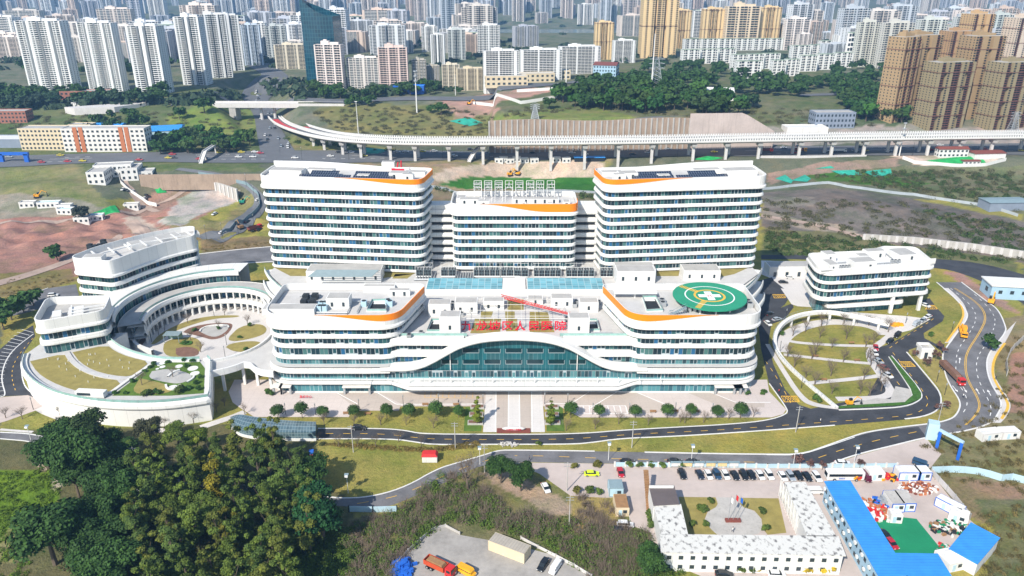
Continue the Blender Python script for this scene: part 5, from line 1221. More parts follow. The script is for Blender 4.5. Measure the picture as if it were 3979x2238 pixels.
# block B
bb = thing('corner_block', 'white two-storey block with tall blank parapet standing on the fan podium', 'building', (0, 0, 0))
oB = fillet([(-174.3, 250.6), (-154.2, 260.8), (-158.5, 274.5), (-181.8, 272.8)], [4, 3.5, 3, 3], 7)
glass_part(bb, oB, zp-.4, 12.4); band_part(bb, oB, 12.0, 14.9, 1.3); glass_part(bb, oB, 14.6, 17.6); parapet_part(bb, oB, 17.0, 22.5, 19.2, .45, .6); roof_part(bb, oB, 19.2, .1, 'roof')
for (x, y, w, d, h) in ((-165.5, 262.5, 5, 12, 1.6), (-172, 261, 3, 6, 1.8)):
    b = MB(); b.box((x, y, 19.2+h/2), (w, d, h), .47); b.build('roof_room', M['white'], bb)
b = MB(); b.box((-163, 266, 21.2), (12, .5, .5), .47); b.box((-162, 263, 21.2), (12, .5, .5), .47); b.box((-168, 264, 21.0), (.5, 9, .6), .47); b.build('roof_frame', M['white'], bb)
# raised link road from podium to fan
lr = thing('raised_walkway', 'curved white raised walkway from the fan podium to the hospital', 'walkway', (0, 0, 0))
L_ = [PZ(*q, 8.6) for q in L1((2110, 740), (2350, 690), (2580, 600), (2720, 480), (2800, 330))]; R_ = [PZ(*q, 8.6) for q in L1((2110, 850), (2330, 800), (2480, 740), (2576, 830), (2740, 850))]
l, r_ = resample(smooth_line(L_, 2), 24), resample(smooth_line(R_, 1), 24)
b = MB()
for i in range(24): b.v += [(l[i][0], l[i][1], 8.4), (r_[i][0], r_[i][1], 8.4), (l[i][0], l[i][1], 7.4), (r_[i][0], r_[i][1], 7.4)]
for i in range(23):
    for a, c in ((0, 1), (1, 3), (3, 2), (2, 0)): b.face([i*4+a, i*4+c, (i+1)*4+c, (i+1)*4+a])
fixn(b.build('deck', M['roof_light'], lr))
for e in (l, r_):
    q = [(p[0], p[1]) for p in e]; b = MB(); b.sweep(q, normals(q, False), [(-.3, 7.0), (-.35, 9.4), (.35, 9.4), (.35, 7.0), (-.3, 7.0)], False); fixn(b.build('parapet', M['white'], lr))
for i in (3, 9, 15, 21):
    c = (l[i]+r_[i])/2; b = MB(); b.box((r_[i][0]*.8+c[0]*.2, r_[i][1]*.8+c[1]*.2, 3.7), (.9, .9, 7.4)); b.build('pier', M['white'], lr)
# court floor and beds
b = MB(); b.cap(arc(33, 0, 357, 90), .02); struct(b.build('court_paving', M['path']))
for pl, mt in ((((1640, 560), (1680, 520), (1840, 490), (1960, 490), (2030, 560), (2000, 640), (1900, 690), (1700, 690), (1630, 640)), 'turf'), (((1760, 600), (1880, 580), (1990, 610), (1990, 680), (1760, 690)), 'mulch'),
               (((1510, 560), (1600, 450), (1850, 330), (2100, 275), (2400, 268), (2390, 290), (2150, 300), (1900, 370), (1700, 450), (1560, 560)), 'turf'), (((1830, 440), (1900, 390), (2100, 350), (2320, 345), (2330, 390), (2260, 480), (2130, 520), (2030, 490)), 'mulch'),
               (((1990, 430), (2080, 380), (2280, 370), (2290, 410), (2200, 480), (2110, 490)), 'roof'), (((2300, 480), (2400, 380), (2600, 350), (2680, 400), (2640, 470), (2400, 530), (2280, 525)), 'turf'), (((2260, 590), (2300, 555), (2450, 530), (2600, 530), (2640, 580), (2520, 640), (2340, 635)), 'turf'), (((1790, 560), (1850, 530), (1930, 530), (1920, 570), (1830, 575)), 'hedge'), (((1380, 590), (1400, 500), (1520, 460), (1450, 530), (1400, 600)), 'mulch')):
    w = smooth_line([PZ(*q, .06) for q in L1(*pl)]+[PZ(*L1(pl[0])[0], .06)], 2)[:-1]; b = MB(); b.cap([(q[0], q[1]) for q in w], {'turf': .07, 'mulch': .09, 'roof': .11, 'hedge': .4}[mt]); struct(b.build('garden_bed', M[mt]))
kp = [PZ(*q, .1) for q in L1((2000, 440), (2010, 410), (2100, 375), (2280, 368), (2290, 400))]; q = [(p[0], p[1]) for p in smooth_line(kp, 2)]; b = MB(); b.sweep(q, normals(q, False), [(-.3, .1), (-.3, .55), (.3, .55), (.3, .1)], False); tag(b.build('curved_bench', M['white']), 'curved white bench edging the heart-shaped bed in the court', 'bench')
wq = smooth_line([PZ(*q, 0) for q in L1((1370, 450), (1330, 540), (1360, 610), (1420, 650), (1540, 690))], 2); q = [(p[0], p[1]) for p in wq]; b = MB(); b.sweep(q, normals(q, False), [(-.6, 0), (-.6, 3.2), (.6, 3.2), (.6, 0)], False); tag(fixn(b.build('ramp_wall', M['white'])), 'curved white ramp wall at the lower left of the round court', 'wall')
pv = thing('glass_pavilion', 'small glass pavilion in the round garden court', 'pavilion', PZ(*L1((1740, 525))[0], 0))
b = MB(); b.box((0, 0, 3.3), (6.5, 4.2, .18)); b.build('roof', M['ramp_glass'], pv)
for sx in (-3, 3):
    for sy in (-1.9, 1.9): b = MB(); b.box((sx, sy, 1.65), (.18, .18, 3.2)); b.build('post', M['greyblue'], pv)
b = MB(); b.box((0, 1.9, 1.6), (5.8, .06, 3.0)); b.build('glass_wall', M['rail_glass'], pv)
# sunken glazed ramp canopy below the plaza
rc = thing('ramp_canopy', 'long grey glazed canopy over the sunken ramp beside the woods', 'canopy', (0, 0, 0))
l = resample(smooth_line([PZ(*Q(*q), 3) for q in ((795, 1062), (740, 1060), (680, 1055), (630, 1048), (600, 1042), (580, 1050))], 2), 30); r_ = resample(smooth_line([PZ(*Q(*q), 1.6) for q in ((795, 1098), (740, 1098), (680, 1096), (630, 1092), (600, 1085), (582, 1068))], 2), 30); b = MB()
for i in range(30):
    m_ = (l[i]+r_[i])/2; b.v += [(l[i][0], l[i][1], 1.8), (l[i][0], l[i][1], 3.2), (m_[0], m_[1], 3.6), (r_[i][0], r_[i][1], 3.2), (r_[i][0], r_[i][1], .9)]
for i in range(29):
    for k in range(4): b.face([i*5+k, i*5+k+1, (i+1)*5+k+1, (i+1)*5+k], [(i*1.8, k*3), (i*1.8, k*3+3), (i*1.8+1.8, k*3+3), (i*1.8+1.8, k*3)])
b.build('glazing', M['ramp_glass'], rc)
b = MB(); q = [(p[0], p[1]) for p in r_]; b.sweep(q, normals(q, False), [(-.3, 0), (-.3, .9), (.3, .9), (.3, 0)], False); q = [(p[0], p[1]) for p in l]; b.sweep(q, normals(q, False), [(-.3, 0), (-.3, 1.8), (.3, 1.8), (.3, 0)], False); b.build('side_wall', M['white'], rc)
ad = thing('office_block', 'white five-storey office block with rounded corners on the right of the hospital', 'building', (0, 0, 0))
oC = fillet([(131.5, 301.5), (184.5, 310.2), (186, 330.5), (172, 331.5), (163, 325.5), (133.5, 321.8)], [6, 4, 3, 3, 3, 3], 7)
def zc(py): return PY(3400, py, 305.5).z
zw = [1120+v/2.576 for v in (275, 205, 200, 140)]
par0, w1b, b1b, w2b, b2b, w3b, b3b = zc(560+1290/2.576), zc(560+1338/2.576), zc(560+1378/2.576), zc(560+1420/2.576), zc(1120+8/2.576), zc(1120+52/2.576), zc(1120+100/2.576)
zr = 21.2
glass_part(ad, oC, w1b-.2, par0+.3); band_part(ad, oC, b1b, w1b+.2, 1.3); glass_part(ad, oC, w2b-.2, b1b+.3); band_part(ad, oC, b2b, w2b+.2, 1.3); glass_part(ad, oC, w3b-.2, b2b+.3); band_part(ad, oC, b3b, w3b+.2, 1.5)
b = MB(); b.cap(off(*oC, .3), b3b+.1, True); b.build('soffit', M['white'], ad)
parapet_part(ad, oC, par0, 23.0, zr, .4, .5); roof_part(ad, oC, zr, .1, 'white')
oD = fillet([(134.5, 306), (176, 312.5), (180, 327), (136, 320)], [3, 4, 3, 3], 6)
glass_part(ad, oD, 0, b3b+.2, 0, 'ribbon_low'); oE = fillet([(138, 303.5), (174, 309), (174, 316), (138, 312)], [2, 3, 1, 1], 5); band_part(ad, oE, 3.8, 6.2, 1.0); 
for (x, y) in ((182, 310.6), (184, 326), (168, 307.5)): b = MB(); b.box((x, y, b3b/2), (1.3, 1.3, b3b)); b.build('column', M['white'], ad)
for (x, y, w, d, h) in ((152, 309, 10.5, 6, 3.6), (163, 322, 9, 4, 3.4), (176, 322, 9, 9, 2.6), (138, 308, 4.5, 7, 2.8), (141, 318, 5, 5, 3.6), (156, 318, 5, 4, 2.6)):
    roof_room(ad, Vector((x, y-d/2, zr)), 0, zr, w, d, h, .16)
ac_units(ad, [(142+k*1.4, 307+k*.2) for k in range(5)]+[(168+k*1.6, 314.5) for k in range(3)], zr, (1.0, 1.2, 1.5), 'metal'); pipes(ad, [((137, 312), (150, 314)), ((160, 312), (172, 314)), ((170, 312), (170, 325))], zr)
b = MB()
for k in range(30):
    t = k/29; x, y = 131.5+t*53, 301.5+t*8.7; b.v += [(x, y-.5, 22.6), (x, y-.5, 22.9+2.0*float(ss(.62, .78, t))), (x, y+.1, 22.9+2.0*float(ss(.62, .78, t))), (x, y+.1, 21)]
for i in range(29):
    for k in range(3): b.face([i*4+k, i*4+k+1, (i+1)*4+k+1, (i+1)*4+k][::-1])
b.build('raised_parapet', M['white'], ad)
an = thing('annex', 'low white annex with flat roof between hospital and office block', 'building', PZ(3010, 1075, 0), .02)
b = MB(); b.box((9, 4, 2.6), (24, 8, 5.2)); b.build('wall', M['white'], an); b = MB(); b.box((9, 4, 5.25), (23, 7, .12)); b.build('flat_roof', M['roof'], an)
for k in range(4): b = MB(); b.box((0+k*6, -.02, 1.2), (1.4, .2, 2.4)); b.build('door', M['dark_glass'], an)
rh = thing('roadside_house', 'white flat-roofed house cut by the right edge beside the main road', 'building', PZ(3860, 1160, 0), -.15)
b = MB(); b.box((13, 5, 3.2), (30, 11, 6.4)); b.build('wall', M['lblue'], rh); b = MB(); b.box((13, 5, 6.6), (31, 12, .5)); b.build('flat_roof', M['white'], rh)
for k in range(4): b = MB(); b.box((2+k*5, -.55, 3.6), (1.6, .2, 1.6)); b.build('window', M['dark_glass'], rh)
b = MB(); b.box((-2.05, 4, 3.4), (.2, 2.4, 2.0)); b.build('window', M['dark_glass'], rh)
# curved raised canopy walk round the oval garden
cw = thing('canopy_walk', 'curved white raised walk rising round the oval garden on round columns', 'walkway', (0, 0, 0))
cl = P4((700, 1195), (560, 1080), (360, 910), (180, 740), (85, 600), (75, 500), (110, 400), (200, 310), (350, 250), (600, 222), (900, 272), (1230, 355)); zl = [.3, .3, .4, .6, 1.0, 2.2, 3.4, 4.2, 4.6, 4.6, 4.4, 3.8]
wp = np.array([tuple(PZ(*p, z)) for p, z in zip(cl, zl)]); wp = np.array(smooth_line(wp, 2)); q = [(p[0], p[1], p[2]) for p in resample(wp, 60)]
nr_ = normals(q, False); b = MB(); b.sweep(q, nr_, [(-.75, -.5), (-.75, .3), (-.5, .3), (-.5, 0), (.5, 0), (.5, .3), (.8, .3), (.8, -1.1), (-.75, -.5)], False); fixn(b.build('deck', M['white'], cw))
b = MB()
for (p, c), (p2, c2) in list(zip(zip(q, nr_), zip(q[1:], nr_[1:])))[::1]:
    b.tube((p[0]-c[0]*.7, p[1]-c[1]*.7, p[2]+1.3), (p2[0]-c2[0]*.7, p2[1]-c2[1]*.7, p2[2]+1.3), .05, n=4); b.tube((p[0]-c[0]*.7, p[1]-c[1]*.7, p[2]+.3), (p[0]-c[0]*.7, p[1]-c[1]*.7, p[2]+1.3), .04, n=4)
b.build('railing', M['greyblue'], cw)
for i in range(27, 58, 5):
    p = q[i]; b = MB(); b.tube((p[0], p[1], 0), (p[0], p[1], p[2]-.3), .55, n=8); b.build('column', M['white'], cw)
gh = thing('gatehouse', 'small white open-topped gatehouse between the flowering trees by the road', 'gatehouse', PZ(*P4((1590, 710))[0], 0), -.05)
b = MB(); b.box((0, 1.8, 1.9), (4.6, 4.0, 3.8)); b.build('wall', M['white'], gh); b = MB()
for d, s_ in (((0, -.2, 4.4), (4.7, .3, 1.2)), ((0, 4.6, 4.4), (4.7, .3, 1.2)), ((-2.25, 2.2, 4.4), (.3, 4.8, 1.2)), ((2.25, 2.2, 4.4), (.3, 4.8, 1.2))): b.box(d, s_)
b.build('parapet', M['white'], gh); b = MB(); b.box((0, 2, 3.85), (4, 3.8, .1)); b.build('flat_roof', M['roof'], gh); b = MB(); b.box((-.3, -.25, 1.7), (1.2, .15, 2.6)); b.build('door', M['dark_glass'], gh)
def fixn(o):
    bm = bmesh.new(); bm.from_mesh(o.data); bmesh.ops.recalc_face_normals(bm, faces=bm.faces); bm.to_mesh(o.data); bm.free(); return o
M['pinkwall'] = plain('pale_pink_wall', (.50, .42, .38), .9, .14, .1, stain=.45)
M['piled'] = plain("stained_retaining_wall", (.35, .265, .20), .9, .2, .12, stain=.75)
M['glassblue'] = plain("blue_grey_wall", (.22, .26, .33), .8, .1, .2)
VQ = [(688, 296), (705, 312), (745, 328), (800, 343), (870, 352), (950, 357), (1050, 360), (1200, 360), (1600, 357), (2000, 350), (2576, 343), (2900, 340)]
VZ = [15.5, 17.5, 20.5, 23.5, 26, 27, 27.3, 27.3, 27.3, 27.3, 27.3, 27.3]
for wh in (0, 1):
    vd = thing('viaduct', 'long white-railed viaduct on piers, %s of the two parallel decks' % ('nearer' if wh == 0 else 'farther'), 'viaduct', (0, 0, 0), 0, 'viaduct decks above the highway')
    pts = np.array([tuple(PZ(*Q(*q), z)) for q, z in zip(VQ, VZ)])
    pts = np.array(smooth_line([Vector(p) for p in pts], 2)); pts = resample(pts, 130)
    nr = normals([(p[0], p[1]) for p in pts], False)
    o_ = 0 if wh == 0 else -11.0 if nr[60][1] < 0 else 11.0
    c = [(p[0]+n_[0]*o_, p[1]+n_[1]*o_, p[2]) for p, n_ in zip(pts, nr)]
    b = MB(); b.sweep(c, nr, [(-4.6, 0), (4.6, 0), (4.6, -.5), (2.6, -1.7), (-2.6, -1.7), (-4.6, -.7), (-4.6, 0)], False); fixn(b.build('deck', M['concrete_light'], vd))
    b = MB(); b.sweep([(p[0], p[1], p[2]+.02) for p in c], nr, [(-4.2, 0), (4.2, 0)], False); b.build('carriageway', M['asphalt_far'], vd)
    b = MB(); b.sweep([(p[0], p[1], p[2]+.05) for p in c[2:16]], nr[2:16], [(-2.6, 0), (2.6, 0)], False); b.build('red_surfacing', M['red'], vd)
    for s_ in (-4.45, 4.45):
        b = MB(); cc = resample(c, 420)
        nn_ = normals([(p[0], p[1]) for p in cc], False)
        b.sweep([tuple(p) for p in cc], nn_, [(s_-.12, 0), (s_-.12, .75), (s_+.12, .75), (s_+.12, 0)], False)
        for p, n_ in zip(cc, nn_): b.box((p[0]+n_[0]*s_, p[1]+n_[1]*s_, p[2]+1.3), (1.0, .2, 1.1))
        b.sweep([(p[0], p[1], p[2]) for p in cc], nn_, [(s_-.1, 1.8), (s_-.1, 1.95), (s_+.1, 1.95)], False)
        b.build('railing', M['white'], vd)
    X = [p[0] for p in c]
    for qx in (760, 800, 858, 922, 985, 1060, 1143, 1222, 1303, 1385, 1467, 1550, 1640, 1740, 1825, 1908, 1998, 2083, 2165, 2245, 2335, 2420, 2500, 2590):
        t = (qx*QS-CX)/F*558*1.012; i = int(np.argmin(np.abs(np.array(X)-t))); p = c[i]; zg = float(T(p[0], p[1]))
        if p[2]-zg < 4: continue
        b = MB(); b.box((p[0], p[1], (zg+p[2]-4)/2), (1.9, 1.7, p[2]-4-zg)); b.box((p[0], p[1], p[2]-3.1), (3.0, 5.6, 1.9), 0, 1.25); b.build('pier', M['concrete_light'], vd)
def wall_line(name, label, qpts, ztop, thick, mat, ribs=0, zb=None, rib_mat=None, world=False, top=None, group=None):
    p = [Vector(q) for q in qpts] if world else [G(*Q(*q)) for q in qpts]
    p = resample(p, max(4, int(sum((b_-a).length for a, b_ in zip(p[:-1], p[1:]))/4))); b = MB(); n = len(p); nr = normals([(q[0], q[1]) for q in p], False)
    for i in range(n):
        zt = ztop(i/(n-1)) if callable(ztop) else ztop
        z0 = (float(T(p[i][0], p[i][1]))-1.0) if zb is None else zb
        if world is False and not callable(ztop): zt = float(T(p[i][0], p[i][1]))+ztop
        for s_ in (thick/2, -thick/2): b.v += [(p[i][0]+nr[i][0]*s_, p[i][1]+nr[i][1]*s_, z0), (p[i][0]+nr[i][0]*s_, p[i][1]+nr[i][1]*s_, zt)]
    for i in range(n-1):
        a, c = i*4, (i+1)*4
        for k in ((0, 1), (1, 3), (3, 2)): b.face([a+k[0], c+k[0], c+k[1], a+k[1]])
    o = tag(fixn(b.build(name, M[mat])), label, 'wall' if 'wall' in name else 'fence', group)
    if ribs:
        rb = MB()
        for i in range(n):
            zt = ztop(i/(n-1)) if callable(ztop) else float(T(p[i][0], p[i][1]))+ztop
            z0 = (float(T(p[i][0], p[i][1]))-1.0) if zb is None else zb
            rb.box((p[i][0]+nr[i][0]*thick*.6, p[i][1]+nr[i][1]*thick*.6, (zt+z0)/2), (ribs, .8, zt-z0-.3), math.atan2(nr[i][1], nr[i][0])+math.pi/2)
        r = rb.build('rib', M[rib_mat or mat], o); r['kind'] = 'stuff'
    return o
yw = lambda x: 565.8+.07*(x+17)
wall_line('retaining_wall', 'tall stained brown retaining wall with vertical ribs behind the viaduct', [(x, yw(x), 14) for x in (-17, 40, 90, 134)], lambda t: 38.4+.8*math.sin(t*9), 1.2, 'piled', 1.1, 12, 'concrete', True)
wall_line('retaining_wall', 'pale tall retaining wall with sloping right end behind the viaduct', [(x, yw(x)-.6, 14) for x in (134, 160, 184, 200)], lambda t: 42-14*max(0, t-.62)/.38*1.0, 1.2, 'pinkwall', 0, 12, None, True)
wall_line('retaining_wall', 'pale concrete highway wall above the green nets, far right of the right ward tower', [(182, 553, 14), (215, 553, 14), (262, 556, 14)], lambda t: 15.2, 1.0, 'concrete_light', 0, -1, None, True)
wall_line('retaining_wall', 'stained beige highway wall above the curved slip road on the left', [(-250, 499, 14), (-200, 500, 14), (-112, 503, 14)], lambda t: 14.6, 1.0, 'piled', 0, 4, None, True)
pw = [G(*Q(*q)) for q in ((2172, 602), (2300, 612), (2450, 632), (2600, 655), (2760, 690))]
wall_line('retaining_wall', 'long low ribbed concrete pile wall on the slope behind the office block', [(p.x, p.y, p.z) for p in pw], lambda t: pw[0].z+3.2, .9, 'concrete', 1.4, pw[0].z-4, 'concrete_light', True)
pw2 = [G(*Q(*q)) for q in ((502, 462), (550, 477), (600, 505))]
wall_line('retaining_wall', 'ribbed pile wall along the back of the excavation pit', [(p.x, p.y, p.z) for p in pw2], lambda t: pw2[0].z+3+t*-2, .9, 'concrete', 1.2, pw2[2].z-6, 'concrete_light', True)
for lb, q, h, mt in (('grey-white hoarding behind the right ward tower along the dark slope', [(1915, 478), (1990, 470), (2080, 462), (2130, 472), (2300, 492), (2480, 520), (2560, 545)], 1.8, 'hoard'),
                 ('pale hoarding along the track under the green slope behind the central tower', [(1080, 470), (1125, 478), (1180, 490), (1300, 488), (1520, 487)], 1.7, 'hoard'),
                 ('white hoarding around the red earth site beyond the viaduct', [(1190, 262), (1240, 268), (1310, 262), (1400, 247), (1420, 225), (1300, 232)], 2.6, 'white'),
                 ('white hoarding lining the dirt road left of the excavation pit', [(300, 430), (302, 460), (320, 480), (360, 505), (395, 520)], 2.6, 'white'),
                 ('white curved fence around the green net yard on the right', [(2270, 400), (2300, 412), (2400, 420), (2480, 418), (2530, 405)], 2.4, 'white'),
                 ('grey hoarding between pit and slip road', [(560, 590), (620, 555), (655, 520), (650, 490), (620, 465), (560, 450), (500, 440)], 2.4, 'greyblue')):
    wall_line('hoarding', lb, q, h, .15, mt)
# bridges
ob = thing('overpass_bridge', 'white-edged road bridge crossing over the sunken highway', 'bridge', (0, 0, 0))
a0, a1 = PZ(*Q(535, 261), 28.4), PZ(*Q(870, 262), 28.6); d = (a1-a0).normalized(); n_ = Vector((-d.y, d.x, 0))
b = MB(); b.sweep([tuple(a0.lerp(a1, t/8)) for t in range(9)], [(-n_.x, -n_.y)]*9, [(-7, 0), (7, 0), (7, -2.4), (-7, -2.4), (-7, 0)], False); fixn(b.build('deck', M['concrete_light'], ob))
for s_ in (-6.8, 6.8):
    b = MB(); b.sweep([tuple(a0.lerp(a1, t/8)) for t in range(9)], [(-n_.x, -n_.y)]*9, [(s_-.2, 0), (s_-.2, 1.5), (s_+.2, 1.5), (s_+.2, 0)], False); fixn(b.build('parapet', M['concrete_light'], ob))
for t in (.36, .46, .62): p = a0.lerp(a1, t); b = MB(); b.tube((p.x, p.y, 12), (p.x, p.y, 26.4), 1.4, n=8); b.build('pier', M['concrete_light'], ob)
for t in (.16, .80): p = a0.lerp(a1, t); b = MB(); b.box((p.x, p.y, 19), (6, 13, 14)); b.build('abutment', M['concrete'], ob)
def footbridge(qx0, qy0, qx1, qy1, label, mat):
    p, c = G(*Q(qx0, qy0)), G(*Q(qx1, qy1)); f = thing('footbridge', label, 'footbridge', (0, 0, 0)); h = 6.0; b = MB()
    m0, m1 = p.lerp(c, .25), p.lerp(c, .75); ln = [(p.x, p.y, p.z+.2), (m0.x, m0.y, p.z+h), (m1.x, m1.y, c.z+h), (c.x, c.y, c.z+.2)]
    b.sweep(ln, normals([(q[0], q[1]) for q in ln], False), [(-1.6, 0), (-1.6, 1.2), (-1.4, 1.2), (-1.4, .3), (1.4, .3), (1.4, 1.2), (1.6, 1.2), (1.6, 0), (-1.6, 0)], False); fixn(b.build('deck', M[mat], f))
    for q in (m0, m1): b = MB(); b.box((q.x, q.y, q.z+h/2-.5), (.8, .8, h-1)); b.build('pier', M['concrete_light'], f)
footbridge(1180, 408, 1240, 372, 'white footbridge over the highway behind the central tower', 'concrete_light'); footbridge(505, 412, 555, 378, 'cream footbridge over the highway left of the curved ramp', 'offwhite')
# masts and pylons
def pole(q, qtop, label, r=.45, name='mast', arms=False, mat='white'):
    g = G(*Q(*q)); h = PY(q[0]*QS, qtop*QS, g.y).z-g.z; o = thing(name, label, name.replace('_', ' '), g); b = MB(); b.tube((0, 0, -.5), (0, 0, h), r, r*.45, 8); b.build('shaft', M[mat], o)
    b = MB()
    if arms:
        for k in range(3): b.tube((0, 0, h-k*4), (0, 0, h-k*4-.9), r*2.4, n=8)
    else:
        b.tube((-1, 0, h*.995), (1, 0, h*.995), .2, n=5)
    b.build('crosshead', M['metal'], o)
pole((902, 341), 255, 'tall slim white mast left behind the viaduct, beside the left ward tower'); pole((1049, 284), 178, 'tall banded white mast beside the earth works', .7, 'mast', True)
pole((1424, 215), 120, 'tall pale mast before the white slab blocks', .6); pole((1638, 235), 85, 'tall pale mast before the highest yellow tower', .7); pole((2262, 392), 308, 'white mast with round lamps at the far right viaduct', .5, 'mast', True)
pole((1146, 240), 190, 'thin mast on the hill above the street', .35)
def pylon(q, qtop, label, w):
    g = G(*Q(*q)); h = PY(q[0]*QS, qtop*QS, g.y).z-g.z; o = thing('power_pylon', label, 'pylon', g); b = MB()
    for sx in (-1, 1):
        for sy in (-1, 1): b.tube((sx*w, sy*w, 0), (sx*w*.18, sy*w*.18, h), .32, .22, 4)
    n = 9
    for k in range(n):
        t0, t1 = k/n, (k+1)/n; w0, w1 = w*(1-.82*t0), w*(1-.82*t1)
        for sy in (-1, 1):
            b.tube((-w0, sy*w0, h*t0), (w1, sy*w1, h*t1), .16, n=3); b.tube((w0, sy*w0, h*t0), (-w1, sy*w1, h*t1), .16, n=3)
        b.tube((-w1, -w1, h*t1), (w1, -w1, h*t1), .15, n=3)
    b.build('lattice', M['metal'], o); b = MB()
    for t in (.7, .83, .96): b.tube((-w*1.2, 0, h*t), (w*1.2, 0, h*t), .22, n=4); b.tube((-w*1.2, 0, h*t), (0, 0, h*t+1.6), .14, n=3); b.tube((w*1.2, 0, h*t), (0, 0, h*t+1.6), .14, n=3)
    b.build('crossarm', M['metal'], o)
pylon((1648, 232), 145, 'big steel lattice pylon on the wooded hill', 5.5); pylon((1297*1.0375, 300), 262, 'small lattice pylon above the retaining wall', 3)
pylon((2545, 335), 282, 'lattice pylon at the far right behind the viaduct', 3.5)
# low buildings
def low(label, q, w, d, floors, fh=3.3, rz=0.0, wall='offwhite', roof='roof', name='low_building', win=3.2, gable=0.0, stripes=None, cat='building', group=None, at=None, winm='dark_glass', parapet=True):
    g = at or G(*Q(*q)); h = floors*fh; o = thing(name, label, cat, g, rz, group)
    b = MB(); b.prism([(-w/2, 0), (w/2, 0), (w/2, d), (-w/2, d)], -1.5, h); b.build('wall', M[wall], o)
    if gable:
        b = MB(); e = .5; b.poly([(-w/2-e, -e, h), (w/2+e, -e, h), (w/2+e, d/2, h+gable), (-w/2-e, d/2, h+gable)]); b.poly([(w/2+e, d+e, h), (-w/2-e, d+e, h), (-w/2-e, d/2, h+gable), (w/2+e, d/2, h+gable)])
        b.poly([(-w/2-e, -e, h), (-w/2-e, d/2, h+gable), (-w/2-e, d+e, h)]); b.poly([(w/2+e, -e, h), (w/2+e, d+e, h), (w/2+e, d/2, h+gable)]); b.build('roof', M[roof], o)
    else:
        b = MB(); b.box((0, d/2, h+.06), (w-.6, d-.6, .14)); b.build('roof', M[roof], o)
        if parapet: b = MB(); b.sweep([(-w/2, 0), (w/2, 0), (w/2, d), (-w/2, d)], [(-.7, -.7), (.7, -.7), (.7, .7), (-.7, .7)], [(.05, h-.2), (.05, h+.7), (-.3, h+.7), (-.3, h)]); b.build('parapet', M[wall], o)
    if win:
        b = MB(); n = max(1, int(w/win))
        for f_ in range(floors):
            for k in range(n):
                x = -w/2+w*(k+.5)/n; b.box((x, -.02, f_*fh+fh*.55), (win*.5, .16, fh*.45))
            m = max(1, int(d/win))
            for k in range(m):
                for s_ in (-1, 1): b.box((s_*(w/2+.02), d*(k+.5)/m, f_*fh+fh*.55), (.16, win*.45, fh*.42))
        ww = b.build('window', M[winm], o); ww['kind'] = 'stuff'
    if stripes:
        for sx in stripes: b = MB(); b.box((sx*w, -.15, h/2+.8), (w*.05, .5, h+1.6)); b.build('pilaster', M['orangewall'], o)
    return o
M['orangewall'] = plain("orange_brown_render", (.45, .16, .07), .8, .1, .3); M['brickwall'] = plain("red_brick_wall", (.33, .14, .10), .85, .15, .6); M['cream'] = plain("cream_render", (.62, .52, .36), .8, .1, .3); M['gold'] = plain("ochre_render", (.62, .38, .13), .75, .08, .3)
low('long white five-storey block with orange pilasters left of the dark grove', (268, 382), 62, 13, 5, 3.4, .02, 'offwhite', 'roof', 'apartment_block', 3.6, 0, (-.33, -.26, .22, .29)); low('cream balconied five-storey block at the left edge of the highway', (115, 378), 36, 14, 5, 3.2, 0, 'cream', 'roof', 'apartment_block', 3)
low('cream upper block rising behind the white block with pilasters', (205, 345), 18, 10, 3, 3.2, 0, 'cream', 'roof', 'apartment_block'); low('blue-roofed workshop shed right of the white block', (390, 352), 40, 26, 1, 7, .25, 'bluewhite', 'blue_roof', 'workshop_shed', 0, 2.2); low('small blue-roofed shed behind the white block', (270, 335), 24, 12, 1, 6, 0, 'offwhite', 'blue_roof', 'workshop_shed', 0, 1.5)
low('low grey shed with white roof at the left edge', (20, 372), 34, 18, 1, 6, 0, 'glassblue', 'white', 'workshop_shed', 0); low('red brick terrace on the left hillside', (18, 310), 34, 12, 3, 3.2, .05, 'brickwall', 'roof', 'brick_building', 3)
for lb, q, w, d, f, rz in (('left wing of the white U-shaped station by the pit', (244, 465), 11, 22, 2, .15), ('white rear wing of the U-shaped station by the pit', (287, 446), 24, 9, 2, .2), ('right wing of the white U-shaped station by the pit', (328, 455), 11, 16, 2, .2)): low(lb, q, w, d, f, 4, rz, 'white', 'roof', 'police_station', 3)
low('small white house behind the U-shaped station', (362, 448), 12, 10, 1, 4, .2, 'white', 'roof', 'house'); low('white long retail hall with terrace on the far hillside', (190, 268), 8, 4, 1, 3, 0, 'white', 'roof', 'kiosk', 0)
low('blue-grey office house with brick flank near the right viaduct', (2098, 323), 34, 14, 3, 4.2, .05, 'glassblue', 'roof', 'office_house', 3); low('low white warehouse with flat roof before the viaduct right', (2030, 338), 34, 14, 1, 5, 0, 'white_old', 'white', 'warehouse', 0)
low('blue three-storey house with red roof on the wooded hill', (1520, 192), 26, 30, 3, 4, -.25, 'lblue', 'redbrown', 'hill_house', 3, 2.5); low('bright blue sales pavilion beside the upper street', (1028, 237), 30, 12, 2, 3.6, 0, 'blue', 'blue_roof', 'pavilion', 0)
low('white arched-roof shed on the right hill', (1805, 250), 26, 16, 1, 6, -.15, 'white_old', 'white', 'shed', 0, 3); low('red-roofed site dormitory beside the highway right', (2397, 396), 22, 6, 2, 3, .03, 'white', 'redbrown', 'site_dormitory', 3, 1.6); low('brown-roofed open shed at the far right site', (2490, 400), 24, 12, 1, 4, .1, 'white_old', 'redbrown', 'shed', 0, 1.2); low('red-roofed white hut by the far right site fence', (2445, 416), 12, 5, 1, 3, .05, 'white', 'redbrown', 'site_hut', 3, .8); low('dark grey steel container shed on the right edge', (2540, 530), 26, 12, 1, 5, .05, 'glassblue', 'greyblue', 'shed', 0, .6)
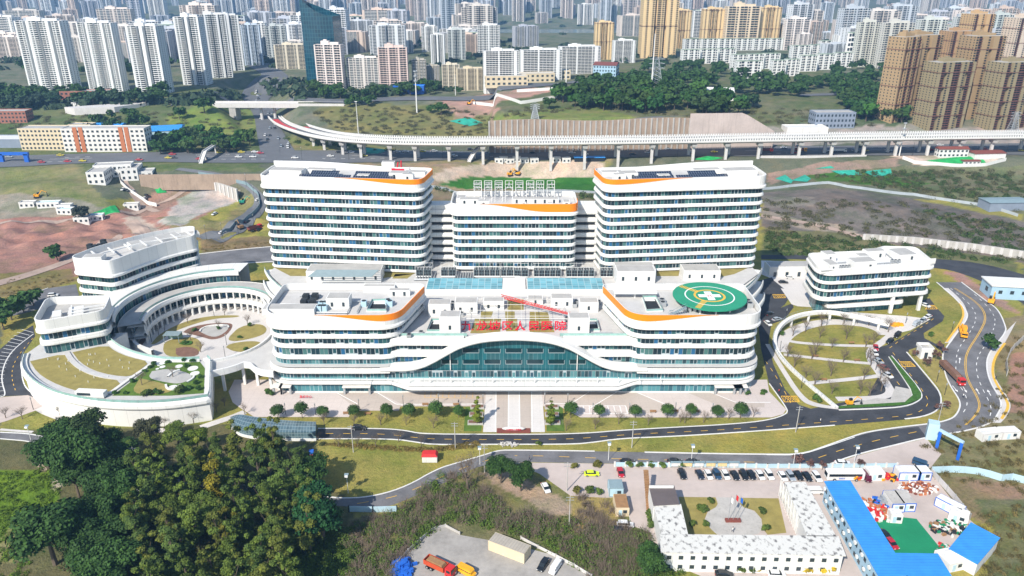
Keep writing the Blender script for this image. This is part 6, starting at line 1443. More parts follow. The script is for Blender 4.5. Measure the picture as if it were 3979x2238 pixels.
low('blue-roofed bus shelter hut below the highway behind the central tower', (1483, 407), 22, 6, 1, 3, .02, 'dark', 'blue_roof', 'site_hut', 0, .8)
for i, (qx, qy) in enumerate(((1255, 411), (1268, 409), (1284, 412), (1300, 408), (1320, 411), (1345, 411), (1400, 409), (1425, 410))): low('white site hut in the row under the highway, %s from left' % ordw(i), (qx, qy), 6, 4, 1, 3, .1*(i % 3), 'white', 'white', 'site_hut', 2.4, 0, None, 'site hut', 'site huts below the highway')
for i, (qx, qy, rz) in enumerate(((68, 523, .1), (122, 523, .15), (160, 530, .1), (162, 540, 0), (205, 562, .1), (240, 556, .2), (330, 527, .15))): low('pale site cabin on the rough ground left of the pit, %s from left' % ordw(i), (qx, qy), 9 if i != 1 else 13, 5, 1, 3, rz, 'white_old', 'bluewhite' if i % 2 else 'roof', 'site_cabin', 2.5, 0, None, 'site cabin', 'site cabins on the left field')
ga = thing('site_gate', 'bright blue site gate frame at the far left field', 'gate', G(*Q(38, 408))); b = MB(); b.box((-9, 0, 3), (3, 2, 6)); b.box((9, 0, 3), (3, 2, 6)); b.box((0, 0, 6.2), (22, 2, 2)); b.build('frame', M['blue'], ga)
lt = [G(*Q(*q)) for q in ((165, 285), (290, 268), (385, 250), (385, 262), (290, 285), (190, 290))]; zt_ = max(p.z for p in lt)+.5; b = MB(); b.prism([(p.x, p.y) for p in lt], zt_-9, zt_); tag(b.build('terrace_platform', M['concrete_light']), 'pale concrete platform terrace on the left hillside', 'platform')
low('long brick hall behind the pale platform', (215, 250), 44, 12, 2, 3.5, .1, 'brickwall', 'roof', 'brick_building', 4)
def net(label, qs_, mat, h=.5):
    w = [G(*Q(*q)) for q in qs_]; cx = sum(p.x for p in w)/len(w); cy = sum(p.y for p in w)/len(w); b = MB(); N_ = 9; n = len(w)
    for k in range(N_+1):
        for p in w:
            t = k/N_; x, y = cx+(p.x-cx)*t, cy+(p.y-cy)*t; b.v.append((x, y, float(T(x, y))+.25+h*(1-t)*(.6+.5*math.sin(x*1.3+y))))
    for k in range(N_):
        for i in range(n): b.face([k*n+i, k*n+(i+1) % n, (k+1)*n+(i+1) % n, (k+1)*n+i])
    tag(fixn(b.build('debris_net', M[mat])), label, 'net')
net('bright green dust net draped over the bank right of the red earth', [(208, 545), (290, 517), (302, 535), (240, 548), (215, 550)], 'green_net', .8); net('green net sheet spread inside the fenced yard far right', [(2330, 405), (2420, 393), (2470, 396), (2480, 410), (2380, 413)], 'green_net', .6)
for i, q in enumerate(([(1950, 450), (1975, 440), (1995, 455), (1990, 462)], [(1990, 455), (2025, 440), (2040, 450), (2030, 458)], [(2090, 430), (2150, 428), (2170, 440), (2120, 442)], [(2170, 432), (2240, 425), (2245, 440), (2200, 445)], [(2050, 425), (2090, 418), (2100, 424)])): net('torn teal net on the green slope right, %s from left' % ordw(i), q, 'teal_net', .5)
net('teal net on the bank under the viaduct', [(890, 390), (920, 372), (990, 378), (960, 392)], 'teal_net'); net('teal net strip on the earth works beyond the viaduct', [(1130, 305), (1180, 295), (1215, 310), (1180, 318)], 'teal_net'); net('green net heap beside the fenced lot', [(385, 470), (415, 475), (420, 485), (395, 487)], 'green_net', 1.5); net('green net by the highway edge behind the right ward tower', [(1740, 402), (1780, 393), (1820, 398), (1790, 404)], 'green_net', 1.0)
def excavator(at, rz, label, mat='yellow', s=1.0):
    o = thing('excavator', label, 'excavator', at, rz); o.scale = (s,)*3
    for y in (-1.1, 1.1): b = MB(); b.box((0, y, .45), (3.8, .6, .9)); b.build('track', M['dark'], o)
    b = MB(); b.box((-.4, 0, 1.5), (2.9, 2.5, 1.2)); b.box((-1.5, 0, 1.6), (.9, 2.5, 1.5)); b.build('house', M[mat], o); b = MB(); b.box((.6, .7, 2.4), (1.5, 1.0, 1.7)); b.build('cab', M['car_glass'], o)
    b = MB(); b.tube((.9, -.3, 1.7), (3.2, -.3, 4.6), .3, .25, 5); b.tube((3.2, -.3, 4.6), (5.6, -.3, 3.2), .24, .18, 5); b.build('boom', M[mat], o); b = MB(); b.tube((5.6, -.3, 3.2), (6.0, -.3, 1.2), .2, .16, 5); b.box((5.9, -.3, .9), (1.1, 1.0, .9), 0, .6); b.build('bucket', M['dark'], o)
for q, rz, lb, m_ in (((95, 497), .3, 'yellow excavator parked on the left field', 'yellow'), ((605, 575), 2.4, 'rusty orange excavator beside the slip road pit', 'wood'), ((610, 512), .4, 'teal excavator inside the excavation pit', 'teal_net'), ((318, 618), .8, 'yellow excavator at the edge of red earth behind the curved block', 'yellow'), ((1283, 442), .3, 'yellow excavator on the beige bank behind the central tower, left one', 'yellow'), ((1302, 440), 2.8, 'yellow excavator on the beige bank behind the central tower, right one', 'yellow'), ((1180, 263), 0, 'orange machine beside the earth works hoarding', 'yellow')): excavator(G(*Q(*q)), rz, lb, m_)
# street retail strip with white portal frames beside the white slabs
for i, (qx, qy, w) in enumerate(((1275, 217, 34), (1340, 208, 40), (1400, 200, 26), (1450, 178, 40))): low('white-framed two-storey shop terrace below the white slabs, %s from left' % ordw(i), (qx, qy), w*1.2, 14, 2, 4.5, .12, 'cream' if i < 3 else 'white', 'roof_light', 'shop_terrace', 5, 0, None, 'building', 'shop terraces below the white slabs')
PROTO = {}
M['trim'] = plain("brown_trim", (.17, .075, .055), .7, .1, .5); M['white_slab'] = plain("white_balcony", (.72, .72, .70), .7, .05, .3); M['roofgreen'] = plain("green_roof_patch", (.26, .33, .25), .9, .35, .1); M['roofblue'] = plain("pale_blue_roof_sheet", (.25, .45, .58), .7, .3, .1)
SEG = {'p': (1.6, 0), 'P': (3.0, 0), 'w': (3.4, .35), 'b': (4.2, 1.5), 'r': (3.2, 4.0), 'g': (6.0, .2)}
def make_tower(key, pat, D, floors, fh=3.0, balc='wall', crown=True, lines=0, winm='city_glass'):
    W = sum(SEG[c][0] for c in pat); o = thing('apartment_tower', 'proto', 'tower'); h = floors*fh
    wall, win, bal = MB(), MB(), MB(); x = -W/2; outline = []
    def side(sgn):
        x = -W/2; fr = []
        for c in pat: w, dp = SEG[c]; fr.append((x, x+w, dp, c)); x += w
        return fr
    fr = side(1)
    for x0, x1, dp, c in fr: outline += [(x0, dp), (x1, dp)]
    for x0, x1, dp, c in fr[::-1]: outline += [(x1, D-dp), (x0, D-dp)]
    ol = [outline[0]]
    for p in outline[1:]:
        if math.hypot(p[0]-ol[-1][0], p[1]-ol[-1][1]) > 1e-4: ol.append(p)
    wall.prism(ol, -20, h)
    for x0, x1, dp, c in fr:
        for f_ in range(floors):
            z = f_*fh
            for (y, s_) in ((dp, -1), (D-dp, 1)):
                if c == 'b':
                    win.box(((x0+x1)/2, y+s_*.0, z+1.7), (x1-x0-.4, .1, 2.3)); bal.box(((x0+x1)/2, y+s_*.7, z+.4), (x1-x0, 1.4, .8))
                elif c == 'w': win.box(((x0+x1)/2, y, z+1.7), (2.2, .14, 1.8))
                elif c == 'r': win.box(((x0+x1)/2, y, z+1.6), (2.2, .14, 2.4))
                elif c == 'g': win.box(((x0+x1)/2, y, z+1.75), (x1-x0-.6, .14, 1.9))
    m = max(1, int(D/4.5))
    for f_ in range(floors):
        for k in range(m):
            for s_ in (-1, 1): win.box((s_*W/2, D*(k+.5)/m, f_*fh+1.7), (.14, 1.3, 1.4))
    wall.build('wall', M['wall'], o); q = win.build('window', M[winm], o); q['kind'] = 'stuff'
    if bal.v: q = bal.build('balcony', M[balc], o); q['kind'] = 'stuff'
    if lines:
        b = MB()
        for f_ in range(lines, floors, lines): b.box((0, D/2, f_*fh), (W+.9, D+.9, .6))
        q = b.build('cornice', M['trim'], o)
    b = MB(); b.box((0, D/2, h+.1), (W-1.2, D-9 if D > 12 else D-1, .5 if key == 'walkup' else .2)); b.build('flat_roof', M['roofgreen' if key == 'walkup' else 'roof'], o)
    if crown:
        b = MB(); b.box((-W*.12, D*.5, h+2.2), (W*.3, D*.4, 4.4)); b.box((W*.2, D*.55, h+1.4), (W*.35, D*.3, 2.8)); b.box((-W*.12, D*.5, h+5), (W*.12, D*.2, 2)); b.build('roof_house', M['wall'], o)
    PROTO[key] = (o, W, D, h, list(o.children)); o.location = (0, -4000, 0)
make_tower('white', 'pbwrPwbrbwPrwbp', 17, 33, 3.0, 'wall')
make_tower('whiteslim', 'pwbrPrbwp', 18, 33, 3.0, 'wall')
make_tower('slab', 'pbbwpbbwpbbp', 14, 18, 3.0, 'wall')
make_tower('block', 'wbwbwpwbwbw', 14, 18, 3.0, 'white_slab')
make_tower('modern', 'PbbbbpbbbbwPw', 16, 18, 3.0, 'white_slab')
make_tower('yellow', 'PwPwrbwrPwPw', 20, 33, 3.0, 'wall', True, 16)
make_tower('gold', 'wbPPwrPPbw', 26, 33, 3.0, 'trim', True, 7)
make_tower('goldfront', 'PbrwPbbPwrbP', 24, 28, 3.0, 'trim', True, 6)
make_tower('brick', 'pwbwpwbwp', 14, 8, 3.0, 'white_slab', False)
make_tower('walkup', 'pwbPwbPbwp', 11, 6, 3.0, 'white_slab', False)
make_tower('far', 'pwbrPbwrbwp', 16, 30, 3.0, 'wall')
make_tower('farslim', 'pbwPwbp', 15, 32, 3.0, 'wall')
make_tower('farslab', 'wbPwbrbwPbw', 13, 20, 3.0, 'wall')
CW, CBE, CPK, CYE, CGO, CGR = (.74, .75, .74, 1), (.62, .56, .44, 1), (.66, .53, .48, 1), (.70, .52, .28, 1), (.36, .255, .14, 1), (.50, .53, .52, 1)
BUILT = []
def bld(key, qx, qy, qtop, qw, rz, col, label, group=None, name=None, D=None):
    o, W, Dp, h, kd = PROTO[key]; g = G(*Q(qx, qy)); t = (g.y)/(CP-(qy*QS-CY)/F*SP)
    wm = qw*QS*t/F; hm = PY(qx*QS, qtop*QS, g.y+2).z-g.z
    sx = wm/W; sz = hm/(h+ (4 if key not in ('walkup', 'brick') else 0)); r = dup(o, g, rz, label, group, (sx, max(.7, min(1.4, (sx+sz)/2)), sz), col, kd); BUILT.append((qx, qy, qtop, qw))
    if name: r.name = name
    r['category'] = 'apartment block' if key in ('walkup', 'slab', 'block', 'modern', 'brick', 'farslab') else 'tower'
    return r
WL = [('white', 130, 226, 45, 118, -.10, 'broad white high-rise, leftmost of the tall white row beyond the highway'), ('white', 268, 230, 50, 88, -.08, 'white high-rise, second of the tall white row beyond the highway'), ('whiteslim', 382, 236, 58, 78, -.10, 'slim white high-rise, third of the tall white row beyond the highway'),
      ('whiteslim', 492, 214, 35, 62, -.05, 'white high-rise, fourth of the tall white row, nearest the sunken road'), ('white', 552, 196, 30, 66, .3, 'shaded white high-rise just right of the fourth one, partly behind it'), ('whiteslim', 590, 178, 33, 50, .3, 'bluish white tower behind the bend of the sunken road'), ('far', 640, 165, 58, 44, .2, 'grey-blue tower at the end of the white row, beside the road bend')]
for k, x, y, t, w, r, lb in WL: bld(k, x, y, t, w, r, CW if k != 'far' else (.55, .63, .72, 1), lb, 'tall white towers left')
ML = [('slab', 735, 174, 108, 82, -.05, CBE, 'beige slab block left of the dark glass tower'), ('slab', 832, 224, 104, 68, -.12, (.72, .64, .60, 1), 'pale pink high-rise in front of the dark glass tower'), ('block', 918, 222, 140, 84, .05, (.72, .67, .62, 1), 'white mid-rise block right of the pale pink high-rise'), ('slab', 992, 222, 112, 72, .05, CPK, 'pink high-rise between the white block and dark balcony blocks'),
      ('block', 1056, 218, 146, 36, .1, (.45, .42, .36, 1), 'narrow dark balcony block right of the pink high-rise'), ('block', 1090, 214, 162, 34, .1, (.48, .44, .36, 1), 'short dark balcony block, second right of the pink high-rise'), ('slab', 1135, 226, 158, 44, .05, CBE, 'cream corner block with curved balconies beside the short dark block'), ('slab', 1186, 228, 168, 74, .05, (.60, .52, .38, 1), 'ochre-edged grid block left of the white slabs'),
      ('modern', 1262, 214, 122, 88, .12, CW, 'white slab with dark glazing, leftmost of three beside the ochre block'), ('modern', 1362, 202, 120, 104, .12, CW, 'white slab with dark glazing, middle of three'), ('modern', 1458, 186, 112, 104, .12, CW, 'white slab with dark glazing, right one of three beside the yellow tower'), ('yellow', 1518, 150, 52, 46, .05, CYE, 'slim yellow tower right of the white slabs'),
      ('modern', 1570, 158, 98, 56, .1, CW, 'white mid-rise behind the slim yellow tower'), ('yellow', 1655, 146, -30, 88, .06, CYE, 'highest yellow tower cut by the top edge of the photo'), ('yellow', 1712, 122, 22, 44, .05, CYE, 'yellow tower just right of the highest yellow tower'), ('yellow', 1790, 122, 18, 56, .05, CYE, 'broad yellow tower in the middle of the yellow row'), ('slab', 1862, 124, 8, 84, .05, (.66, .55, .40, 1), 'brownish yellow pair tower right of the broad yellow one'), ('yellow', 1930, 122, 14, 52, .05, CYE, 'yellow tower at the right end of the yellow row'), ('yellow', 1955, 120, 60, 30, .05, CYE, 'shorter yellow tower before the right end of the yellow row'),
      ('slab', 2000, 126, 42, 62, .08, (.76, .70, .66, 1), 'white and pink high-rise right of the yellow row'), ('slab', 2022, 130, 82, 34, .08, (.76, .70, .66, 1), 'lower white and pink block at the foot of the white and pink high-rise'), ('slab', 1630, 118, 92, 36, .05, (.6, .48, .4, 1), 'brown mid-rise left of the highest yellow tower'), ('farslab', 1082, 130, 62, 40, .1, CW, 'white staggered tower behind the pink high-rise'), ('whiteslim', 1102, 162, 84, 34, 0, CW, 'slim white tower behind the cream corner block'), ('farslab', 1150, 150, 70, 44, .1, CGR, 'grey tower behind the slim white tower'), ('block', 1230, 140, 58, 56, .05, CW, 'white terraced tower left of the river'),
      ('farslab', 1010, 132, 75, 60, .1, CW, 'pale terraced high-rise behind the pink high-rise'), ('farslab', 700, 150, 60, 50, .1, CGR, 'grey tower left behind the beige slab'), ('farslab', 655, 140, 52, 40, 0, CW, 'white tower behind the road bend')]
for k, x, y, t, w, r, c, lb in ML: bld(k, x, y, t, w, r, c, lb, 'towers of the middle city')
OL = [('goldfront', 2262, 306, 82, 64, .5, CGO, 'tall gold and brown tower, leftmost of the right cluster'), ('gold', 2300, 292, 80, 90, .35, CGO, 'gold tower right behind the leftmost of the right cluster'), ('goldfront', 2376, 326, 148, 106, .26, (.29, .24, .14, 1), 'short olive-gold tower nearest the viaduct'), ('gold', 2448, 300, 82, 84, .2, CGO, 'gold tower between the short olive one and the right edge'), ('goldfront', 2536, 326, 148, 112, .26, (.29, .24, .14, 1), 'olive-gold tower at the right edge beside the viaduct'), ('gold', 2395, 230, 72, 70, .2, (.42, .26, .13, 1), 'brown-gold tower at the back of the right cluster'), ('gold', 2440, 210, 28, 60, .2, (.52, .35, .18, 1), 'orange tower standing highest behind the right cluster'),
      ('gold', 2555, 215, 38, 70, .2, (.6, .5, .4, 1), 'grey-brown tower at the right edge behind the cluster'), ('farslab', 2172, 168, 48, 52, .15, (.6, .6, .54, 1), 'grey-green tower left behind the gold cluster'), ('farslab', 2245, 172, 50, 78, .1, (.58, .57, .52, 1), 'broad grey-green tower behind the gold cluster'), ('farslab', 2330, 160, 42, 70, .1, (.58, .6, .56, 1), 'grey-green tower above the leftmost gold tower'), ('farslab', 2410, 150, 35, 50, .1, (.55, .57, .55, 1), 'grey tower above the middle of the gold cluster'), ('farslab', 2500, 150, 30, 56, .1, (.5, .54, .52, 1), 'grey tower above the gap in the gold cluster')]
for k, x, y, t, w, r, c, lb in OL: bld(k, x, y, t, w, r, c, lb, 'towers of the right cluster')
# dark glass tower with curved crown
gt = thing('glass_tower', 'dark teal glass tower with a swooping curved top', 'tower', G(*Q(812, 214)), -.12); g = gt.location; h = PY(812*QS, 30*QS, g.y).z-g.z; w = 78*QS*g.y/1.0/F
b = MB(); q = [(-w/2+w*k/12, -3.0*math.sin(math.pi*k/12)) for k in range(13)]+[(w/2, 26), (-w/2, 26)]
n = len(q); tz = [h+14*(1-k/12)**2-4*(k/12) for k in range(13)]+[h-4, h+8]; u = 0
for i in range(n):
    a, c = q[i], q[(i+1) % n]; L = math.hypot(c[0]-a[0], c[1]-a[1]); b.poly([(*a, -5), (*c, -5), (*c, tz[(i+1) % n]), (*a, tz[i])], [(u, -5), (u+L, -5), (u+L, tz[(i+1) % n]), (u, tz[i])]); u += L
b.build('curtain_wall', M['tower_glass'], gt); b = MB(); b.cap(q, h-6); b.build('roof', M['roof'], gt)
# walk-up apartment rows
wk = []
for (x0, y0, x1, y1, n_) in ((1715, 162, 1850, 158, 3), (1840, 178, 1960, 172, 3), (1865, 198, 1900, 197, 1), (1940, 196, 2010, 190, 2), (2010, 182, 2230, 160, 5), (1720, 128, 1980, 126, 6), (1990, 150, 2230, 138, 5), (2060, 135, 2235, 122, 4)):
    for k in range(n_): t = (k+.5)/n_; wk.append((x0+(x1-x0)*t, y0+(y1-y0)*t, (x1-x0)/n_ if n_ > 1 else 62))
for i, (x, y, w) in enumerate(sorted(wk)): r = bld('walkup', x, y, y-30-(y-130)*.2, w*1.02, .12, (.72, .73, .71, 1), 'white six-storey walk-up block on the right slope, %s from left' % ordw(i), 'walk-up blocks on the right slope', 'walkup_block')
# hazy distance
LM = [(60, 'the leftmost white high-rise'), (230, 'the second white high-rise'), (340, 'the third white high-rise'), (450, 'the fourth white high-rise'), (580, 'the shaded white high-rises'), (690, 'the road bend'), (805, 'the dark glass tower'), (920, 'the white mid-rise block'), (1030, 'the pink high-rise'), (1180, 'the ochre grid block'), (1330, 'the river'), (1450, 'the right white slab'), (1520, 'the slim yellow tower'), (1650, 'the highest yellow tower'), (1760, 'the broad yellow tower'), (1900, 'the yellow row end'), (2010, 'the white and pink high-rise'), (2150, 'the walk-up slope'), (2280, 'the leftmost gold tower'), (2420, 'the middle gold towers'), (2560, 'the right edge gold tower')]
far = []
r2 = random.Random(42)
for y0, y1, n_, h0, h1 in ((6, 24, 100, 70, 130), (24, 48, 84, 60, 120), (48, 84, 66, 50, 105), (84, 128, 48, 25, 60)):
    k = 0
    while k < n_:
        x, y = r2.uniform(-80, 2660), r2.uniform(y0, y1)
        if 1225 < x < 1470 and 68 < y < 112: continue
        if 620 < x < 800 and y < 24 and r2.random() < .7: continue
        if y > 84 and (x < 600 and r2.random() < .4 or 1480 < x < 1960): continue
        far.append((x, y, r2.uniform(h0, h1)*(1.0 if r2.random() < .7 else .5), r2.choice(('far', 'farslim', 'farslab', 'far')) if y < 84 else r2.choice(('farslab', 'slab', 'block')))); k += 1
nd = len(far)
k = 0
while k < 130:
    x, y = r2.uniform(-60, 2640), r2.uniform(84, 158)
    if 1225 < x < 1500 or (1500 < x < 2100 and y > 96) or (620 < x < 1500 and y > 140) or 590 < x < 700: continue
    far.append((x, y, r2.uniform(18, 46), r2.choice(('farslab', 'slab', 'block', 'walkup', 'modern')), 1)); k += 1
far = sorted(far); cnt = {}
for x, y, hm, key, *md in far:
    o, W, Dp, h, kd = PROTO[key]; g = G(*Q(x, y)); lm = min(LM, key=lambda a: abs(a[0]-x))[1]; cnt[lm] = cnt.get(lm, -1)+1
    c = r2.choice(((.66, .68, .70), (.60, .56, .52), (.70, .62, .56), (.52, .56, .6), (.72, .72, .70), (.62, .5, .42), (.48, .5, .55))); s = r2.uniform(1.0, 1.55)
    r = dup(o, g, r2.uniform(-.35, .35), '%s far behind %s, %s from left there' % ('mid-rise block' if md else 'hazy high-rise', lm, ordw(cnt[lm])), 'mid-rise blocks of the city' if md else 'hazy towers of the far city', (s, s, hm/h), (*c, 1), kd); r.name = 'midrise_block' if md else 'distant_tower'; r['category'] = 'apartment block' if md else 'tower'
for k, (o, *_r) in PROTO.items():
    for c in list(o.children): bpy.data.objects.remove(c)
    bpy.data.objects.remove(o)
# suspension-like white bridge towers on the far river and the river itself
wp = [PZ(*Q(*q), -11.2) for q in ((1180, 112), (1240, 82), (1480, 82), (1480, 106), (1330, 120))]
b = MB(); x0, y0 = -1900, 1790; b.cap([(-2600, 1750), (2600, 1750), (2600, 2260), (-2600, 2260)], -9.5); struct(b.build('river', M['water']))
br = thing('river_bridge', 'red river bridge with tall white towers in the haze', 'bridge', PZ(*Q(672, 46), 0), .05)
b = MB(); b.box((0, 0, 14), (250, 12, 3)); b.build('deck', M['red'], br)
for sx in (-16, 30):
    for s_ in (-7, 7): b = MB(); b.tube((sx, s_, -30), (sx, s_*.6, 128), 5, 3.4, 6); b.build('tower', M['white'], br)
mh = bpy.data.materials.new("haze_air"); mh.use_nodes = True; nt = mh.node_tree
for n_ in list(nt.nodes): nt.nodes.remove(n_)
vo = N(nt, "ShaderNodeVolumePrincipled"); vo.inputs['Color'].default_value = (.30, .60, 1.0, 1); vo.inputs['Density'].default_value = HAZE; vo.inputs['Anisotropy'].default_value = .2
out = N(nt, "ShaderNodeOutputMaterial"); nt.links.new(vo.outputs[0], out.inputs['Volume'])
b = MB(); b.box((0, 3500, 205), (17500, 8400, 480)); hz_ = b.build('haze', mh); hz_['kind'] = 'stuff'
def W6(pl, z): return [(p.x, p.y) for p in [PZ(*q, z) for q in pl]]
def slab_house(parent, poly, z, mat_w, mat_r, nm='wing', edge=True, ov=.25):
    b = MB(); b.prism(poly, 0, z-.1, False); w = b.build(nm, M[mat_w], parent)
    b = MB(); c = np.mean(poly, axis=0); big = [(c[0]+(p[0]-c[0])*(1+ov/8), c[1]+(p[1]-c[1])*(1+ov/8)) for p in poly]; b.prism(big, z-.1, z+.12, True, True); b.build('roof', M[mat_r], w); return w
def wall_windows(parent, a, c, rows, n, sz=(1.1, 1.1), off_=.06, nm='window', mat='dark_glass'):
    d = Vector((c[0]-a[0], c[1]-a[1])); L = d.length; d.normalize(); nn = Vector((d.y, -d.x))
    for z in rows:
        for k in range(n):
            t = L*(k+.5)/n; p = (a[0]+d.x*t+nn.x*off_, a[1]+d.y*t+nn.y*off_); b = MB(); b.box((p[0], p[1], z), (sz[0], .12, sz[1]), math.atan2(d.y, d.x)); b.build(nm, M[mat], parent)
so_ = thing('site_office', 'U-shaped two-storey white cabin office with mould-stained roofs around a flag court', 'office', (0, 0, 0))
zz = 6.0
A_ = W6(B3((1478, 1030), (1490, 1207))+B4((765, 1240), (692, 1046)), zz); w1 = slab_house(so_, A_, zz, 'white', 'mould')
w2 = slab_house(so_, W6(B3((1396, 740), (1662, 730), (1730, 1024), (1470, 1026)), zz), zz, 'white', 'mould'); w3 = slab_house(so_, W6(B4((186, 512), (388, 512), (688, 1040), (405, 1038)), zz), zz, 'white', 'mould')
w4 = slab_house(so_, W6(B3((1345, 538), (1592, 538), (1645, 722), (1393, 736)), 6.4), 6.4, 'white', 'dark_roof' if 'dark_roof' in M else 'roof')
wall_windows(w1, A_[1], A_[2], (1.6, 4.5), 15); 
b = MB()
p, q = PZ(*B3((1300, 560))[0], 0), PZ(*B3((1345, 800))[0], 0)
for k in range(16): t = k/16; r_ = p.lerp(q, t); b.box((r_.x, r_.y, (1-t)*6.0), (1.4, .9, .2))
b.build('outer_stair', M['wood'], so_)
b = MB(); a0, a1 = PZ(*B4((118, 640))[0], 0), PZ(*B4((300, 1045))[0], 0)
for k in range(14):
    t0, t1 = k/14, (k+1)/14; r0, r1 = a0.lerp(a1, t0), a0.lerp(a1, t1); s_ = k % 2; b.tube((r0.x, r0.y, 0 if s_ else 6), (r1.x, r1.y, 6 if s_ else 0), .14, n=4); b.tube((r0.x, r0.y, 0), (r0.x, r0.y, 6), .1, n=4); b.tube((r0.x, r0.y, 3), (r1.x, r1.y, 3), .12, n=4)
b.build('gallery_truss', M['white'], so_)
b = MB(); pr = W6(B3((1345, 538), (1592, 538)), 7.4); b.box(((pr[0][0]+pr[1][0])/2, pr[0][1], 7.0), (pr[1][0]-pr[0][0], .12, .9)); b.build('roof_sign_rail', M['white'], so_)
bd = thing('blue_roofed_dormitory', 'long two-storey pale blue dormitory with bright blue ribbed roof', 'dormitory', (0, 0, 0)); D_ = W6(B4((592, 515), (842, 506), (1400, 1410), (1112, 1422)), 6.4); w = slab_house(bd, D_, 6.4, 'lblue', 'blue_ribbed', 'wall', True, .4)
wall_windows(w, D_[0], D_[3], (1.6, 4.6), 13)
for k in range(16): t = (k+.4)/16; b = MB(); b.box((D_[0][0]+(D_[3][0]-D_[0][0])*t-.45, D_[0][1]+(D_[3][1]-D_[0][1])*t, 2.6 if k % 2 else 5.2), (.5, .8, .7)); b.build('condenser_unit', M['white'], w)
bd2 = thing('blue_roofed_canteen', 'low blue-roofed hall cut by the bottom edge beside the dormitory', 'hall', (0, 0, 0)); slab_house(bd2, W6(B4((1292, 1222), (1706, 1228), (1900, 1540), (1480, 1540)), 3.4), 3.4, 'lblue', 'blue_ribbed', 'wall', True, .4)
bd3 = thing('blue_roofed_shed', 'freestanding blue-roofed shed at the right edge of the yard', 'shed', (0, 0, 0)); slab_house(bd3, W6(B4((2045, 916), (2326, 1066), (2110, 1316), (1836, 1166)), 4.0), 4.0, 'white_old', 'blue_ribbed', 'wall', True, .4)
def cabin(at, rz, label, L=6.0, W=2.6, h=2.8, frame='blue', roof='white_old', name='container_cabin', wall='white', door=True):
    o = thing(name, label, 'cabin', at, rz); b = MB(); b.box((0, W/2, h/2), (L, W, h)); b.build('body', M[wall], o); b = MB()
    for sx in (-L/2, L/2):
        for sy in (0, W): b.box((sx, sy, h/2), (.18, .18, h+.06))
    for sy in (0, W): b.box((0, sy, h), (L, .2, .2)); b.box((0, sy, .1), (L, .2, .2))
    b.build('frame', M[frame], o); b = MB(); b.box((0, W/2, h+.07), (L-.1, W-.1, .14)); b.build('roof', M[roof], o)
    if door: b = MB(); b.box((-L*.15, -.03, 1.1), (.9, .1, 2.0)); b.build('door', M['bluewhite'], o); b = MB(); b.box((L*.2, -.03, 1.6), (1.1, .1, 1.0)); b.build('window', M['dark_glass'], o)
    return o
for zx, zy, rz, L, W, lb, fr, rf in ((1425, 488, 0, 6.4, 3.6, 'blue-framed white cabin beside the yard fence, larger of the two', 'blue', 'white_old'), (1575, 488, 0, 3.8, 3.6, 'blue-framed white cabin with door, smaller of the two by the fence', 'blue', 'white_old'), (1095, 490, .05, 4.6, 3.4, 'plain white cabin right of the maroon car', 'white', 'white_old'),
    (1310, 805, 0, 3.6, 6, 'left of two joined cabins with brown-stained roofs in the yard', 'blue', 'concrete'), (1415, 800, 0, 3.6, 6, 'right of two joined cabins with brown-stained roofs in the yard', 'blue', 'concrete'), (1290, 915, -.1, 3.0, 2.6, 'small open white kiosk on the green sheet edge', 'offwhite', 'white_old'), (1800, 800, -.95, 7.0, 2.6, 'long blue-framed cabin along the right yard fence', 'blue', 'white_old'), (1905, 910, -.6, 4.6, 3.0, 'white cabin with windows below the long blue-framed one', 'white', 'white_old'), (1890, 1395, .25, 4.8, 5.0, 'white cabin with pale roof in front of the right blue shed', 'white', 'white_old'),
    (2250, 90, .18, 7, 3.2, 'white container cabin beyond the blue gate, left of two', 'concrete_light', 'white_old'), (2440, 75, .1, 6, 3.2, 'white container cabin beyond the blue gate, right of two', 'concrete_light', 'white_old')):
    cabin(PZ(*B4((zx, zy))[0], 0), rz, lb, L, W, 2.8, fr, rf)
cabin(PZ(*B3((1075, 845))[0], 0), 0, 'cream cabin with patched tan roof beside the drive', 3.6, 6, 2.8, 'cream', 'wood', 'container_cabin', 'cream'); cabin(PZ(*B3((1015, 650))[0], 0), 0, 'grey cabin with blue awning at the compound gate', 4, 4, 3, 'greyblue', 'greyblue', 'container_cabin', 'bluewhite')
cabin(PZ(*B2((2490, 1250))[0], 0), -.5, 'long cream shed with corrugated roof in the bottom yard', 10.5, 3.6, 3.0, 'cream', 'grey_ribbed', 'storage_shed', 'cream', False)
rb = thing('power_box', 'white transformer box with red roof on the front lawn', 'transformer box', PZ(*B2((1725, 312))[0], 0)); b = MB(); b.box((0, 1.2, 1.3), (4.6, 2.4, 2.3)); b.build('cabinet', M['white'], rb); b = MB(); b.box((0, 1.2, 2.75), (5.0, 3.0, .8), 0, .75); b.build('roof', M['red'], rb)
for k in range(3): b = MB(); b.box((-1.4+k*1.4, -.02, 1.3), (1.1, .08, 1.9)); b.build('door', M['offwhite'], rb)
gs = thing('gate_portal', 'blue and white portal frame over the road at the yard corner', 'gate', (0, 0, 0)); p, q = PZ(*B4((1700, 160))[0], 0), PZ(*B4((1910, 275))[0], 0)
for r_ in (p, q): b = MB(); b.box((r_.x, r_.y, 3.2), (.9, 1.8, 6.0), -.6); b.build('pylon', M['blue'], gs)
d = q-p; b = MB(); b.box((p.x+d.x/2, p.y+d.y/2, 6.4), (d.length+1.0, .8, .9), math.atan2(d.y, d.x)); b.build('beam', M['bluewhite'], gs); b = MB(); r_ = PZ(*B4((1640, 60))[0], 0); b.box((r_.x, r_.y, 3), (3.2, 3, 6), -.4); b.build('gate_house', M['bluewhite'], gs)
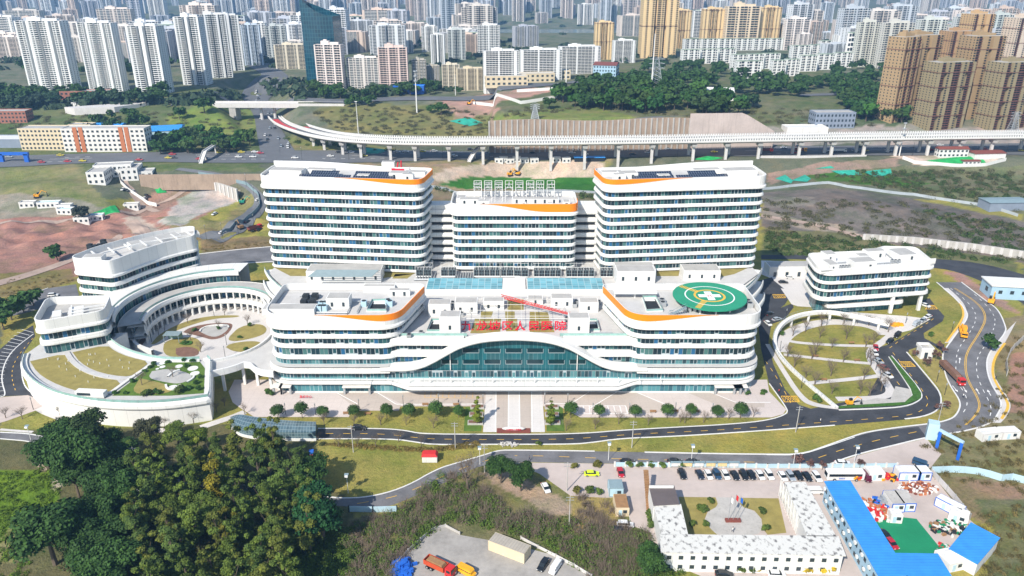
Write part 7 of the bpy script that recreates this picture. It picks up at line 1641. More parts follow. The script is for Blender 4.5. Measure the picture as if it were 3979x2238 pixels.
def fence_run(label, pts, h, mat, pw=.35, post='white', step=3.2, name='fence'):
    o = thing(name, label, 'fence', (0, 0, 0)); p = resample(pts, max(2, int(sum((b_-a).length for a, b_ in zip(pts[:-1], pts[1:]))/step)+1)); b = MB(); b.sweep([tuple(q) for q in p], normals([tuple(q) for q in p], False), [(-.05, .05), (-.05, h), (.05, h), (.05, .05)], False); b.build('panel', M[mat], o); b = MB()
    for q in p: b.box((q[0], q[1], h*.55), (pw, pw, h*1.12))
    q = b.build('post', M[post], o); q['kind'] = 'stuff'; return o
g0 = lambda pl: [PZ(*q, 0) for q in pl]
fence_run('pale blue fence with white posts behind the parked car row', g0(B3((1000, 345), (1500, 350), (2576, 362))+B4((0, 362), (600, 360), (1300, 355))), 1.5, 'bluewhite', .5, 'offwhite')
fence_run('pale teal sheet fence curving over the rough ground on the right', g0(B4((1640, 415), (1900, 405), (2150, 430), (2340, 495), (2480, 480), (2580, 520), (2700, 540))), 2.4, 'bluewhite', .1, 'metal')
fence_run('white sheet fence at the bend of the road below the woods', g0(B2((920, 800), (1090, 805), (1250, 808), (1400, 800))), 2.0, 'bluewhite', .3, 'dark', 6)
fence_run('low old wall around the left of the bottom yard', g0(B2((1290, 1460), (1530, 1180), (1830, 925), (2025, 1030))), 1.0, 'concrete', .3, 'concrete', 5, 'yard_wall'); fence_run('low white wall along the right of the bottom yard', g0(B3((60, 1075), (300, 1200), (560, 1330), (770, 1460))), 1.0, 'concrete_light', .3, 'concrete', 5, 'yard_wall'); fence_run('rusty wall by the dormitory corner right fence', g0(B4((1640, 420), (1850, 650), (2030, 880))), 2.0, 'concrete_light', .2, 'metal', 4)
fence_run('grey roadside retaining wall on the far right beside the footway', g0(P4((2590, 500), (2440, 640), (2390, 760), (2400, 880))), 2.6, 'concrete', .2, 'concrete', 5, 'retaining_wall')
M['board'] = plain("notice_board_face", (.72, .55, .28), .6, .3, 2.0)
for i, zx in enumerate((1610, 1728, 1843, 1960, 2075, 2190)):
    p = PZ(*B3((zx, 362))[0], 0); o = thing('notice_board', 'roofed notice board behind the parked cars, %s from the left' % ordw(i), 'notice board', p, 0, 'notice boards by the fence'); b = MB(); b.box((0, 0, 1.3), (2.7, .15, 1.3)); b.build('panel', M['board' if i in (1, 3, 4) else 'white_old'], o); b = MB(); b.box((0, 0, 2.2), (3.3, .8, .16)); b.build('roof', M['greyblue'], o)
    for s_ in (-1.3, 1.3): b = MB(); b.box((s_, .05, 1.0), (.12, .12, 2.1)); b.build('post', M['metal'], o)
fl = thing('flagpole_group', 'three flagpoles on a red plinth in the office court', 'flagpoles', PZ(*B3((2187, 905))[0], 0)); b = MB(); b.box((0, .4, .35), (4.2, 1.2, .7)); b.build('plinth', M['redbrown'], fl)
for k, (x, m_) in enumerate(((-1.3, 'white'), (0, 'red'), (1.3, 'blue'))):
    b = MB(); b.tube((x, .4, .6), (x, .4, 8.5+(k == 1)*.8), .07, n=6); pf = b.build('pole', M['metal'], fl); b = MB(); z = 8.2+(k == 1)*.8
    for j in range(6): b.poly([(x+.0+j*.12, .4+.05*math.sin(j), z-j*.12), (x+.12+j*.12, .4+.05*math.sin(j+1), z-j*.12-.12), (x+.12+j*.12, .4+.05*math.sin(j+1), z-1.7-j*.16), (x+j*.12, .4+.05*math.sin(j), z-1.6-j*.15)])
    b.build('flag', M[m_], pf)
def heap(name, label, zs, n, sx, sy, size, mats, seed):
    rr = random.Random(seed); o = thing(name, label, 'heap', PZ(*zs, 0))
    for mt in mats:
        b = MB()
        for k in range(n//len(mats)):
            a, r_ = rr.uniform(0, 6.3), rr.random()**.6; b.box((sx*r_*math.cos(a), sy*r_*math.sin(a), .2+size*.6*(1-r_)*rr.uniform(.6, 2.2)), (size*rr.uniform(.5, 1.6), size*rr.uniform(.4, .9), size*rr.uniform(.3, .9)), rr.uniform(0, 3))
        q = b.build('material_piece', M[mt], o); q['kind'] = 'stuff'
heap('barrier_stack', 'stacked red plastic barriers beside the blue dormitory', B4((1100, 790))[0], 110, 4.6, 5.2, 1.0, ('red', 'orangewall', 'white_old'), 1); heap('scrap_heap', 'salmon and white scrap heap by the yard fence corner', B4((1520, 570))[0], 100, 5.5, 3, .9, ('orangewall', 'white_old', 'redbrown'), 2); heap('scrap_heap', 'mixed scrap with white sacks and green net beside the right blue shed', B4((1830, 970))[0], 110, 6, 3.2, .9, ('white_old', 'wood', 'dark', 'green_mat'), 3)
heap('tarp_pile', 'blue tarpaulin pile at the bottom edge left of the red truck', B2((1450, 1380))[0], 60, 3.2, 3.5, 1.4, ('blue',), 4); heap('scrap_heap', 'grey and blue tarped pile between barriers and stained cabins', B4((1160, 720))[0], 60, 3.2, 2.5, 1.3, ('metal', 'blue', 'dark'), 5); heap('scrap_heap', 'red and green clutter by the lower corner of the green sheet', B4((1800, 1210))[0], 60, 2, 3.2, .9, ('red', 'green_mat', 'white_old'), 6); heap('scrap_heap', 'yellow and red tubing rack between cabins by the fence', B4((1210, 465))[0], 40, 3.4, 1.8, 1.1, ('yellow', 'red', 'dark'), 7); heap('scrap_heap', 'orange crates stacked by the canopy walk end', P4((1300, 375))[0], 26, 2.6, 1.2, 1.2, ('yellow',), 8)
heap('rubble_heap', 'pale rubble pile where the campus road meets the main road', B2((2500, 130))[0], 50, 3.5, 1.5, .5, ('concrete_light', 'concrete'), 9)
pk = thing('entrance_stone', 'long pale boulder with red characters on a red-brown plinth before the avenue', 'stone', PZ(*Q(1292, 1088), 0)); b = MB(); b.box((0, .8, .2), (11, 2.4, .4)); b.build('plinth', M['redbrown'], pk)
b = MB(); b.ball((0, .8, 1.0), (3.9, .7, .75), 20, 10, .04); b.build('boulder', M['concrete_light'], pk, True); letter_obj('character', CH, .62, .03, M['signred'], pk, (0, -.02, .85), (R(75), 0, 0))
pl = thing('plaza_lettering', 'small red characters standing on the left of the plaza', 'sign', PZ(*P2((485, 1100))[0], .1)); letter_obj('character', "急诊中心", 1.1, .05, M['signred'], pl, (0, 0, .2), (R(80), 0, 0)); b = MB(); b.box((0, .1, .1), (4.6, .3, .16)); b.build('base', M['metal'], pl)
# planter terraces either side of the avenue
for k, (zx, zy, w_) in enumerate(((2202, 1212, 4.8), (2190, 1288, 4.8), (2182, 1370, 5.2), (2946, 1212, 4.8), (2950, 1288, 4.8), (2955, 1368, 5.2))):
    p = PZ(*P2((zx, zy))[0], 0); o = thing('stone_planter', 'grey rectangular stone planter %s of the avenue, %s from the building' % ('left' if k < 3 else 'right', ordw(k % 3)), 'planter', p, 0, 'stone planters by the avenue'); b = MB(); b.box((0, 1, .35), (w_, 2.2, .7)); b.build('box', M['concrete'], o); b = MB(); b.box((0, 1, .72), (w_-.6, 1.6, .1)); b.build('soil', M['mulch'], o)
for pl_ in (((2085, 1190), (2260, 1190), (2240, 1430), (2065, 1430)), ((2895, 1185), (3055, 1185), (3075, 1430), (2895, 1430))): sheet('lawn', P2(*pl_), 'turf_green', .06)
def unit(n): v = rng.normal(size=(n, 3)); return v/np.linalg.norm(v, axis=1)[:, None]
def leaf_quads(c, nrm, size):
    n = len(c); a = np.cross(nrm, unit(n)); a /= np.linalg.norm(a, axis=1)[:, None]+1e-9; b = np.cross(nrm, a); s = (size*rng.uniform(.6, 1.3, n))[:, None] if np.ndim(size) == 0 else size[:, None]
    v = np.stack([c-a*s-b*s*.6, c+a*s-b*s*.7, c+a*s*.8+b*s*.7, c-a*s*.9+b*s*.6], 1).reshape(-1, 3); f = np.arange(n*4).reshape(-1, 4); return v, f
def crown_pts(lobes, n):
    r = np.array([l[3]*l[4] for l in lobes]); pr = r**2/np.sum(r**2); k = rng.choice(len(lobes), n, p=pr); L = np.array(lobes)[k]; d = unit(n); d[:, 2] = np.where((d[:, 2] < -.35), -d[:, 2], d[:, 2])
    rad = rng.uniform(.42, 1.14, n)[:, None]; c = L[:, :3]+d*rad*L[:, 3:4]*np.array([1, 1, 1])*np.stack([np.ones(n), np.ones(n), L[:, 4]], 1); nr = d+unit(n)*.75+np.array([0, 0, .25]); return c, nr/np.linalg.norm(nr, axis=1)[:, None]
def stem(b, p, d, L, r, depth, mx, lens, out=None):
    q = p+d*L; b.tube(p, q, r, r*.62, 5 if depth == 0 else 3, False)
    if depth >= mx:
        if out is not None: out.append(q)
        return
    for k in range(lens[depth]):
        t = random.uniform(.45, 1.0); a = random.uniform(0, 6.283); s_ = random.uniform(.35, .85); e = d.orthogonal().normalized(); e = Matrix.Rotation(a, 3, d) @ e
        nd = (d*(1-s_*.45)+e*s_+Vector((0, 0, .18))).normalized(); stem(b, p+d*(L*t), nd, L*random.uniform(.5, .75), r*.5, depth+1, mx, lens, out)
TP = {}
def tree_proto(key, lobes, n, size, th, tr, color, trunkmat='bark', limbs=True):
    o = thing('tree', 'proto', 'tree'); b = MB(); b.tube((0, 0, -.4), (0, 0, th), tr, tr*.55, 7)
    if limbs:
        for l in lobes[::2][:6]: b.tube((0, 0, th*.75), (l[0]*.8, l[1]*.8, l[2]*.95), tr*.45, tr*.15, 4, False)
    b.build('trunk', M[trunkmat], o); c, nr = crown_pts(lobes, n); v, f = leaf_quads(c, nr, size); np_obj('crown', v, f, M['leaf'], o); TP[key] = (o, list(o.children)); o.location = (0, -4200, 0)
def rl(n, R0, z0, r0, r1, fl=.8): return [(R0*math.sqrt(random.random())*math.cos(a), R0*math.sqrt(random.random())*math.sin(a), z0+random.uniform(-.4, 1)*R0*.8, random.uniform(r0, r1), fl) for a in [random.uniform(0, 6.28) for _ in range(n)]]
for k in range(3): tree_proto('broad%d' % k, rl(16, 3.2, 5.4, 1.3, 2.2), 6400, .21, 5, .35, 0)
for k in range(4): tree_proto('gum%d' % k, [(random.gauss(0, 1.2), random.gauss(0, 1.2), 5+i*1.0+random.uniform(-.5, .5), random.uniform(.9, 1.7)*(1.25-i*.055), .85) for i in range(12)], 4600, .19, 13, .22, 0)
for k in range(2): tree_proto('far%d' % k, rl(9, 3.0, 4.2, 1.6, 2.4), 420, .75, 4, .3, 0)
tree_proto('ball', [(0, 0, 3.3, 2.15, .97)]+[(1.6*math.cos(a)*.6, 1.6*math.sin(a)*.6, 3.3+.5*math.sin(a*3), 1.35, .95) for a in range(6)], 2600, .17, 2.0, .16, 0, 'bark', False)
tree_proto('cloud', [(.35*math.cos(i*2.3), .35*math.sin(i*2.3), 1.0+i*.85, 1.25-i*.09, .42) for i in range(9)], 1500, .2, 8.2, .16, 0, 'bark', False)
tree_proto('bush', rl(7, .7, .7, .5, .8, .8), 420, .17, .5, .08, 0, 'bark', False)
tree_proto('plum', rl(9, 1.5, 3.3, .6, 1.1, .8), 700, .16, 2.6, .14, 0)
for k in range(3):
    o = thing('bare_tree', 'proto', 'tree'); b = MB(); ends = []; b.tube((0, 0, -.3), (0, 0, 2.0), .17, .14, 6)
    for j in range(6): a = j*1.05+random.random(); stem(b, Vector((0, 0, random.uniform(1.5, 2.2))), Vector((math.cos(a)*.55, math.sin(a)*.55, .9)).normalized(), 1.9, .075, 1, 3, [4, 4, 4], ends)
    b.build('trunk', M['twig'], o); e = np.array([tuple(q) for q in ends]); c = np.repeat(e, 5, 0)+rng.normal(scale=.35, size=(len(e)*5, 3)); v, f = leaf_quads(c, unit(len(c)), .055); np_obj('crown', v, f, M['twig'], o); TP['bare%d' % k] = (o, list(o.children)); o.location = (0, -4200, 0)
def plant(key, at, s, rz, label, color, group, name=None, cat='tree', sz=None):
    o, kd = TP[key]; color = tuple(min(1, v*k_) for v, k_ in zip(color, (random.uniform(.8, 1.25),)*3)); r = dup(o, at, rz, label, group, (s*random.uniform(.88, 1.12), s, sz or s*random.uniform(.88, 1.1)), (*color, 1), kd); r['category'] = cat
    if name: r.name = name
    return r
DG, OG, YG, LG, FG = (.030, .075, .015), (.085, .128, .020), (.20, .175, .012), (.065, .105, .02), (.026, .058, .026)
# clipped ball trees along the plaza lawn
for side, L_ in (('left', ((210, 1300), (450, 1290), (660, 1300), (972, 1290), (1298, 1300), (1520, 1290), (1788, 1292), (2015, 1285))), ('right', ((3136, 1290), (3420, 1290), (3780, 1290), (4100, 1290), (4335, 1285), (4600, 1292), (4833, 1292)))):
    for i, (x, y) in enumerate(L_): plant('ball', PZ(*P2((x, y+8))[0], 0), random.uniform(.86, 1.14), random.random()*6, 'clipped ball-crowned tree on the plaza lawn, %s from left in the %s row' % (ordw(i), side), (.042, .095, .02), 'ball trees along the plaza', 'ball_tree')
plant('cloud', PZ(*P2((2200, 1350))[0], .7), 1.15, 1, 'tall tiered cloud-pruned pine left of the avenue', (.13, .17, .015), 'cloud pines', 'cloud_pine'); plant('cloud', PZ(*P2((2937, 1360))[0], .7), 1.15, 2, 'tall tiered cloud-pruned pine right of the avenue', (.10, .14, .015), 'cloud pines', 'cloud_pine')
# bare trees
OV = P4((530, 500), (650, 600), (795, 510), (1070, 550), (990, 590), (385, 440), (260, 480), (545, 380), (770, 360), (1020, 375), (1215, 440), (205, 690), (485, 660), (765, 740), (1005, 710), (450, 710), (275, 790), (390, 895), (640, 880), (970, 920), (480, 965), (935, 1060), (650, 1060), (1145, 1030), (1040, 780), (1135, 915), (590, 280), (1030, 1080))
for i, p in enumerate(sorted(OV)): plant('bare%d' % (i % 3), PZ(*p, 0), random.uniform(1.0, 1.3), i, 'leafless tree in the oval garden, %s counting from the left' % ordw(i), (.1, .1, .1), 'bare trees of the oval garden', 'bare_tree')
LB = P2((670, 1370), (970, 1370), (1235, 1370), (1490, 1370), (1765, 1400))+P3((515, 1425), (805, 1410), (1040, 1360), (1335, 1370), (1655, 1345), (1890, 1345), (2140, 1310), (2390, 1290), (1700, 1350))+B2((610, 90), (815, 150), (1005, 150), (1185, 150), (1415, 100), (1640, 140))
for i, p in enumerate(sorted(LB)): plant('bare%d' % (i % 3), PZ(*p, 0), random.uniform(.7, .95), i*2, 'slim leafless tree on the verges by the campus road, %s from left' % ordw(i), (.1, .1, .1), 'bare trees by the campus road', 'bare_tree')
LB = L1((600, 1270), (480, 1160), (825, 1250), (1075, 1290), (1350, 1330), (1650, 1380), (1940, 1350), (2170, 1240), (2250, 1180), (225, 1310), (1420, 960), (1590, 470), (1880, 350), (2190, 410), (1910, 520), (2480, 370), (2250, 270), (2450, 1260), (1730, 880), (2010, 640), (60, 1300))
for i, p in enumerate(sorted(LB)): plant('bare%d' % (i % 3), PZ(*p, 9 if p in L1((1420, 960), (1730, 880)) else 0), random.uniform(.75, 1.0), i*2, 'leafless young tree around the fan podium and court, %s from left' % ordw(i), (.1, .1, .1), 'bare trees by the fan podium', 'bare_tree')
plant('bare0', PZ(*B2((2105, 580))[0], 0), 2.2, 1, 'large leafless tree beside the road bend above the scrub', (.1, .1, .1), None, 'bare_tree')
for i, p in enumerate(P4((1480, 690), (1600, 790), (1720, 620), (1690, 730), (1770, 660), (1790, 1220), (1710, 1230))+B4((305, 345), (430, 375), (555, 380), (930, 365))): plant('plum', PZ(*p, 0), random.uniform(.6, .95), i, 'reddish flowering plum tree, %s of those by gatehouse and fence' % ordw(i), (.12, .065, .06), 'plum trees', 'plum_tree')
# shrubs in beds and courts
SH = [(L1((1470, 1075), (1800, 1045))[k], 1.9, 9-.5, LG) for k in (0, 1)]+[(q, 1.0, 0, (.05, .11, .02)) for q in P3((2330, 1065), (2480, 1065), (2495, 1045))+L1((1945, 430), (2190, 410), (2500, 380), (2400, 500), (2460, 620), (1640, 800), (1850, 560))+P2((120, 1060), (150, 1070), (100, 1040))]+[(q, .9, 8.6, (.035, .09, .02)) for q in L1((1840, 735), (1930, 740), (1870, 790), (1960, 960), (1990, 1020), (1260, 1060), (1150, 1060), (1560, 1050), (1600, 1055), (1540, 770), (1500, 800), (1450, 840), (1330, 940), (1900, 1010), (2010, 900), (1680, 750))]
SH += [(q, 1.2, 0, c) for q, c in zip(B3((595, 360), (830, 350), (620, 610), (750, 610), (850, 620), (1350, 840), (1360, 890), (1370, 950), (1965, 705), (1885, 800), (1850, 780), (1775, 940), (1915, 940), (2480, 810), (2510, 980), (1145, 345), (1250, 350), (1365, 350), (1480, 355), (1670, 350), (240, 130), (2260, 1400), (2370, 1400), (2440, 1390)), [(.10, .10, .02)]*3+[LG]*20+[(.28, .22, .02)]*3)]+[(q, 1.5, 0, (.42, .30, .015)) for q in B4((395, 1395), (535, 1400), (650, 1400))]+[(q, 1.2, 0, (.05, .1, .02)) for q in P4((495, 1120), (525, 1140), (150, 470), (1640, 480))]
for i, (q, s, z, c) in enumerate(sorted(SH, key=lambda a: a[0][0])): plant('bush', PZ(*q, z), s*random.uniform(.85, 1.15), i, '%s shrub in the beds and courts, %s from left' % ('bright yellow' if c[0] > .2 else 'rounded green', ordw(i)), c, 'garden shrubs', 'shrub', 'shrub')
# woods at the lower left and single big trees
def scatter(poly, n, dmin, seed, ground=0.0):
    rr = random.Random(seed); xs = [p[0] for p in poly]; ys = [p[1] for p in poly]; out = []; tr = 0; arr = np.array(poly)
    while len(out) < n and tr < n*60:
        tr += 1; x, y = rr.uniform(min(xs), max(xs)), rr.uniform(min(ys), max(ys))
        if not inpoly(np.array([x]), np.array([y]), poly)[0]: continue
        w = PZ(*Q(x, y), 0) if ground is not None else G(*Q(x, y))
        if all((w-o[1]).length > dmin for o in out): out.append(((x, y), w))
    return sorted(out, key=lambda a: a[0][0])
wood = scatter([(250, 1300), (330, 1215), (420, 1190), (560, 1190), (640, 1180), (730, 1175), (800, 1240), (790, 1290), (845, 1330), (790, 1420), (740, 1560), (250, 1560), (200, 1440)], 92, 4.3, 3)
wood += scatter([(110, 1130), (210, 1130), (330, 1160), (330, 1230), (200, 1260), (130, 1230)], 9, 6.5, 4)
wood.sort(key=lambda a: a[0][0]); rr = random.Random(9)
for i, ((x, y), w) in enumerate(wood):
    dark = x < 330 or (x > 790); col = (DG if dark else rr.choice((OG, OG, (.06, .10, .022), (.10, .12, .02), LG))); key = rr.choice(('broad0', 'broad1', 'broad2')) if dark else rr.choice(('gum0', 'gum1', 'gum2', 'gum3', 'gum0', 'broad1'))
    s = rr.uniform(1.1, 1.4) if dark else rr.uniform(.85, 1.15); plant(key, w, s, rr.random()*6.28, '%s tree in the lower left wood, %s from its left edge' % ('dark broad' if dark else 'tall olive-green', ordw(i)), col, 'trees of the lower left wood')
for q, s, k, c, lb in (((215, 1235), 1.9, 'broad0', DG, 'huge dark green tree at the top of the lower left wood'), ((250, 1160), 1.7, 'broad2', (.03, .06, .015), 'dark tree right behind the huge dark one, near the fan wall'), ((140, 1420), 1.9, 'broad1', DG, 'huge dark round tree at lower left beside the stony clearing'), ((815, 1360), 1.75, 'broad2', (.012, .06, .018), 'big bright dark-green tree at the right end of the wood'), ((560, 1290), 1.35, 'gum1', YG, 'yellow-leaved tree in the middle of the wood'), ((585, 1420), 1.0, 'gum2', (.12, .12, .012), 'second yellowish tree lower in the wood'), ((690, 1165), 1.0, 'broad0', LG, 'light green tree at the upper right of the wood'), ((500, 1135), .9, 'broad1', (.08, .12, .01), 'yellow-green tree at the upper edge of the wood below the ramp'), ((450, 1120), .9, 'broad2', OG, 'olive tree below the fan podium corner'), ((380, 1125), 1.0, 'broad1', (.05, .055, .03), 'brownish thin tree below the fan wall'), ((1260, 1215), 1.0, 'broad0', DG, 'dark tree beside the track below the avenue'), ((1310, 1235), .9, 'broad1', DG, 'second dark tree beside the track below the avenue'), ((1640, 1449), 1.0, 'broad2', DG, 'dark tree at the bottom edge left of the office')):
    plant(k, PZ(*Q(*q), 0), s, 1.0, lb, c, None)
# woods and single trees of the middle distance and city belts
belts = [('dark grove right of the blue-roofed workshop', [(350, 385), (400, 360), (480, 350), (600, 345), (640, 370), (600, 385), (420, 390)], 44, 4.5, DG, 1.25), ('wooded hill right of the earth works', [(1370, 272), (1420, 235), (1500, 205), (1620, 200), (1760, 240), (1900, 268), (1870, 300), (1620, 285), (1400, 280)], 90, 6, DG, 1.5), ('trees below the walk-up blocks', [(1600, 165), (1800, 175), (1900, 205), (2060, 220), (2040, 250), (1840, 240), (1660, 215)], 56, 7, DG, 1.6), ('trees left of the gold cluster', [(1980, 215), (2200, 205), (2225, 290), (2300, 310), (2200, 318), (2140, 290), (2080, 225)], 52, 6, DG, 1.5), ('belt at the foot of the white high-rises', [(-40, 240), (200, 240), (300, 250), (430, 235), (420, 262), (250, 275), (150, 262), (-40, 300)], 60, 6.5, FG, 1.4), ('trees on the left hillside', [(160, 330), (300, 290), (420, 330), (340, 350), (180, 350)], 24, 7, (.045, .06, .03), 1.1), ('trees below the pale pink high-rise', [(770, 222), (860, 236), (1010, 232), (1100, 222), (1180, 236), (1000, 246), (800, 250)], 34, 6, DG, 1.2), ('trees behind the gold tower street', [(2090, 170), (2230, 150), (2300, 180), (2230, 215), (2100, 205)], 22, 9, DG, 1.5), ('trees between the white high-rises', [(30, 190), (330, 195), (480, 205), (620, 195), (600, 180), (300, 150), (30, 150)], 34, 10, FG, 1.4), ('hill trees in the far city', [(900, 105), (1100, 95), (1230, 110), (1210, 130), (950, 125)], 22, 14, FG, 1.9)]
STUFF = {1: 60, 2: 0, 3: 22, 4: 26, 5: 0, 6: 16, 7: 0, 8: 0, 9: 0}
def crowns(items):
    vs, fs, o_ = [], [], 0
    for w, sc in items:
        c, nr = crown_pts([(x*sc, y*sc, z*sc, r_*sc, f_) for x, y, z, r_, f_ in rl(8, 3.0, 4.0, 1.6, 2.4)], 260); v, f = leaf_quads(c+np.array(w), nr, .85*sc); vs.append(v); fs.append(f+o_); o_ += len(v)
    o = np_obj('distant_woodland', np.concatenate(vs), np.concatenate(fs), M['leaf']); o.color = (*DG, 1); tag(o, 'far dark woodland filling the hill and city slopes behind the nearer trees', 'woodland', None, 'stuff')
rest = []
for bi, (lb, poly, n, dm, c, s0) in enumerate(belts):
    sc_ = scatter(poly, n, dm, 50+bi, None); keep = STUFF.get(bi, 99); near = sorted(sc_, key=lambda a: -a[0][1])[:keep]; rest += [(w, s0*rr.uniform(.8, 1.2)) for q, w in sc_ if (q, w) not in near]
    for i, ((x, y), w) in enumerate(sorted(near, key=lambda a: a[0][0])):
        plant('far%d' % (i % 2), w, s0*rr.uniform(.75, 1.25), rr.random()*6, 'dark tree among the %s, %s from left' % (lb, ordw(i)), tuple(v*rr.uniform(.8, 1.3) for v in c), lb)
crowns(rest)
for i, (q, s) in enumerate((((515, 285), 2.0), ((452, 300), 1.4), ((405, 262), 1.6), ((880, 270), 1.0), ((905, 265), 1.0), ((925, 268), 1.0), ((935, 262), 1.1), ((890, 262), 1.0), ((1110, 290), 1.3), ((1085, 285), 1.0), ((210, 555), 1.3), ((145, 655), 1.1), ((300, 640), .7), ((30, 805), 1.2), ((60, 785), 1.1), ((85, 770), 1.0), ((10, 830), 1.1), ((2490, 880), .8))): plant('far%d' % (i % 2), G(*Q(*q)), s, i, 'single dark green tree on the western and northern open ground, %s listed' % ordw(i), DG if i != 10 else (.03, .04, .03), 'single trees on open ground')
# thickets nobody could count: one object per kind of growth
def thicket(name, label, polys, n, size, h, mat, color, leafs, twig=0.0, seed=1, ls=.16):
    vs, fs, o_ = [], [], 0; pts = []
    for k, (poly, share) in enumerate(polys): pts += [p for _, p in scatter(poly, int(n*share), size*.45, seed*7+k, None)]
    for p in pts:
        s = size*rng.uniform(.55, 1.3); d = unit(leafs); d[:, 2] = np.abs(d[:, 2]); c = d*rng.uniform(.5, 1.05, leafs)[:, None]*np.array([s, s, s*h])+np.array(p); nr = d+unit(leafs)*.7; nr /= np.linalg.norm(nr, axis=1)[:, None]
        v, f = leaf_quads(c, nr, ls*rng.uniform(.8, 1.3)); vs.append(v); fs.append(f+o_); o_ += len(v)
        if twig:
            m = int(leafs*twig); a = np.array(p)+rng.normal(scale=s*.25, size=(m, 3))*np.array([1, 1, 0]); e = a+unit(m)*np.array([.7, .7, 0])*s+np.array([0, 0, 1])*s*h*rng.uniform(.6, 1.5, m)[:, None]; w = np.array([.035, 0, 0])*1.3; v = np.stack([a-w, a+w, e+w*.3, e-w*.3], 1).reshape(-1, 3); vs.append(v); fs.append(np.arange(m*4).reshape(-1, 4)+o_); o_ += m*4
    o = np_obj(name, np.concatenate(vs), np.concatenate(fs), M[mat]); o.color = (*color, 1); tag(o, label, 'scrub', None, 'stuff')
SC1 = [(880, 1320), (1000, 1290), (1090, 1215), (1110, 1190), (1180, 1200), (1290, 1290), (1440, 1310), (1630, 1340), (1650, 1449), (1560, 1500), (1480, 1449), (1370, 1370), (1250, 1330), (1110, 1310), (1020, 1400), (960, 1500), (860, 1500)]
thicket('brown_scrub', 'brown leafless scrub between the bottom yard and the road', [(SC1, .8), ([(1440, 1240), (1560, 1290), (1650, 1449), (1520, 1449)], .2)], 380, 2.1, .9, 'twig', (.1, .1, .1), 50, .8, 1, .11)
thicket('green_scrub', 'green bramble scrub mixed in the thickets at the bottom', [(SC1, .62), ([(1560, 1380), (1700, 1390), (1720, 1449), (1600, 1480)], .12), ([(700, 1360), (880, 1330), (900, 1449), (700, 1500)], .26)], 640, 1.9, 1.0, 'leaf', (.075, .125, .020), 120, 0, 2, .15)
thicket('wood_undergrowth', 'dark undergrowth beneath the lower left wood', [([(180, 1250), (330, 1180), (480, 1160), (760, 1150), (800, 1290), (860, 1330), (790, 1560), (150, 1560)], 1)], 460, 2.0, .9, 'leaf', (.045, .07, .016), 70, 0, 3, .2)
thicket('bright_weeds', 'vivid green weeds on the slope at the lower left edge', [([(-60, 1190), (120, 1170), (150, 1240), (110, 1310), (-60, 1380)], .6), ([(790, 1380), (870, 1360), (890, 1449), (780, 1500)], .2), ([(-60, 1380), (90, 1330), (60, 1520), (-60, 1520)], .2)], 420, 1.1, .6, 'leaf', (.10, .17, .014), 60, 0, 4, .14)
thicket('dry_brush', 'dry brown brush along verges and slopes right of the main road', [([(2440, 1040), (2500, 990), (2520, 880), (2580, 830), (2640, 900), (2640, 1120), (2300, 1140)], .42), ([(2400, 1110), (2640, 1120), (2640, 1260), (2330, 1200)], .28), ([(2460, 1290), (2640, 1260), (2640, 1520), (2480, 1500)], .3)], 330, 1.4, .7, 'leaf', (.12, .10, .04), 50, .4, 5, .13)
thicket('dry_hedge', 'dry ornamental grass hedge along the front lawn edge', [([(790, 1118), (900, 1128), (1080, 1138), (1215, 1125), (1200, 1112), (1080, 1128), (880, 1116)], .6), ([(20, 700), (180, 690), (190, 708), (80, 740), (0, 760)], .25), ([(505, 620), (680, 608), (680, 622), (505, 634)], .15)], 300, .9, .7, 'leaf', (.17, .13, .04), 46, 0, 6, .12)
thicket('slope_scrub', 'olive scrub over the hillsides behind the hospital', [([(1920, 500), (2300, 510), (2576, 570), (2700, 640), (2560, 660), (2180, 600), (1930, 640)], .24), ([(2000, 445), (2300, 425), (2576, 430), (2640, 540), (2450, 515), (2200, 470)], .22), ([(780, 280), (1100, 265), (1240, 290), (1230, 340), (1000, 345), (850, 330)], .2), ([(1250, 300), (1500, 275), (1880, 310), (2200, 320), (2230, 280), (1950, 270), (1620, 250), (1300, 270)], .18), ([(-40, 290), (430, 280), (640, 270), (640, 350), (350, 345), (-40, 345)], .16)], 900, 3.2, .5, 'leaf', (.085, .085, .042), 70, .25, 7, .3)
thicket('slope_bushes', 'green bushes and small trees over the right-hand slopes and hill edges', [([(2080, 430), (2300, 430), (2620, 440), (2620, 540), (2450, 510), (2200, 470)], .4), ([(1930, 585), (2160, 600), (2300, 620), (2620, 670), (2330, 645), (1930, 642)], .3), ([(2300, 520), (2620, 580), (2620, 650), (2450, 620)], .15), ([(700, 360), (1000, 385), (1000, 372), (720, 350)], .05), ([(1080, 470), (1180, 500), (1500, 500), (1500, 488), (1180, 490)], .1)], 420, 2.6, .8, 'leaf', (.05, .085, .022), 100, 0, 9, .28)
thicket('far_green', 'green growth filling gaps between the far city blocks', [([(-60, 100), (2640, 100), (2640, 160), (-60, 180)], .5), ([(-60, 30), (2640, 30), (2640, 95), (-60, 100)], .3), ([(640, 200), (1250, 215), (1250, 235), (800, 250), (700, 240)], .1), ([(-60, 240), (600, 240), (600, 260), (-60, 280)], .1)], 560, 11, .5, 'leaf', (.03, .055, .03), 26, 0, 8, 2.6)
for k, (o, kd) in TP.items():
    for c in kd: bpy.data.objects.remove(c)
    bpy.data.objects.remove(o)
def wheelset(o, xs, y, r, w=.24):
    for x in xs:
        for s_ in (-1, 1):
            b = MB(); b.tube((s_*y-w/2, x, r), (s_*y+w/2, x, r), r, n=12); wh = b.build('wheel', M['tyre'], o); b = MB(); b.tube((s_*(y+w/2*1.0)-.02, x, r), (s_*(y+w/2)+.03, x, r), r*.55, n=8); b.build('rim', M['metal'], wh)
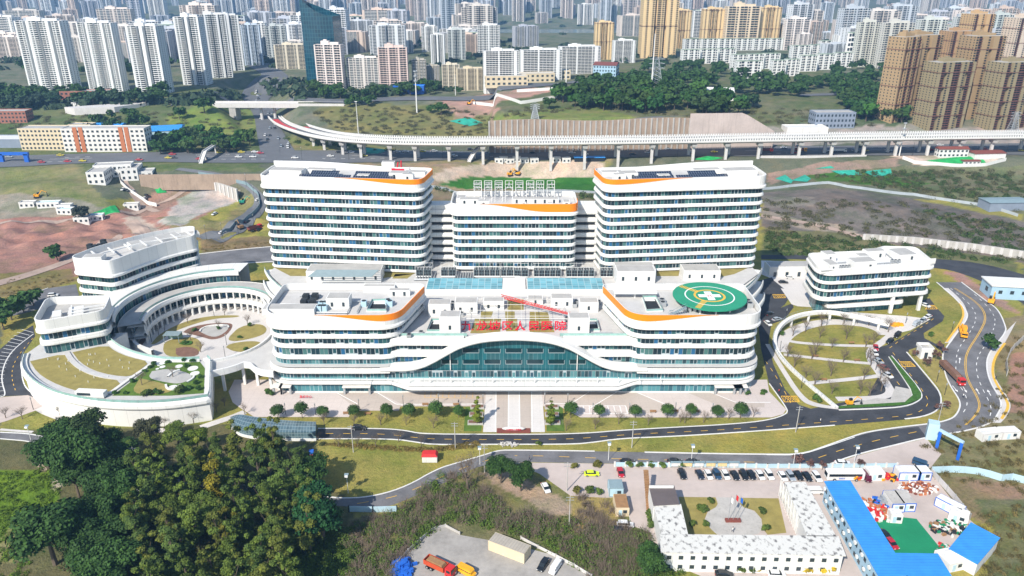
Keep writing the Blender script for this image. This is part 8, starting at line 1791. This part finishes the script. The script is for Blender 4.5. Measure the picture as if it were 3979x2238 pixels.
def loft(b, secs):
    """body from cross-sections along y: (y, half width bottom, half width top, z0, z1)"""
    o = len(b.v); m = 6
    for y, w0, w1, z0, z1 in secs:
        zm = z0+(z1-z0)*.55; b.v += [(-w0*.9, y, z0), (-w0, y, zm), (-w1, y, z1), (w1, y, z1), (w0, y, zm), (w0*.9, y, z0)]
    n = len(secs)
    for i in range(n-1):
        for k in range(m): b.face([o+i*m+k, o+i*m+(k+1) % m, o+(i+1)*m+(k+1) % m, o+(i+1)*m+k])
    b.face([o+k for k in range(m)][::-1]); b.face([o+(n-1)*m+k for k in range(m)])
def car_proto(kind):
    o = thing('parked_car', 'proto', 'car'); suv = kind == 'suv'; van = kind == 'van'; h = 1.72 if suv else (1.95 if van else 1.46); bl = .92 if suv else (1.0 if van else .82); b = MB()
    loft(b, [(-2.3, .72, .62, .35, .62), (-2.2, .86, .78, .24, bl*.88), (-1.1, .9, .82, .22, bl+.05), (.2, .9, .82, .22, bl+.08), (1.9, .9, .8, .22, bl+.08), (2.25, .84, .72, .28, bl*.95), (2.32, .74, .64, .38, .7)]); 
    if van: loft(b, [(-1.75, .74, .66, bl, h-.25), (-1.3, .84, .76, bl, h), (2.15, .84, .76, bl, h), (2.3, .8, .7, bl, h-.2)])
    else: loft(b, [(-.55, .72, .60, h-.16, h-.05), (-.2, .74, .64, h-.14, h), (1.0, .74, .64, h-.14, h), (1.5 if not suv else 1.9, .7, .58, h-.2, h-.08)])
    b.build('body', M['paint'], o); b = MB()
    if van: loft(b, [(-1.7, .77, .70, bl+.22, h-.32), (-1.25, .86, .79, bl+.2, h-.25), (2.1, .86, .79, bl+.2, h-.25), (2.33, .8, .72, bl+.25, h-.3)])
    else: loft(b, [(-1.25, .80, .74, bl, bl+.1), (-.5, .8, .64, bl, h-.07), (1.2, .8, .64, bl, h-.07), (1.85 if not suv else 2.1, .78, .70, bl, bl+.12)])
    b.build('window', M['car_glass'], o); wheelset(o, (-1.42, 1.42), .82, .33)
    for s_ in (-.62, .62): b = MB(); b.box((s_, -2.27, .62), (.34, .1, .16)); b.build('headlight', M['light_glass'], o)
    for s_ in (-.66, .66): b = MB(); b.box((s_, 2.29, .74), (.28, .08, .2)); b.build('taillight', M['red'], o)
    o.location = (0, -4300, 0); return o, list(o.children)
CP_ = {k: car_proto(k) for k in ('sedan', 'suv', 'van')}
def car(at, rz, col, label, kind='sedan', group=None, s=1.0):
    o, kd = CP_[kind]; r = dup(o, at, rz, label, group, s, (*col, 1), kd); r['category'] = 'van' if kind == 'van' else 'car'; return r
BK, WH, SV, RD, BL, GN, BR = (.012, .014, .017), (.74, .74, .73), (.34, .38, .42), (.45, .015, .03), (.02, .06, .12), (.62, .80, .02), (.16, .03, .02)
row = [(B3((x, y))[0], c) for x, y, c in ((1672, 440, BK), (1850, 442, (.02, .03, .05)), (1936, 442, WH), (2020, 442, BL), (2105, 442, WH), (2200, 450, BK), (2290, 448, BK), (2366, 445, BK), (2452, 446, WH), (2543, 446, WH))]+[(B4((x, y))[0], c) for x, y, c in ((20, 446, WH), (155, 458, WH), (235, 458, SV), (315, 452, BK), (402, 462, BK), (497, 466, WH))]
for i, (p, c) in enumerate(row): car(PZ(*p, 0), .12, c, '%s car in the parked row before the notice boards, %s from the left' % ('white' if c == WH else 'silver' if c == SV else 'blue' if c == BL else 'black', ordw(i)), 'sedan' if i % 3 else 'suv', 'cars parked in the office row')
for p, rz, c, k, lb in ((B3((770, 432)), 1.57, GN, 'sedan', 'lime green hatchback beside the gate pillar'), (B3((1058, 418)), .05, RD, 'sedan', 'red car alone at the left of the parking bay'), (B4((990, 470)), .1, (.10, .01, .03), 'van', 'maroon van right of the white bus'), (B3((1125, 312)), 1.55, BK, 'sedan', 'black car on the road behind the fence, left one'), (B3((1600, 308)), 1.55, BK, 'sedan', 'black car on the road behind the fence, middle one'), (B3((1785, 314)), 1.55, BK, 'sedan', 'black car on the road behind the fence, right one'), (B4((757, 325)), 1.5, WH, 'sedan', 'white car by the fence left of the bus'), (B4((1535, 335)), .9, BL, 'van', 'dark blue van beside the fence corner'), (B3((1105, 945)), 1.5, WH, 'suv', 'white estate car on the drive beside the cream cabin'), (B3((1062, 1005)), 1.5, BK, 'suv', 'black estate car just below the white one on the drive'), (B3((285, 1350)), -.5, BK, 'suv', 'black off-roader in the bottom yard'), (B3((405, 1380)), -.5, WH, 'van', 'white minibus beside the black off-roader in the bottom yard'), (B3((310, 575)), .3, WH, 'sedan', 'white car half hidden behind the scrub left of the gate'), (B3((10, 400)), .2, WH, 'sedan', 'white car at the track edge above the dark trees'),
    (B4((485, 612)), 1.57, WH, 'van', 'white van parked between dormitory and office'), (B4((1245, 1130)), .2, RD, 'sedan', 'red car half under the dormitory roof on the green sheet'), (B4((1185, 1050)), .3, BK, 'sedan', 'dark car above the red one by the green sheet'), (B4((95, 1440)), 1.5, WH, 'sedan', 'white car at the bottom edge before the office'), (B3((2095, 1440)), 1.4, BK, 'sedan', 'black car at the bottom edge below the office'), (P2((1020, 1412)), 1.55, BK, 'suv', 'black car on the campus road by the ramp canopy'), (L1((535, 80)), 1.75, WH, 'suv', 'white car on the ring road behind the corner block'),
    (P4((25, 265)), 2.2, BK, 'sedan', 'dark car on the lane beside the right wing'), (P4((100, 320)), 2.0, SV, 'sedan', 'silver-blue car on the lane beside the right wing'), (P4((12, 362)), .2, WH, 'sedan', 'white car by the right wing corner'), (P4((1585, 180)), .6, WH, 'sedan', 'white car beside the office block pillar'), (P4((1610, 295)), -1.0, WH, 'sedan', 'white car by the kerb below the office block, uppermost of four'), (P4((1560, 330)), -.9, SV, 'sedan', 'silver car by the kerb below the office block'), (P4((1495, 368)), -.9, SV, 'van', 'silver van by the kerb below the office block'), (P4((1305, 485)), -.8, BK, 'van', 'black van by the oval garden kerb'), (P4((1230, 542)), -.9, BK, 'suv', 'black car by the oval garden kerb behind the van'), (P4((1092, 605)), -.3, RD, 'sedan', 'red car parked by the oval garden, in front of the white one'), (P4((1080, 655)), -.1, WH, 'sedan', 'white car parked by the oval garden below the red one'), (P4((1115, 738)), .35, SV, 'sedan', 'grey car parked by the oval garden path end'), (P4((1168, 805)), .45, BR, 'sedan', 'brown-red car parked by the oval garden'), (P4((1208, 880)), .35, WH, 'sedan', 'white car parked lowest along the oval garden'), (Z(2979, 560, (230, 1345)), 1.5, WH, 'sedan', 'white car before the annex'), (Z(2979, 560, (165, 1390)), 1.5, BK, 'sedan', 'black car before the annex')): car(PZ(*p[0], .06), rz, c, lb, k)
hw = []; rr = random.Random(4)
for k in range(52):
    x = rr.uniform(0, 2576); lane_ = rr.choice((4, 7, 16, 20)); y = float(np.interp(x, [0, 250, 690, 1000, 1300, 2000, 2576], [394, 386, 380, 378, 372, 367, 361]))+lane_; hw.append((x, y, 1.57, rr.choice((WH, WH, BK, SV, RD, (.6, .5, .02)))))
for k in range(22): t = rr.random(); hw.append((np.interp(t, [0, .4, .7, 1], [705, 680, 655, 640])+rr.uniform(-28, 28)*(1-.6*t), np.interp(t, [0, .4, .7, 1], [375, 315, 265, 225]), .15, rr.choice((WH, WH, BK, SV))))
for i, (x, y, rz, c) in enumerate(sorted(hw)): g = G(*Q(x, y)); g.z += .4; car(g, rz, c, '%s car driving on the highway behind the hospital, %s from left' % ('white' if c == WH else 'black' if c == BK else 'silver' if c == SV else 'red' if c == RD else 'yellow', ordw(i)), 'sedan', 'cars on the highway', 1.1)
sr = []
for x, y, c in ((650, 505, WH), (652, 580, BK), (560, 588, WH), (623, 560, BK)): sr.append((x, y, c))
for i, (x, y, c) in enumerate(sr): g = G(*Q(x, y)); g.z += .35; car(g, 2.6, c, '%s car on the slip road left of the left ward tower, %s listed' % ('white' if c == WH else 'black', ordw(i)), 'sedan', 'cars on the slip road')
site = [(310, 478), (318, 480), (328, 481), (365, 500), (368, 493), (345, 520), (540, 540)]
for i, (x, y) in enumerate(site): g = G(*Q(x, y)); g.z += .1; car(g, i, (WH, BK, SV)[i % 3], 'car on the lot by the U-shaped station, %s from left' % ordw(i), 'sedan', 'cars by the station')
def truck(at, rz, label, L, col, box, name='dump_truck', load=None, open_=True):
    o = thing(name, label, 'truck', at, rz); b = MB(); b.box((0, -L/2+1.1, 1.75), (2.3, 2.0, 2.3), 0, .92); cb = b.build('cab', M[col], o); b = MB(); b.box((0, -L/2+.12, 2.15), (2.0, .12, .85)); b.box((1.12, -L/2+1.0, 2.15), (.1, 1.1, .7)); b.box((-1.12, -L/2+1.0, 2.15), (.1, 1.1, .7)); b.build('window', M['car_glass'], cb)
    for s_ in (-.85, .85): b = MB(); b.box((s_, -L/2+.08, .95), (.4, .14, .25)); b.build('headlight', M['light_glass'], cb)
    b = MB(); b.box((0, 0, .85), (1.0, L-1, .35)); b.build('chassis', M['dark'], o); y0, y1 = -L/2+2.4, L/2; c = (y0+y1)/2; b = MB()
    b.box((0, c, 1.35), (2.4, y1-y0, .15)); b.box((-1.2, c, 2.0), (.1, y1-y0, 1.4)); b.box((1.2, c, 2.0), (.1, y1-y0, 1.4)); b.box((0, y0, 2.0), (2.4, .1, 1.5)); b.box((0, y1, 2.0), (2.4, .1, 1.3)); b.build('tipper_bed', M[box], o)
    if load: b = MB(); b.box((0, c, 2.3), (2.1, y1-y0-.4, 1.1), 0, .8); b.build('load', M[load], o)
    wheelset(o, [-L/2+1.2]+[L/2-1.0-k*1.25 for k in range(2 if L < 10 else 3)], 1.05, .5, .32); return o
truck(PZ(*B2((1830, 1395))[0], .06), 1.02, 'red dump truck with empty wooden bed in the bottom yard', 8.6, 'red', 'truckred', 'dump_truck', 'wood'); truck(PZ(*P4((1850, 880))[0], .1), -.05, 'long red lorry with brown covered load on the main road', 16, 'red', 'mulch', 'lorry', 'mulch'); truck(G(*Q(642, 580))+Vector((0, 0, .3)), 2.5, 'dark red truck on the slip road beside the left ward tower', 9, 'red', 'redbrown', 'dump_truck', None)
for i, (x, y) in enumerate(((1925, 384), (2110, 384), (2010, 383))): truck(G(*Q(x, y))+Vector((0, 0, .4)), 1.57, 'truck on the highway behind the right ward tower, %s from left' % ('first', 'third', 'second')[i], 11, ('red', 'white', 'yellow')[i], ('redbrown', 'white', 'redbrown')[i], 'lorry')
yv = car(PZ(*B2((2095, 1420))[0], .06), .98, (.78, .38, .01), 'yellow minibus beside the red dump truck', 'van', None, 1.1)
tcr = thing('truck_crane', 'yellow truck crane parked at the main road footway', 'crane', PZ(*P4((1960, 455))[0], .1), -.42); b = MB(); b.box((0, 0, 1.1), (2.5, 11, .7)); b.box((0, -4.6, 1.9), (2.4, 2, 1.4)); b.build('carrier', M['yellow'], tcr); b = MB(); b.box((.3, 1.5, 2.2), (2.2, 2.6, 1.5)); b.tube((-.3, 3.2, 2.9), (-.3, -5.5, 2.9), .45, .35, 6); b.build('boom', M['yellow'], tcr); b = MB(); b.box((0, -5.62, 2.1), (2.1, .1, .7)); b.build('window', M['car_glass'], tcr); wheelset(tcr, (-4.2, -2.8, 2.4, 3.8), 1.1, .55, .4)
excavator(PZ(*P4((2245, 150))[0], 0), .9, 'yellow digger at the top right of the main road', 'yellow', 1.0); excavator(PZ(*P4((830, 1165))[0], .1), .1, 'yellow and black mini digger on the rubble by the oval garden', 'yellow', .7)
bu = thing('coach', 'white coach with red and yellow blossom emblem, parked right of the car row', 'bus', PZ(*B4((772, 472))[0], .05), -1.57); b = MB(); loft(b, [(-5.6, 1.1, 1.0, .6, 2.9), (-5.3, 1.22, 1.12, .4, 3.15), (5.3, 1.22, 1.12, .4, 3.15), (5.55, 1.15, 1.05, .5, 3.0)]); b.build('body', M['white'], bu); b = MB(); b.box((0, -.2, 2.15), (2.5, 9.8, .85)); b.box((0, -5.5, 2.1), (2.0, .35, 1.3)); b.build('window', M['car_glass'], bu); wheelset(bu, (-3.3, 3.2), 1.15, .5, .3)
for k, (y, z, m_) in enumerate(((3.6, 1.2, 'red'), (4.3, 1.35, 'red'), (3.1, 1.5, 'yellow'), (4.0, .9, 'orange'), (2.7, 1.15, 'yellow'))): b = MB(); b.tube((-1.23, y, z), (-1.26, y, z), .48, n=12); b.tube((1.23, y, z), (1.26, y, z), .48, n=12); b.build('blossom_emblem', M[m_], bu)
letter_obj('lettering', "体检车", .62, .01, M['blue'], bu, (1.25, -1.2, .85), (R(90), 0, R(90))); b = MB(); b.box((0, -1, 3.25), (1.6, 2.4, .25)); b.box((0, 2.6, 3.25), (1.4, 1.6, .2)); b.build('roof_unit', M['offwhite'], bu)
tr_ = thing('tricycle', 'small blue-topped red tricycle van at the lawn edge beside the woods', 'tricycle', PZ(*B2((545, 245))[0], 0), .2); b = MB(); b.box((0, 0, 1.0), (1.5, 2.6, 1.1)); b.build('body', M['red'], tr_); b = MB(); b.box((0, 0, 1.75), (1.6, 2.4, .4), 0, .85); b.build('roof', M['blue'], tr_); wheelset(tr_, (-.9, .9), .7, .3)
# lamps and poles
def solar_lamp(p, lb): 
    o = thing('solar_street_lamp', lb, 'street lamp', p, 0, 'solar street lamps on the front road'); b = MB(); b.tube((0, 0, 0), (0, 0, 6.4), .1, .07, 6); b.build('pole', M['white'], o); b = MB(); b.box((0, 0, 6.6), (1.2, .9, .1)); b.build('solar_panel', M['greyblue'], o); b = MB(); b.box((0, -.5, 6.2), (.9, .5, .5)); b.build('lamp_head', M['lamp'], o)
for i, q in enumerate(sorted(B3((937, 285), (1765, 310))+B4((262, 355), (872, 320))+B2((910, 612), (2228, 330))+B1((318, 112), (1280, 275)))): solar_lamp(PZ(*q, 0), 'white solar street lamp along the front road, %s from the left' % ordw(i))
def lamp_post(p, h, i, grp, desc): o = thing('lamp_post', '%s, %s from left' % (desc, ordw(i)), 'lamp post', p, 0, grp); b = MB(); b.tube((0, 0, 0), (0, 0, h), .11, .07, 6); b.build('pole', M['dark'], o); b = MB(); b.tube((0, 0, h-.9), (0, 0, h), .2, .2, 6); b.build('lamp_head', M['metal'], o)
for i, q in enumerate(P2((285, 1265), (585, 1270), (1020, 1225), (1462, 1185), (1815, 1170), (2260, 1175))+P3((300, 1160), (530, 1165), (780, 1265), (1145, 1265), (1605, 1260), (1975, 1265))): lamp_post(PZ(*q, 0), 4.6, i, 'plaza lamp posts', 'slim dark lamp post on the plaza edge')
for i, q in enumerate(L1((1650, 425), (2145, 280), (2270, 570), (2255, 690), (1520, 540), (335, 1215))+P4((130, 640), (345, 1000), (600, 370), (905, 355), (190, 310), (1090, 820), (1390, 350), (1850, 440), (1700, 940), (1780, 1070))): lamp_post(PZ(*q, 0), 5, i, 'garden lamp posts', 'slim dark lamp post in courts and garden walks')
def util(p, lb, h=11, tr=False):
    o = thing('utility_pole', lb, 'utility pole', p, 0); b = MB(); b.tube((0, 0, -.3), (0, 0, h), .17, .11, 7); b.build('pole', M['concrete'], o)
    for z in (h-.5, h-1.4): b = MB(); b.box((0, 0, z), (2.2, .12, .12)); b.build('crossarm', M['metal'], o)
for q, lb in ((B2((962, 205))[0], 'grey utility pole on the lawn right of the tricycle'), (B2((1982, 172))[0], 'grey utility pole on the lawn by the dry hedge end'), (B3((1172, 158))[0], 'grey utility pole on the lawn right of the avenue'), (P4((290, 1440))[0], 'grey utility pole below the box junction'), (P4((1700, 1400))[0], 'grey utility pole on the lawn before the main road bend'), (L1((950, 1345))[0], 'utility pole before the fan wall'), (B3((545, 940))[0], 'utility pole rising from the scrub beside the dry lawn'), (B2((2275, 405))[0], 'utility pole by the rubble at the road junction'), (B1((1385, 430))[0], 'tilted utility pole between the trees of the wood'), (B3((522, 590))[0], 'rusty pole at the corner of the gate ground'), (B1((1440, 870))[0], 'slim pale pole among the lower wood trees')): util(PZ(*q, 0), lb, 10)
sh_ = [(x, y) for x, y in ((620, 470), (640, 500), (655, 540), (640, 575), (600, 590), (560, 598), (520, 604))]
for i, q in enumerate(sh_): lamp_post(G(*Q(*q)), 9, i, 'slip road lamp posts', 'tall lamp post along the slip road hoarding')
for i in range(16): lamp_post(G(*Q(760+i*118, 404-i*.9)), 10, i, 'highway lamp posts', 'tall lamp post on the near side of the highway')
# people: one continuous skinned body each
def person(p, rz, label, col, s=1.0, stride=.18):
    V = [(0, 0, .95), (0, 0, 1.2), (0, 0, 1.42), (0, -.01, 1.52), (0, -.02, 1.66), (.1, 0, .9), (.11, -stride, .5), (.11, -stride*.7, .06), (.11, -stride*.7-.16, .04), (-.1, 0, .9), (-.11, stride, .52), (-.11, stride*1.5, .08), (-.11, stride*1.5-.15, .05), (.2, 0, 1.4), (.26, stride*.6, 1.13), (.25, stride*.3, .88), (-.2, 0, 1.4), (-.26, -stride*.6, 1.13), (-.25, -stride*.9, .9)]
    E = [(0, 1), (1, 2), (2, 3), (3, 4), (0, 5), (5, 6), (6, 7), (7, 8), (0, 9), (9, 10), (10, 11), (11, 12), (2, 13), (13, 14), (14, 15), (2, 16), (16, 17), (17, 18)]
    Rr = [.15, .14, .15, .06, .105, .1, .065, .05, .04, .1, .065, .05, .04, .065, .05, .04, .065, .05, .04]
    me = bpy.data.meshes.new('person'); me.from_pydata(V, E, []); o = bpy.data.objects.new('person', me); COL.objects.link(o); md = o.modifiers.new('skin', 'SKIN')
    for sv, r_ in zip(me.skin_vertices[0].data, Rr): sv.radius = (r_, r_*.8)
    me.skin_vertices[0].data[0].use_root = True; o.modifiers.new('sub', 'SUBSURF').levels = 1; o.modifiers['sub'].render_levels = 1
    m2 = bpy.data.meshes.new_from_object(o.evaluated_get(bpy.context.evaluated_depsgraph_get())); o.modifiers.clear(); o.data = m2; m2.materials.append(M['skin']); m2.materials.append(M[col]); m2.materials.append(M['cloth'])
    for f in m2.polygons: f.material_index = 0 if f.center.z > 1.5 else (1 if f.center.z > .92 else 2)
    o.location = p; o.rotation_euler = (0, 0, rz); o.scale = (s,)*3; tag(o, label, 'person'); b = MB(); b.ball((0, .015, 1.71), (.115, .125, .1), 10, 6); h = b.build('hair', M['hair'], o)
for q, z, rz, lb, c in ((P2((2015, 1160)), .1, .5, 'person in dark clothes walking behind the last left ball tree', 'cloth'), (P2((2442, 1018)), .1, 0, 'person in dark clothes standing at the hall entrance', 'cloth'), (B3((148, 290)), .05, 1.2, 'person walking on the front road left of the gate ground', 'cloth'), (B3((2180, 1005)), .08, .3, 'person in white standing in the office court below the flags', 'white'), (P4((535, 1345)), .08, 1, 'person in white on the campus road edge', 'white'), (P4((120, 1050)), .1, .4, 'person in red beside the box junction', 'red'), (P4((1965, 1095)), .08, .2, 'person on the main road below the red lorry', 'white'), (P4((2290, 915)), .12, .2, 'person in dark clothes on the right footway', 'cloth')): person(PZ(*q[0], z), rz, lb, c, 1.05)
# benches
for i, q in enumerate(P2((890, 1262), (1105, 1265), (1682, 1173), (1990, 1175))+P3((1385, 1245), (1605, 1243), (1820, 1243))+P4((850, 555), (490, 688), (905, 730), (575, 925))): o = thing('park_bench', 'brown slatted bench on plaza and garden paths, %s listed' % ordw(i), 'bench', PZ(*q, .1), 0, 'park benches'); b = MB(); b.box((0, 0, .45), (2.2, .5, .1)); b.build('seat', M['wood'], o); b = MB(); b.box((0, .25, .75), (2.2, .08, .4)); b.build('backrest', M['wood'], o); b = MB(); b.box((-.8, 0, .2), (.1, .45, .4)); b.build('leg', M['dark'], o); b = MB(); b.box((.8, 0, .2), (.1, .45, .4)); b.build('leg', M['dark'], o)
for k, (o, kd) in CP_.items():
    for c in kd:
        for g in list(c.children): bpy.data.objects.remove(g)
        bpy.data.objects.remove(c)
    bpy.data.objects.remove(o)
